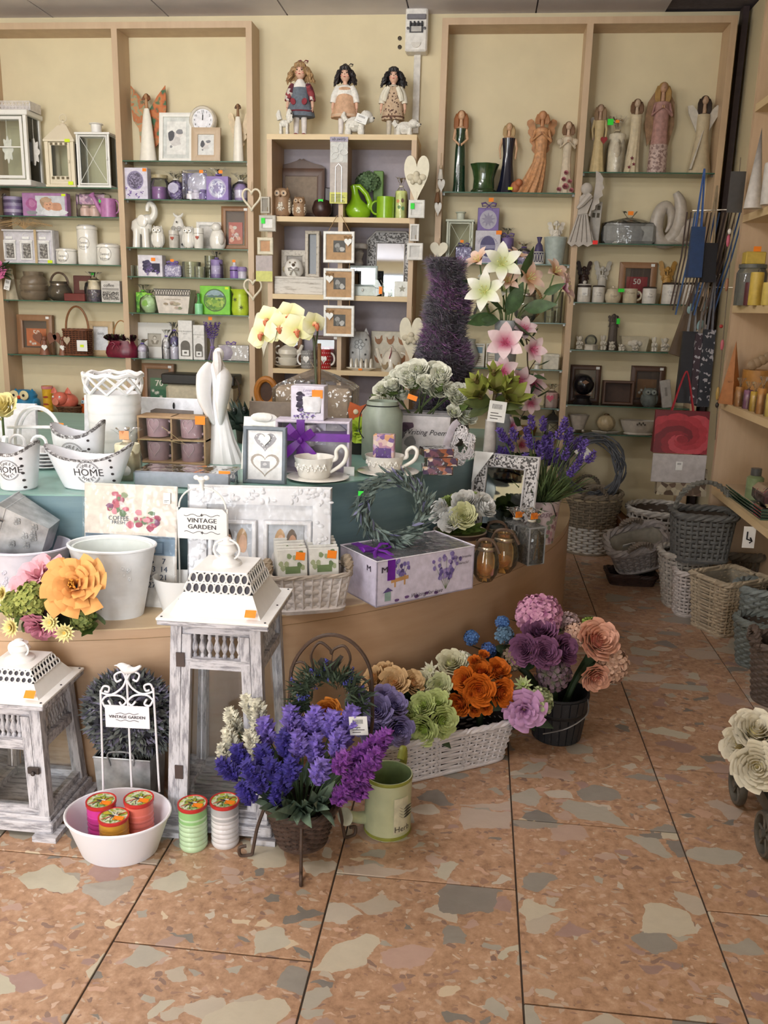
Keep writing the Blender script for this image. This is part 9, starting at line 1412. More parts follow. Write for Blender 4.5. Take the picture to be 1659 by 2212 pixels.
def big_lantern(lb,X,Y,w,hb,ht,ztl,zbl,side=1):
 t=Th('garden_lantern',lb,'lantern',(X,Y,0));b0_,b1=w*.5,w*.43;pw=.026
 m=M().box((0,0,.012),(w*1.1,w*1.1,.028),.003).box((0,0,.04),(w*1.02,w*1.02,.014),.003);[m.box((sx*w*.48,sy*w*.48,0),(.06,.06,.014))for sx in(-1,1)for sy in(-1,1)];Pa(t,'plinth',m,LWH)
 P=lambda sx,sy,q:(sx*(b0_+(b1-b0_)*q-pw/2),sy*(b0_+(b1-b0_)*q-pw/2),.054+(hb-.064)*q)
 for sx in(-1,1):
  for sy in(-1,1):a,b=P(sx,sy,0),P(sx,sy,1);Pa(t,'post',M().put([(p[0]+i*pw/2,p[1]+j*pw/2,p[2])for p in(a,b)for i,j in((-1,-1),(1,-1),(1,1),(-1,1))],[(3,2,1,0),(4,5,6,7),(0,1,5,4),(1,2,6,5),(2,3,7,6),(3,0,4,7)]),LW,Sm=0)
 for k in range(4):
  q=Matrix.Rotation(k*pi/2,4,'Z');top=Pa(t,'top_rail',M().box((0,-b1+pw*.6,hb-.04),(2*b1-2*pw,pw*.8,.03)).xf(q),LWH,Sm=0);rail=Pa(t,'middle_rail',M().box((0,-b1+pw*.4-.004,hb-.125),(2*b1-2*pw,pw*.7,.026)).xf(q),LWH,Sm=0);n=9
  for i in range(n):Pa(rail,'baluster',M().Lt([(.005,0),(.006,.004),(.0035,.01),(.0085,.022),(.008,.028),(.0035,.042),(.0055,.048),(.004,.054),(.005,.058)],8,c=((2*b1-2*pw)*((i+.5)/n-.5),-b1+pw*.5,hb-.099)).xf(q),LW)
  Pa(t,'bottom_rail',M().box((0,-b0_+pw*.6,.054),(2*b0_-2*pw,pw*.7,.02)).xf(q),LWH,Sm=0)
  if k==0:
   for s_ in(-1,1):Pa(t,'door_stile',M().put([(s_*((b0_ if i<4 else b1)-pw-.012)+dx,(-b0_ if i<4 else-b1)+dy,.075 if i<4 else hb-.04)for i in range(8)for dx,dy in(((-.011,0),(.011,0),(.011,.016),(-.011,.016))[i%4],)],[(3,2,1,0),(4,5,6,7),(0,1,5,4),(1,2,6,5),(2,3,7,6),(3,0,4,7)]),LW,Sm=0)
   for zz in(hb*.3,hb-.1):Pa(t,'hinge',M().box((-side*(b0_+(b1-b0_)*zz/hb-pw),-(b0_+(b1-b0_)*zz/hb)-.003,zz-.02),(.02,.004,.035)),C('4a3c38',.5),Sm=0)
   Pa(t,'latch',M().box((side*(b0_*.95-pw),-b0_*.96-.004,hb*.48),(.03,.006,.018),.002).ell((side*(b0_*.95-pw),-b0_*.96-.009,hb*.49),(.006,.005,.006),8,6),C('3a3230',.45))
  Pa(t,'pane',M().put([(s_*(bb-pw-.004),-bb+pw*.5,zz)for bb,zz in((b0_,.07),(b1,hb-.11))for s_ in(-1,1)],[(0,1,3,2)]).xf(q),GLASS,Sm=0)
 pl=w*.53;Pa(t,'eaves_board',M().box((0,0,hb-.012),(pl*2,pl*2,.012),.002),LWH);Pa(t,'roof_plate',M().box((0,0,hb),(pl*2.02,pl*2.02,.006),.001),RW_)
 fr=lambda r0,z0,r1,z1:M().put([(sx*r0,sy*r0,z0)for sx,sy in((-1,-1),(1,-1),(1,1),(-1,1))]+[(sx*r1,sy*r1,z1)for sx,sy in((-1,-1),(1,-1),(1,1),(-1,1))],[(i,(i+1)%4,4+(i+1)%4,4+i)for i in range(4)]);r0,r1,r2=pl*.82,pl*.63,pl*.5
 Pa(t,'roof_skirt',fr(r0,hb+.006,r1,zbl),RW_,Sm=0);Pa(t,'dark_lining',fr(r1*.96,zbl,r2*.96,ztl),C('4a4850',.7),Sm=0);Pa(t,'roof_cap',M().box((0,0,ztl),(r2*2.04,r2*2.04,.004),.001),RW_);m=M()
 for k in range(4):
  m.mark()
  for row in range(2):
   f0,f1=row/2,(row+1)/2;rr=r1+(r2-r1)*(f0+f1)/2;zc=zbl+(ztl-zbl)*(f0+f1)/2;hh=(ztl-zbl)/4;n=9-row
   for i in range(n):cx_=2*rr*((i+.5)/n-.5);m.Tb([(cx_+rr/n*.98*cos(b),-(rr-(r1-r2)/4*sin(b))-.001,zc+hh*sin(b))for b in[2*pi*j/12 for j in range(12)]],.0021,4,True)
  m.xf(Matrix.Rotation(k*pi/2,4,'Z'))
 Pa(t,'pierced_band',m,RW_,Su=True);f=ht-ztl-.004;Pa(t,'finial',M().Lt([(.036,0),(.034,f*.1),(.02,f*.22),(.016,f*.34),(.026,f*.5),(.022,f*.64),(.02,f*.7),(.022,f*.76),(.012,f*.8),(.009,f*.84),(.0105,f*.92),(0,f)],20,c=(0,0,ztl+.004)),RW_);Pa(t,'ring',M().Tb([(f*.46*cos(b),-.004,ztl+f*.58+f*.38*sin(b))for b in[2*pi*i/24 for i in range(24)]],.0026,6,True),RW_)
 for sx in(-1,1):
  for sy in(-1,0,1):Pa(t,'screw',M().ell((sx*pl*.93,sy*pl*.93,hb+.0065),(.003,.003,.0015),8,4),INK)
 Sk(t,r0*.72*1.1,-r0*1.0-.004,hb+.022,.026,.019,rx=-.75);return t
X,Yc,w=PY(500,1500,1.97).x,1.955,.25;t=big_lantern('tall whitewashed wooden lantern with a white tin roof and baluster door',X,Yc,w,PY(500,1350,Yc-.132).z,PY(497,1158,Yc).z,PY(497,1240,Yc-.066).z,PY(497,1284,Yc-.083).z,1)
X2,Y2=-1.085,1.87;h2=PY(60,1525,Y2-.108).z;big_lantern('low whitewashed wooden lantern with a white tin roof',X2,Y2,.205,h2,PY(40,1378,Y2).z,PY(40,1447,Y2-.054).z,PY(40,1475,Y2-.068).z,1)
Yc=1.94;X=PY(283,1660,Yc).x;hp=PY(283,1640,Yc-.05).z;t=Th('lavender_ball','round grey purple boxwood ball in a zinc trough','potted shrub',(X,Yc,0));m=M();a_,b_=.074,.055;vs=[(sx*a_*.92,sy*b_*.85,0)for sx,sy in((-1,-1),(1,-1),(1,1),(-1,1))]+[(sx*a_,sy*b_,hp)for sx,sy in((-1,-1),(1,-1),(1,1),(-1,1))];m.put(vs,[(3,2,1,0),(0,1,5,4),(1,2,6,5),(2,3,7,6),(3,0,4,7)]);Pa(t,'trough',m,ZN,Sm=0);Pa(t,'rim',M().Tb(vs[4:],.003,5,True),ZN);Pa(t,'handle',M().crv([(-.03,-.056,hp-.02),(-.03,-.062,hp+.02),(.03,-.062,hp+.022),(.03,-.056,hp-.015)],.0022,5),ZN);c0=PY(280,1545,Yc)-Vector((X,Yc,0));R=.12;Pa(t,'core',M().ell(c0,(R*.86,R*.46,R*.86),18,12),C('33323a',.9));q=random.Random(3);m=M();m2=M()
for i in range(2400):
 u=q.uniform(-1,1);a=q.uniform(0,6.283);s_=sqrt(1-u*u);d=Vector((s_*cos(a),s_*sin(a)*.5,u));leaf(m if q.random()<.7 else m2,c0+d*R*.86,d+Vector((q.uniform(-.9,.9),q.uniform(-.9,.9),q.uniform(-.9,.9))),q.uniform(.02,.036),.0105,.2,q.uniform(0,6),.2,2,2)
Pa(t,'leaves',m,C('646864',.65,.3,60),Su=True);Pa(t,'purple_leaves',m2,C('726e82',.65,.3,60),Su=True);Pa(t,'soil',M().box((0,0,hp*.9),(.14,.1,.004)),C('2e2a24',.9),Sm=0)
cf,cb=PZ(255,1812,.098),PZ(255,1701,.098);X,Yc,d=(cf.x+cb.x)/2,(cf.y+cb.y)/2,cb.y-cf.y;w=PY(362,1750,Yc).x-PY(148,1750,Yc).x;t=Th('trellis_tub','oval white tub with a scrolled trellis, bird and Vintage Garden plate','planter',(X,Yc,0),.05);CH=Wo('e4e2e8','3a3638',.2,(7,7,7),9);hb_=.098;Pa(t,'tub',M().Lt([(0,0),(.36,0),(.37,.003),(.5,hb_),(.485,hb_),(.355,.006),(0,.006)],44,w,d),CH);Pa(t,'rolled_rim',M().Tb([(w*.5*cos(b),d*.5*sin(b),hb_)for b in[2*pi*i/44 for i in range(44)]],.0032,6,True),CH)
yb_=d*.42;L3=lambda x,y:(lambda p:(p.x-X,yb_,p.z))(PY(x,y,Yc+yb_));WR_=.0026
for a,b in(((222,1490),(228,1705)),((334,1488),(347,1712)),((277,1450),(288,1700))):Pa(t,'rod',M().Tb([L3(*a),L3(*b)],WR_,6),CH)
for pts in(((222,1497),(228,1482),(240,1484),(238,1494),(230,1492)),((222,1495),(245,1500),(268,1485),(277,1465)),((334,1495),(328,1480),(315,1482),(318,1493),(326,1492)),((333,1496),(310,1500),(288,1486),(277,1465)),((277,1470),(268,1452),(252,1458),(256,1472),(266,1468)),((277,1470),(288,1452),(304,1458),(299,1472),(290,1468)),((224,1515),(235,1503),(262,1503),(276,1515),(268,1524),(262,1516)),((226,1515),(232,1526),(243,1522),(238,1512)),((334,1515),(320,1503),(294,1503),(280,1515),(288,1524),(296,1516)),((333,1515),(326,1526),(315,1522),(320,1512))):Pa(t,'scroll',M().crv([L3(*p)for p in pts],WR_,6,5),CH)
pa,pb=L3(235,1567),L3(326,1527);pl=Pa(t,'name_plate',M().box(((pa[0]+pb[0])/2,yb_-.004,pa[2]),(pb[0]-pa[0],.003,pb[2]-pa[2])),CH,Sm=0);m=M();cx_,cz_=(pa[0]+pb[0])/2,(pa[2]+pb[2])/2;text(m,'VINTAGE GARDEN',cx_,cz_,.0105,yb_-.0064,bold=.025);[m.Tb([(cx_+.028*u,yb_-.0062,cz_+s_*(.009+.0015*sin(u*8)))for u in[-1+i/8 for i in range(17)]],.0006,4)for s_ in(-1,1)];Pa(pl,'lettering',m,INK,Sm=0)
bp=L3(278,1446);bi=Pa(t,'bird',M().crv([(-.024,0,.008),(-.014,0,.008),(.0,0,0),(.016,0,-.001),(.034,0,.01)],[.002,.0085,.012,.007,.003],10),Wo('e8e6e6','6a6060',.3,(20,20,20),8),loc=bp);Pa(bi,'beak',M().Tb([(-.024,0,.009),(-.031,0,.008)],[.002,.0004],6),CH)
def jar(lb,X,Y,z0,col,top,h,r=.0335):
 t=Th('citronella_candle',lb,'candle jar',(X,Y,z0));p=[(0,0),(r*.94,0)]
 for k in range(7):p+=[(r,h*(.04+.11*k)),(r*1.02,h*(.08+.11*k)),(r*.96,h*(.125+.11*k))]
 Pa(t,'jar',M().Lt(p+[(r*.97,h*.86),(r*.97,h*.95),(0,h*.95)],30),C(col,.22,.04,coat=.5));Pa(t,'upper_glass',M().Lt([(r*1.005,h*.62),(r*1.0,h*.94)],30),C(top,.2,.04));l=Pa(t,'lid',M().Lt([(r*1.03,h*.92),(r*1.06,h*.94),(r*1.06,h),(r*.96,h),(r*.94,h*.985)],30),C('c0302c',.4));Pa(l,'lid_label',M().Lt([(0,h*.99),(r*.98,h*.988)],30),Mo(['8fae3c','c8b838','6f9438','dcdcc8','a8b440'],38,.5,'NOISE'),Sm=0);m=M()
 m.use(C('2a2a26',.6));[m.Tb([(0,-.002,h*.994),(.012*cos(a),.012*sin(a)-.002,h*.994),(.021*cos(a+.3),.021*sin(a+.3)-.004,h*.994)],.0007,4)for a in(.5,1.1,1.7,2.6,3.8,4.5,5.3)];m.ell((-.004,0,h*.994),(.008,.0025,.0012),8,4);m.use(C('d8d8d4',.5));m.ell((.004,.003,h*.9945),(.007,.003,.001),8,4);m.use(C('c8402c',.5));m.put([(-.024,-.017,h*.9935),(-.022,-.019,h*.9935),(.024,.017,h*.9935),(.022,.019,h*.9935)],[(0,1,2,3)]);Pa(l,'mosquito_print',m,Sm=0);Sk(t,r*.45,-.008,h*.997,.024,.016,rx=-pi/2,rz=0)
jar('pale green citronella jar candle standing on the floor',-.632+.003,1.785,0,'b8d4ac','8fbf7c',.115);jar('white citronella jar candle standing on the floor',-.557,1.808,0,'d8d4d6','b0aeb0',.115);jar('magenta citronella jar candle in the trellis tub',X-.043,Yc+.005,.007,'d0409c','c83c90',.115);jar('amber citronella jar candle in the trellis tub',X+.005,Yc-.036,.007,'d09828','c08c30',.105);jar('coral citronella jar candle in the trellis tub',X+.044,Yc+.02,.007,'dc7468','d46c5c',.12)
legs=[PZ(530,1850,0),PZ(650,1910,0),PZ(757,1808,0)];bc=Vector((-.365,1.795,0));t=Th('basket_stand','rusty wire plant stand with a hoop back, heart and bird','plant stand',bc);RU_=C('4a382e',.55,.2);zt_=PY(625,1738,1.79).z
for p in legs:l=p-bc;e=l*.62;Pa(t,'leg',M().crv([(e.x,e.y,zt_+.01),(l.x*.78,l.y*.78,zt_*.6),(l.x*.86,l.y*.86,.02),(l.x*.9,l.y*.9,.004),(l.x*1.08,l.y*1.08,.004),(l.x*1.1,l.y*1.1,.024),(l.x*.98,l.y*.98,.028)],.0042,7),RU_)
Pa(t,'ring',M().Tb([(.083*cos(b),.083*sin(b),zt_)for b in[2*pi*i/30 for i in range(30)]],.004,6,True),RU_);yb_=.075;H3=lambda x,y:(lambda p:(p.x-bc.x,yb_,p.z))(PY(x,y,bc.y+yb_));Pa(t,'hoop',M().crv([(-.075,.04,zt_)]+[H3(*p)for p in((624,1520),(632,1440),(668,1388),(716,1371),(764,1390),(798,1440),(804,1510),(796,1600))]+[(.075,.04,zt_)],.0045,7),RU_);Pa(t,'heart_wire',M().crv([H3(*p)for p in((680,1450),(672,1415),(690,1388),(712,1402),(716,1412),(722,1402),(744,1396),(757,1425),(740,1462))],.0035,6),RU_)
for pts in(((627,1470),(630,1440),(652,1430),(676,1452)),((800,1500),(796,1475),(772,1462),(745,1480))):Pa(t,'scroll',M().crv([H3(*p)for p in pts],.003,6),RU_)
b_=Pa(t,'bird',M().prism([(-.036,.006),(-.026,.02),(-.014,.018),(.004,.012),(.02,.03),(.028,.026),(.018,.004),(.006,-.014),(-.014,-.014),(-.026,-.002)][::-1],.003),C('3c322e',.6),loc=H3(716,1440));Pa(b_,'hook',M().Tb([(0,.001,.012),(.002,.001,.03)],.0012,5),RU_)
Wi('twig_basket','dark brown woven basket hanging in the wire stand',(bc.x,bc.y,.035),.165,.165,zt_-.03,C('4f3d35',.7,.3,60),'round',13,24,1.0,.68,.0042,1,.0035,liner=C('2a201a',.9))
b0=Vector((bc.x,bc.y,zt_-.02));t=Th('lavender_bouquet','dense bouquet of violet, magenta and white sprays in the hanging basket','bouquet',b0);q=random.Random(15);GL=M();ST_=M()
for nm,hx,lst,R_,L_,b__ in(('dark_violet_spray','3c3288',((495,1665),(545,1670),(520,1640),(560,1690),(590,1665),(570,1640),(610,1690),(535,1715),(600,1720),(630,1665),(615,1610)),.02,.055,.42),('light_violet_spray','7c68bc',((575,1585),(630,1560),(645,1610),(680,1560),(715,1570),(745,1590),(680,1620),(730,1610),(690,1670),(655,1585),(755,1560)),.02,.06,.46),('magenta_spray','7a3c94',((735,1650),(770,1640),(800,1620),(825,1605),(760,1680),(790,1665),(735,1720),(775,1710),(805,1645)),.019,.055,.44),('white_spray','d2cebc',((505,1560),(540,1530),(525,1590),(560,1575),(500,1605),(545,1610),(490,1640),(560,1545)),.018,.06,.44)):
 for k,(x,y)in enumerate(lst):
  Yp=bc.y+(-.085 if y>1640 else(-.04 if y>1590 else.01))+(.03 if nm[0]=='w' else 0)+q.uniform(-.012,.012);p=PY(x,y,Yp)-b0;d=Vector((p.x*2.2,p.y*1.6,.5+.6*(y<1650)));m=M();Sp(m,p-d.normalized()*L_*.4,d,L_,R_*1.15,84,k+len(nm),b__*.68);Pa(t,nm,m,C(hx,.65,.35,70),Sm=0);ST_.crv([(p.x*.15,p.y*.15,0),(p.x*.6,p.y*.5,p.z*.6),p-d.normalized()*L_*.4],.002,4,3)
for i in range(120):a=q.uniform(0,6.3);r=q.random();leaf(GL,(.05*cos(a),.05*sin(a),.04),(cos(a)*q.uniform(.3,1.0),sin(a)-.2,q.uniform(.3,1.2)),q.uniform(.05,.12),.028,q.uniform(-.2,.4),q.uniform(0,6),.2,2,4)
Pa(t,'leaves',GL,C('6a7e6c',.6,.25),Su=True);Pa(t,'stems',ST_,C('55684a',.6));cc=PY(712,1510,bc.y+.055);t=Th('rosemary_wreath','green rosemary wreath with blue lavender tips hung on the wire hoop','wreath',cc);m=M();m2=M()
for i in range(520):a=q.uniform(-.5,pi+.5);r=.06+q.uniform(-.022,.022);p=Vector((r*cos(a),q.uniform(-.025,.015),r*sin(a)));dd=Vector((cos(a)+q.uniform(-.9,.9),q.uniform(-1,.3),sin(a)+q.uniform(-.9,.9)));(Sp(m2,p,dd,.03,.005,12,i,.5)if i%45==0 else leaf(m,p,dd,q.uniform(.02,.045),.006,.3,q.uniform(0,6),.2,2,2))
Pa(t,'sprigs',m,C('3a4a38',.65,.3),Su=True);Pa(t,'lavender_tips',m2,C('4a4ca0',.7),Su=True,Sm=0);Pa(t,'ring',M().Tb([(.06*cos(b),0,.06*sin(b))for b in[2*pi*i/24 for i in range(24)]],.01,6,True),C('2e3a2a',.8));Pa(t,'orange_rose',rose(.03,3).xf(LM((0,-.0,-.03),rx=1.2)),Pe('dc8c3c','b8602c'));Ht(t,(.08,-.06,-.055),.042,.046,rot=(0,-.1,0))
X,Yc,w,h=GP(840,1816,0,783,893,1668,.105);t=Th('watering_can','olive and cream metal watering can with a herb label','watering can',(X,Yc,0));WCN=C('b9bd98',.4,.1,12);OL=C('8c8f3c',.4,.1);r=w*.46;Pa(t,'body',M().Lt([(0,0),(r,0),(r,.005),(r*.98,h*.5),(r,h),(r*.96,h),(r*.95,.01),(0,.01)],36),WCN);[Pa(t,'olive_band',M().Lt([(r*1.005,a),(r*1.025,a+.004),(r*1.005,a+.009)],36),OL)for a in(0.001,h-.009)];Pa(t,'inside',M().Lt([(r*.945,h*.99),(r*.94,.02),(0,.014)],30),C('7f9060',.5));Pa(t,'spout',M().crv([(-r*.9,-.01,h*.2),(-r*1.25,-.03,h*.27),(-r*1.55,-.05,h*.38)],[.017,.014,.012],12),WCN);Pa(t,'sprinkler',M().Lt([(.012,0),(.022,.012),(.0225,.016),(0,.018)],22).xf(aim((-r*1.55,-.05,h*.38),(-.45,-.85,.25))),C('c9c8b0',.4));Pa(t,'handle',M().crv([(r*.3,r*.95,h*.6),(r*.5,r*1.5,h*.9),(r*.5,r*1.3,h*1.18),(r*.4,r*.9,h*1.05)],.006,8,sq=1.6),OL);m=M()
lab=[((r+.0008)*sin(a),-(r+.0008)*cos(a))for a in[.35+.1*i for i in range(8)]];m.use(C('c9c4a8',.6));m.put([(x,y,zz)for x,y in lab for zz in(h*.12,h*.74)],[(2*i,2*i+2,2*i+3,2*i+1)for i in range(7)]);m.use(C('4a4438',.6));[leaf(m,((r+.001)*sin(.8),-(r+.001)*cos(.8),h*(.38+.05*k)),(.6*s_,.3*s_,.5),.026,.008,0,0,0)for k in range(4)for s_ in(-1,1)];m.mark();text(m,'Herb',(r)*.78,h*.2,.022,wrap=(0,0,r+.0016));Pa(t,'label',m,Sm=0)
fl,fr_=PZ(830,1705,0),PZ(1101,1642,0);ang=math.atan2(fr_.y-fl.y,fr_.x-fl.x);w,d,h=(fr_-fl).length,.15,.125;n_=Vector((-sin(ang),cos(ang),0));c0=fl.lerp(fr_,.5)+n_*d/2;Wi('long_basket','long white wicker trough holding rose bunches',(c0.x,c0.y,0),w*1.04,d*1.04,h,C('dcd7da',.55,.08),'rect',12,46,1.06,.92,.0042,1,.0042,ang,liner=C('3a3436',.9),e=.3)
RL=C('34482c',.6,.25);Xb,Yb_=PZ(1205,1612,0).x,PZ(1205,1612,0).y+.07
def Bu(lb,x,y,Yp,zb_,L,nl=7,seed=1,stemz=None):
 c=PY(x,y,Yp);e=Vector((c.x,Yp,0));dr_=Vector((cos(ang),sin(ang),0));b0=Vector((Xb,Yb_,zb_))if zb_>.025 else c0+dr_*max(-.17,min(.17,(e-c0).dot(dr_)))+n_*max(-.04,min(.04,(e-c0).dot(n_)))+Vector((0,0,zb_));t=Th('rose_bunch',lb,'flower bunch',b0,group=None);heads(t,b0,L);q=random.Random(seed);g=c-b0;Pa(t,'stems',M().crv([(0,.0,0),(g.x*.4,g.y*.4,g.z*.6),(g.x*.85,g.y*.85+.01,g.z-.02)],[.012,.01,.02],7),RL)
 for k in range(nl):m=M();a=q.uniform(-2.9,.3);leaf(m,(g.x,g.y,g.z-.03),(cos(a),sin(a)*.8,q.uniform(-.4,.4)),q.uniform(.06,.095),.045,.2,q.uniform(0,6),.2,2,5);Pa(t,'leaf',m,RL)
 return t
def ros(x,y,Yp,R,mt,d,s_,nm='rose',op=.5):return(x,y,Yp,rose(R,s_,6,op,.75),mt,d,nm)
PV,LMG,PE,CRM,ORG=Pe('8f84b4','5a5084'),Pe('ccd890','a0b850'),Pe('ecc896','dc9c60'),Pe('e8e4c4','d0d088'),Pe('dc7424','b84c14')
Bu('bunch of lavender-grey roses at the near end of the white trough',820,1540,2.16,.02,[ros(778,1515,2.13,.036,PV,(-.5,-.7,.5),1),ros(815,1535,2.11,.042,PV,(-.1,-.9,.5),2),ros(850,1525,2.16,.036,PV,(.4,-.6,.7),3),ros(860,1575,2.11,.04,PV,(.4,-.9,.1),4),ros(810,1580,2.09,.038,PV,(-.1,-1,-.1),5),ros(785,1560,2.11,.036,PV,(-.6,-.8,.1),6),ros(830,1505,2.18,.034,PV,(0,-.4,.9),7)],6,2)
Bu('bunch of lime green roses in the middle of the white trough',928,1545,2.22,.02,[ros(915,1525,2.21,.036,LMG,(-.3,-.7,.6),1),ros(945,1520,2.22,.036,LMG,(.1,-.7,.7),2),ros(955,1555,2.19,.04,LMG,(.4,-.85,.2),3),ros(915,1575,2.17,.042,LMG,(-.2,-.95,.1),4),ros(895,1545,2.2,.034,LMG,(-.6,-.7,.3),5),ros(955,1580,2.18,.022,LMG,(.4,-.9,-.1),6)],6,3)
Bu('bunch of peach cream roses at the back of the trough',850,1475,2.3,.02,[ros(810,1468,2.29,.036,PE,(-.5,-.5,.7),1),ros(852,1475,2.27,.042,PE,(0,-.8,.6),2),ros(890,1475,2.29,.034,PE,(.5,-.6,.5),3),ros(830,1450,2.33,.03,PE,(-.2,-.3,.9),4)],7,4)
Bu('bunch of cream and white blossoms behind the lime roses',960,1460,2.36,.02,[ros(975,1435,2.38,.042,CRM,(0,-.5,.8),1),ros(915,1475,2.32,.032,CRM,(-.4,-.7,.5),2),ros(950,1480,2.31,.034,Pe('e4e8b8','bcc87c'),(0,-.8,.4),3),(930,1448,2.34,daisyhead(.03,8,2),Pe('e2e0cc','c8c89c'),(-.2,-.8,.5),'blossom'),(1000,1430,2.4,Hy(.035,26,.4),Pe('e8e8d8','c8cc9c'),(.2,-.4,.8),'hydrangea')],6,5)
Bu('bunch of orange roses with small buds at the far end of the trough',1040,1490,2.34,.02,[ros(1005,1470,2.32,.036,ORG,(-.4,-.6,.6),1),ros(1040,1455,2.36,.038,ORG,(0,-.5,.8),2),ros(1075,1450,2.37,.036,ORG,(.4,-.5,.7),3),ros(1035,1490,2.29,.044,ORG,(0,-.95,.3),4),ros(1080,1495,2.31,.04,ORG,(.5,-.8,.2),5),ros(995,1520,2.28,.034,ORG,(-.5,-.8,.1),6),ros(1050,1530,2.28,.018,ORG,(.1,-1,0),7,'bud'),ros(1020,1502,2.27,.016,ORG,(-.1,-1,.2),8,'bud'),ros(1025,1428,2.37,.018,ORG,(-.2,-.4,.8),9,'bud'),ros(1045,1415,2.38,.016,ORG,(.2,-.3,.9),10,'bud'),ros(1025,1535,2.28,.018,ORG,(-.2,-1,-.1),11,'bud')],7,6)
Bu('lilac peony with green hydrangea at the corner of the trough',1135,1525,2.36,.02,[(1133,1532,2.31,peony(.055,3),Pe('cc9cc8','a864a8'),(0,-.95,.15),'peony'),(1165,1515,2.34,Hy(.045,36,.36,4),Pe('b4bc90','909c68'),(.6,-.6,.3),'hydrangea'),(1130,1480,2.36,daisyhead(.03,10),Pe('c4d098','94a858'),(-.1,-.6,.7),'mum')],8,7)
hb_=PY(1215,1492,Yb_).z;t=lathe_pot('black_bucket','black slatted wooden bucket with a wire handle holding big bouquets','bucket',Xb,Yb_,0,.088,.07,hb_,C('1f2024',.55,.2))
for k in range(22):a=2*pi*k/22;Pa(t,'slat',M().put([((r_+o)*cos(a+s_),(r_+o)*sin(a+s_),zz)for r_,zz in((.071,.004),(.0885,hb_-.004))for o in(.0,.004)for s_ in(-.12,.12)],[(2,3,7,6),(0,2,6,4),(1,5,7,3),(4,6,7,5),(0,1,3,2)]),Wo('25262a','4a4a4c',.35,(6,6,1.5),12),Sm=0)
Pa(t,'hoop',M().Lt([(.084,hb_*.58),(.087,hb_*.6),(.088,hb_*.66),(.085,hb_*.68)],36),C('191a1d',.5));Pa(t,'wire_handle',M().crv([(.08,-.05,hb_),(.075,-.09,hb_*.8),(.02,-.11,hb_*.55),(-.05,-.1,hb_*.35)],.002,5),C('9a9a9c',.3,metal=.7))
MV,MVH,BLS,BLH,PKH=Pe('86587c','5c3454'),Pe('7c6474','6a7058'),Pe('ecb49c','d88474'),Pe('dcb8a4','c89c84'),Pe('d49cb8','a04c88');zb_=.03
Bu('bouquet of mauve roses with faded hydrangea in the black bucket',1160,1410,2.46,zb_,[ros(1135,1405,2.41,.045,MV,(-.4,-.8,.4),1),ros(1175,1410,2.4,.045,MV,(.1,-.9,.4),2),ros(1165,1370,2.46,.05,MV,(0,-.5,.8),3),ros(1215,1405,2.44,.045,MV,(.6,-.7,.4),4),(1195,1455,2.42,Hy(.058,46,.34,2),MVH,(.2,-.9,-.1),'hydrangea'),(1105,1425,2.42,Hy(.036,26,.4,3),Pe('8a7464','74704c'),(-.6,-.7,.1),'hydrangea')],5,8)
Bu('pink and plum hydrangea bouquet at the back of the black bucket',1165,1330,2.55,zb_,[(1165,1330,2.53,Hy(.075,70,.32,5),PKH,(0,-.6,.8),'hydrangea'),(1230,1345,2.56,Hy(.035,24,.4,6),Pe('c8b0b0','a88c8c'),(.5,-.5,.5),'hydrangea')],6,9)
Bu('blush rose and cream hydrangea bouquet leaning out of the black bucket',1290,1410,2.5,zb_,[ros(1288,1385,2.46,.06,BLS,(.3,-.8,.6),1),ros(1285,1460,2.43,.042,BLS,(.2,-1,-.1),2),(1320,1435,2.47,Hy(.06,50,.34,7),BLH,(.7,-.7,.0),'hydrangea'),(1245,1370,2.5,Hy(.04,30,.36,8),BLH,(-.3,-.7,.6),'hydrangea'),(1275,1350,2.54,Hy(.028,20,.45,9),Pe('9cb458','748c3c'),(.1,-.4,.9),'hydrangea')],7,10)
Bu('small blue cornflower bunch behind the orange roses',1060,1390,2.52,zb_,[(1018,1378,2.5,Hy(.026,30,.36,1),Pe('5c84bc','3c5c9c'),(-.4,-.6,.6),'blossom'),(1055,1405,2.47,Hy(.026,30,.36,2),Pe('5878b8','3c5494'),(0,-.8,.5),'blossom'),(1085,1345,2.55,Hy(.024,28,.36,3),Pe('5c84bc','3c5c9c'),(-.1,-.4,.8),'blossom'),(1090,1372,2.52,Hy(.028,20,.5,4),Pe('7c9cb8','5c7c94'),(.1,-.7,.5),'blossom')],6,11)
def Wk(lb,xc,yb,x0,x1,yt,col,kind='round',d=None,**k):
 X,Y,w,h=GP(xc,yb,0,x0,x1,yt,d or.1)
 if not d:d=w;Y=PZ(xc,yb,0).y+w/2;X,_,w,h=(PY(x0,yt,Y).x+PY(x1,yt,Y).x)/2,0,PY(x1,yt,Y).x-PY(x0,yt,Y).x,PY(xc,yt,Y).z;d=w
 return Wi(k.pop('name','wicker_basket'),lb,(X,Y,k.pop('z0',0)),w,d,h,C(col,.65,.15),kind,**k),X,Y,w,h
t,X,Y,w,h=Wk('tall round wicker hamper, taupe above and white below, with braided ears',1270,1203,1211,1343,1062,'8f8270',name='wicker_hamper',rows=22,stakes=30,top=1.0,bot=.86,rw=.0068,amp=.005,handle='front',hmat=C('756a5c',.8),bands=[(0,10,C('cfcac2',.6,.1)),(10,20,C('887b68',.7,.2)),(20,22,C('b8a88c',.6))])
R=.158;cc=PY(1278,1012,Y);t=Th('willow_wreath','large grey willow wreath standing in the tall hamper','wreath',(cc.x,Y+.02,cc.z),rot=(-.1,0,-.25));m=M();q=random.Random(3)
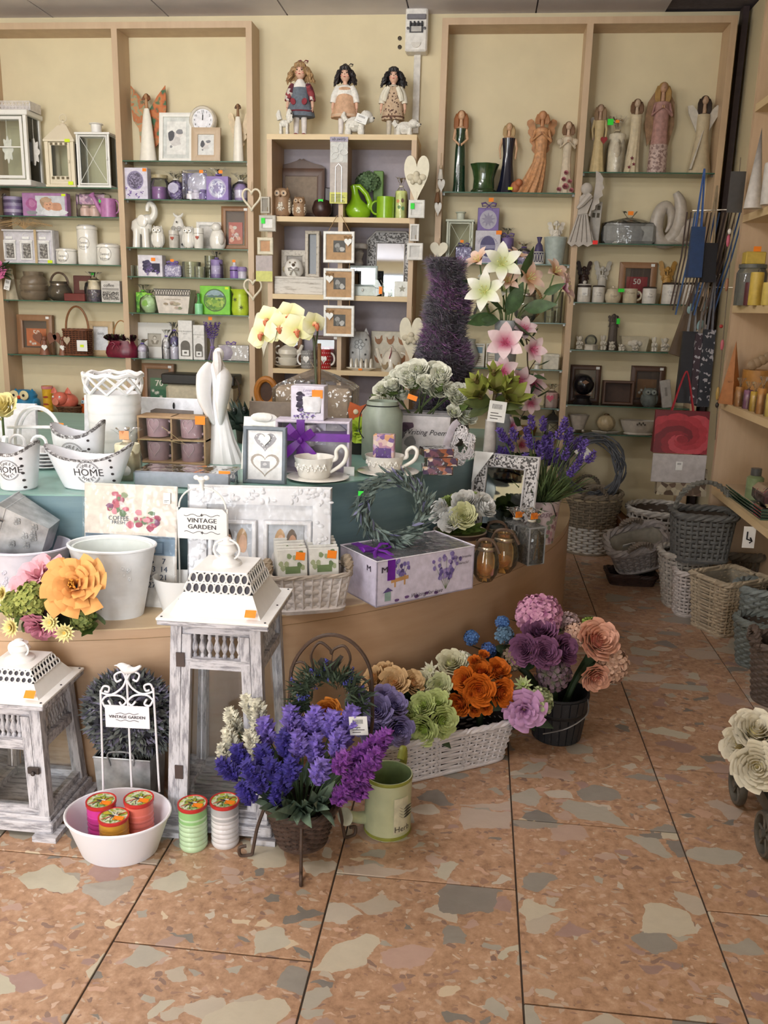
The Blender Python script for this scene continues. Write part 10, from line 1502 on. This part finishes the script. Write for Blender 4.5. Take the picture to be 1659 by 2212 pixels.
for i in range(34):a0,a1,o,r0=q.uniform(0,6.3),q.uniform(2,4.5),q.uniform(0,6),R+q.uniform(-.024,.022);m.Tb([((r0+.014*sin(3*b+o))*cos(a0+b),.02*sin(4*b+o),(r0+.014*sin(3*b+o))*sin(a0+b))for b in[a1*j/20 for j in range(21)]],q.uniform(.003,.005),5)
Pa(t,'willow_rods',m,C('62646a',.65,.2),Su=True);tg_=Ht(t,(-.07,-.04,.06),.066,.066,rot=(0,.75,0),lines=0,bars=False)
_,X,Y,w,h=Wk('wide white wicker bowl with a flared rim by the wall',1425,1218,1356,1494,1098,'cdc8c2',rows=9,stakes=30,bot=.72,rw=.007,amp=.005,liner=C('5a4e44',.9));t=Th('brown_pot','brown glazed jug lying in the white wicker bowl','jug',(X-.08,Y,.05),rot=(0,-.7,0));Pa(t,'body',M().Lt([(0,0),(.06,0),(.085,.07),(.07,.14),(.035,.18),(.03,.22),(0,.21)],24),C('5c3a22',.25));Pa(t,'straw_collar',M().Lt([(.06,.15),(.075,.1),(.08,.05)],20),C('7a5c34',.8))
Wk('shallow dark brown tray basket under the tilted grey one',1370,1268,1308,1414,1236,'3c2820','rect',.16,rows=9,stakes=30,bot=.86,rw=.0045,amp=.003,e=.25,liner=C('241812',.9));t,X,Y,w,h=Wk('grey oval chip basket with rope ears tilted on the dark tray',1362,1232,1302,1418,1158,'9c9490','rect',.17,rows=8,stakes=26,bot=.8,rw=.009,Ft=.35,amp=.004,handle='front',e=.55,hmat=C('7a6e62',.8),liner=C('b0a898',.8));t.location=(X,PZ(1362,1268,0).y+.1,.1);t.rotation_euler=(.5,-.3,0);Ht(t,(-.04,-.02,h*.9),.06,.06,lines=0,bars=False,rot=(.6,0,0))
Wk('white oval wicker basket under the dark handled one',1475,1322,1420,1530,1192,'c4beb6','rect',.22,rows=13,stakes=30,bot=.66,rw=.007,amp=.005,e=.7);t,X,Y,w,h=Wk('dark grey oblong chip basket with a tall hoop handle',1515,1300,1450,1572,1195,'6a6a68','rect',.2,rows=10,stakes=30,bot=.85,rw=.0075,Ft=.4,amp=.004,handle='hoop',e=.5,hmat=C('77766f',.8));t.location=(PY(1512,1170,3.78).x,3.78,PY(1512,1205,3.78).z)
Wk('small white wicker basket in front of the cream square one',1500,1337,1452,1530,1232,'cfc6c2','rect',.15,rows=12,stakes=24,bot=.78,rw=.006,amp=.004,e=.6)
pA=PZ(1548,1379,0);t=Wi('square_basket','cream square wicker basket with a clear liner beside the aisle',(pA.x+.06,pA.y+.13,0),.24,.2,PY(1550,1262,pA.y).z,C('b8a890',.65,.15),'rect',17,38,1.02,.84,.0055,1,.0042,.55,liner=C('9c9484',.5),e=.16)
Wk('taupe oblong chip basket against the side shelf',1590,1290,1560,1630,1192,'8a8074','rect',.2,rows=8,stakes=26,bot=.8,rw=.01,Ft=.35,amp=.005,handle='hoop',e=.5,hmat=C('8a7c68',.8));Wk('pale blue grey round basket stacked in front of the side shelf',1640,1392,1592,1700,1268,'8b9392',rows=16,stakes=26,bot=.8,rw=.008,amp=.006,z0=0);Wk('grey green low round basket at the aisle corner',1632,1452,1592,1690,1340,'78807e',rows=14,stakes=24,bot=.7,rw=.0075,amp=.006,name='round_basket');Wk('brown oval wicker trough at the edge of the aisle',1690,1540,1628,1760,1390,'5e5048',rows=18,stakes=26,bot=.75,rw=.007,amp=.005,handle='ears')
def bag(lb,x0,x1,y0,y1,Y,mat,hnd,art=None,base=None,strh=.16):
 a,b=PY((x0+x1)/2,y0,Y),PY((x0+x1)/2,y1,Y);w=PY(x1,y0,Y).x-PY(x0,y0,Y).x;h=a.z-b.z;t=Th('gift_bag',lb,'gift bag',(a.x,Y,b.z));Pa(t,'bag',M().put([(sx*w/2,sy*.03,0)for sx,sy in((-1,-1),(1,-1),(1,1),(-1,1))]+[(sx*w/2,sy*.008,h)for sx,sy in((-1,-1),(1,-1),(1,1),(-1,1))],[(3,2,1,0),(0,1,5,4),(1,2,6,5),(2,3,7,6),(3,0,4,7)]),mat,Sm=0)
 if hnd:[Pa(t,'handle',M().crv([(-w*.2,s_*.008,h),(-w*.04,0,h+strh),(w*.04,0,h+strh),(w*.2,s_*.008,h)],.004,5),hnd)for s_ in(-1,1)]
 if art:m=M();art(m,w,h);Pa(t,'print',m,Sm=0,rot=(-.022/h,0,0),loc=(0,-.0312,0))
 return t,w,h
def rosep(m,w,h):
 q=random.Random(2);m.use(C('6a1420',.4));m.Ft(Re(-w/2,w/2,0,h),0)
 for k in range(46):
  f=1-k/46;a=k*2.4;r=.62*f;cx_,cz_=w*.02+w*r*cos(a)*.75,h*.34+h*r*sin(a)*.75;rx,rz_=w*(.1+.2*f),h*(.08+.16*f);m.use(C(('8a1c28','a82c38','701420','b8424c','96202c')[k%5],.4));m.Ft([(max(-w/2,min(w/2,cx_+rx*cos(b))),max(0,min(h,cz_+rz_*sin(b))))for b in[2*pi*i/12 for i in range(12)]],-.0003-.00006*k)
t,w,h=bag('big gift bag printed with a red rose hanging by the side shelf',1416,1533,887,978,4.12,C('6a1420',.4),C('9c1828',.5),rosep);Pa(t,'white_base_flap',M().box((0,-.04,-.135),(w*1.0,.01,.133),.002),C('c0bab8',.5));Ht(t,(.0,-.047,-.075),.03,.04,lines=0)
bag('flat floral patterned gift bag below the rose bag',1420,1528,1012,1068,4.1,Mo(['a89c84','6a5240','b4a88e','9a8c74','54402e'],40),None)
for i,(x0,x1,y0,y1,hx,lb)in enumerate(((1475,1512,716,870,'1c1c22','narrow black bottle bag on the hanging rack'),(1503,1528,720,872,'3a2830','narrow speckled dark red bottle bag on the hanging rack'),(1520,1546,712,878,'2a2c34','narrow grey striped bottle bag next to the bead strings'),(1522,1550,525,610,'24242a','black gift bag with long cords on the upper rack'),(1494,1524,490,600,'26406a','dark blue gift bag with tassel cords on the upper rack'))):bag(lb,x0,x1,y0,y1,4.3-.02*i,Mo([hx,hx,'a8a4a8',hx,hx],90)if i in(1,2)else C(hx,.4),C(('8a8a8c','77706c','6a6a70','9a8a70','3a5c9c')[i],.6),strh=.22)
a,b=PY(1465,545,4.28),PY(1592,455,4.3);[solo('hanging_rail',lb,'rail',M().Tb([(0,0,0),(.26,-.1,0)],.003,6),C('b0a89c',.3,metal=.6),(PY(1496,yy,4.4).x,4.4,PY(1500,yy,4.4).z))for yy,lb in((455,'upper thin metal rail for hanging bags'),(620,'lower thin metal rail for hanging bags'))]
m=M();q=random.Random(4);t=Th('cord_bundle','bundle of brown and blue cords hanging from the upper rail','cords',(PY(1545,460,4.28).x,4.28,PY(1545,458,4.28).z));[Pa(t,'cord',M().Tb([(-.12+.018*k,.02,0),(-.13+.016*k,.0,-.2),(-.16+.014*k,-.01,-.42-.02*(k%3))],.004,5),C(('4a3a34','2c4a7c','3c5c8c','6a5a4c','7c6c5c','5c4c40')[k%6 if k>1 else 0],.6))for k in range(15)]
t=Th('driftwood_plaque','brown wooden plaque with pale blue slippers and a lettered sign','plaque',(PY(1465,760,4.45).x,4.42,PY(1465,770,4.45).z),rot=(0,.25,0));Pa(t,'plank',M().box((0,0,0),(.11,.02,.3),.004),wood('6a5644','54432f',(6,6,2)));[Pa(t,'slipper',M().ell((dx,-.015,dz),(.016,.01,.026),10,7),C('9cbcc0',.6))for dx,dz in((-.03,.23),(.03,.26),(.04,.17),(.02,.05))];Pa(t,'sign',M().box((-.01,-.014,.1),(.028,.004,.09)),C('c4b8a8',.6),Sm=0,rot=(0,.4,0));Pa(t,'cords',M().Tb([(-.03,0,.3),(.05,0,.42),(.04,0,.3)],.003,5),C('cfc8c0',.7))
t=Th('bead_string','long string of beads and tiny pink dolls hanging along the shelf panel','hanging ornament',(PY(1595,380,3.98).x,3.93,PY(1595,340,3.98).z));pts=[PY(x,y,3.93)-t.location for x,y in((1600,340),(1590,450),(1578,560),(1565,700),(1552,850),(1545,950))];Pa(t,'string',M().crv(pts,.0016,4),C('6a5c50',.7));[Pa(t,'bead',M().ell(PY(x,y,3.93)-t.location,(.008,.008,r_),10,7),C(c_,.5))for x,y,r_,c_ in((1592,405,.03,'a86a5c'),(1588,420,.012,'3a2a20'),(1576,500,.012,'e0dcd4'),(1573,520,.026,'c05c74'),(1570,615,.028,'9c6c50'),(1560,745,.024,'b8606c'),(1558,705,.008,'9c2c2c'),(1550,850,.03,'b0904c'),(1549,875,.012,'2a2420'))]
def SC(x0,x1,yt,k,Y):X,w,h=fitY(x0,x1,yt,ZRS[k],Y);return X,Y,ZRS[k],w,h
YC=[C(c_,.45)for c_ in('c8ac4c','a8743c','8a5c7c','c09c34','b8803c','c8b058')]
X,Y,z,w,h=SC(1618,1652,330,1,3.75);t=Th('cone_candle','white cone candle on the upper side shelf board','candle',(X,Y,z));Pa(t,'wax',M().Lt([(0,0),(.035,0),(0,.3)],20),C('cfcac6',.45));Pi('pillar_candle','white pillar candle in front of the cone candle',X+.02,Y-.13,z,.03,.15,C('c9c5c2',.45));t=Th('black_card','black and white gift card standing at the shelf panel','card',(X-.03,3.9,z));Pa(t,'card',M().box((0,0,0),(.06,.006,.16)),C('4a4848',.5))
for k,(x0,x1,yt,lb)in enumerate(((1586,1612,590,'small blue and tan picture card on the middle board'),(1600,1632,610,'maroon candle tin marked 60 on the middle board'),(1612,1642,588,'yellow bird-printed pillar candle in film on the middle board'),(1638,1668,610,'yellow oil burner with painted legs on the middle board'))):
 X,Y,z,w,h=SC(x0,x1,yt,2,3.9-.11*k);t=Gb('candle_box',lb,X+.01,Y,z,w,.05,h,C('8a7c84',.5),cat='candle')if k==0 else Pi('shelf_candle',lb,X+.01,Y,z,w*.48,h,(None,C('5c2c34',.4),YC[0],YC[5])[k])
 if k==1:m=M();text(m,'60',0,h*.6,.04,wrap=(0,0,w*.485));Pa(t,'number',m,C('cfc8c0',.5),Sm=0)
X,Y,z,w,h=SC(1628,1660,545,2,3.6);t=Th('clip_jar','clip-top glass jar carrying a yellow candle on its lid','jar',(X+.04,3.85,z));Pa(t,'glass',M().Lt([(0,0),(.06,0),(.06,.13),(.05,.15),(0,.15)],24),Cl('cfd4cc',.3));Pa(t,'lid',M().Lt([(.055,.15),(.055,.165),(0,.165)],24),C('5a5c58',.4));Pa(t,'candle',M().box((0,0,.165),(.08,.06,.05),.004),YC[0]);Sk(t,0,-.032,.225,.03,.02)
for k,(x0,x1,yt)in enumerate(((1560,1574,838),(1577,1597,835),(1598,1612,842),(1610,1628,845),(1625,1645,838),(1642,1664,850))):X,Y,z,w,h=SC(x0,x1,yt,3,3.92-.09*k);t=Pi('shelf_candle',('yellow','amber','purple','gold','ochre','straw')[k]+' wrapped candle with black script on the lower candle board',X+.015,Y,z,max(.018,w*.45),max(.05,h),YC[k],cel=True)
X,Y,z,w,h=SC(1570,1592,745,3,3.85);solo('pyramid_candle','tall amber pyramid candle behind the wrapped ones','candle',M().Lt([(0,0),(.05,0),(0,.27)],4),C('a86c3c',.45),(X+.03,3.93,z));t=Th('log_candle','amber drum candle with a dried fruit bundle on top','candle',(X+.13,3.92,z));Pa(t,'wax',M().Lt([(0,0),(.06,0),(.06,.15),(0,.15)],22),C('b07c3c',.4));[Pa(t,'fruit_slice',M().ell((-.03+.02*k,-.02,.17+.012*k),(.022,.01,.022),10,7),C('9c8468',.6))for k in range(4)]
z=ZRS[4];t=Th('soap_jar','small green bath jar with a grey cap on the lowest board','jar',(1.2,3.78,z));Pa(t,'jar',M().Lt([(0,0),(.035,0),(.035,.09),(.02,.1),(0,.1)],20),C('8a9c74',.3));Pa(t,'cap',M().Lt([(.022,.1),(.022,.13),(0,.13)],16),C('5c5c5c',.3));t=Th('glass_plate_stack','stack of thick green glass plates on the lowest board','plates',(1.2,3.6,z));[Pa(t,'plate',M().box((0,0,.012*k),(.2,.5,.009),.002),Cl('8fb8a4',.35))for k in range(4)];t=Th('wrapped_dish','plum dish wrapped in film with red ribbon on the glass plates','gift',(1.2,3.42,z+.05));Pa(t,'dish',M().box((0,0,0),(.18,.16,.06),.02),C('4a2c34',.3));Pa(t,'film',M().box((0,0,0),(.2,.18,.075),.02),CELLO);Pa(t,'ribbon',M().box((0,0,0),(.012,.182,.076)),C('8a1c2c',.5),Sm=0)
t=Th('price_sign','white price sign with a black arrow hanging under the lowest board','sign',(1.072,ray(1625,1105).y*1.072/ray(1625,1105).x,ZRS[4]-.114));Pa(t,'sign',M().box((0,0,0),(.045,.003,.085)),PAPER,Sm=0);Pa(t,'arrow',M().Tb([(-.008,-.003,.065),(-.008,-.003,.035),(.01,-.003,.03)],.003,4).Tb([(.004,-.003,.042),(.012,-.003,.028),(.002,-.003,.02)],.003,4),BLACK)
w1,w2=PZ(1585,1738,0),PZ(1645,1848,0);t=Th('flower_cart','grey brown wooden toy cart with spoked wheels','cart',(w1.x+.1,(w1.y+w2.y)/2,0));GB=wood('5c5850','48443c',(2,8,8),.6);Pa(t,'bed',M().box((0,0,.075),(.15,.42,.012)),GB,Sm=0);[Pa(t,'side_board',M().box((s_*.075,0,.087),(.01,.44,.035)),GB,Sm=0)for s_ in(-1,1)];[Pa(t,'end_board',M().box((0,s_*.215,.087),(.15,.01,.05)),GB,Sm=0)for s_ in(-1,1)]
for sy in(-1,1):
 for sx in(-1,1):wh=Pa(t,'wheel',M().Tb([(0,.05*cos(b),.05*sin(b))for b in[2*pi*i/26 for i in range(26)]],.007,6,True,1.6),GB,loc=(sx*.095,sy*.115,.0615));[Pa(wh,'spoke',M().Tb([(0,-.047*cos(b),-.047*sin(b)),(0,.047*cos(b),.047*sin(b))],.004,5),GB)for b in(0,pi/3,2*pi/3)];Pa(wh,'hub',M().Tb([(-.012,0,0),(.012,0,0)],.011,10),GB)
b0=t.location+Vector((0,0,.09));CW=Pe('efe8d4','d8c890');t=Th('white_rose_bunch','cream white rose bunch lying in the wooden cart','flower bunch',b0);heads(t,b0,[ros(1632,1585,b0.y-.02,.055,CW,(-.1,-.5,.9),1,op=.8),ros(1600,1610,b0.y-.01,.045,CW,(-.6,-.6,.6),2),ros(1635,1655,b0.y-.08,.055,CW,(-.3,-.9,.4),3,op=.7),ros(1668,1610,b0.y,.05,CW,(.4,-.6,.7),4)]);m=M();[leaf(m,(-.03,0,.02),(cos(a),sin(a),.2),.12,.05,.2)for a in(2.6,3.4,4.2,5,.4)];Pa(t,'leaves',m,RL);Pa(t,'stems',M().Tb([(0,.1,.0),(0,-.05,.05)],.015,6),RL)
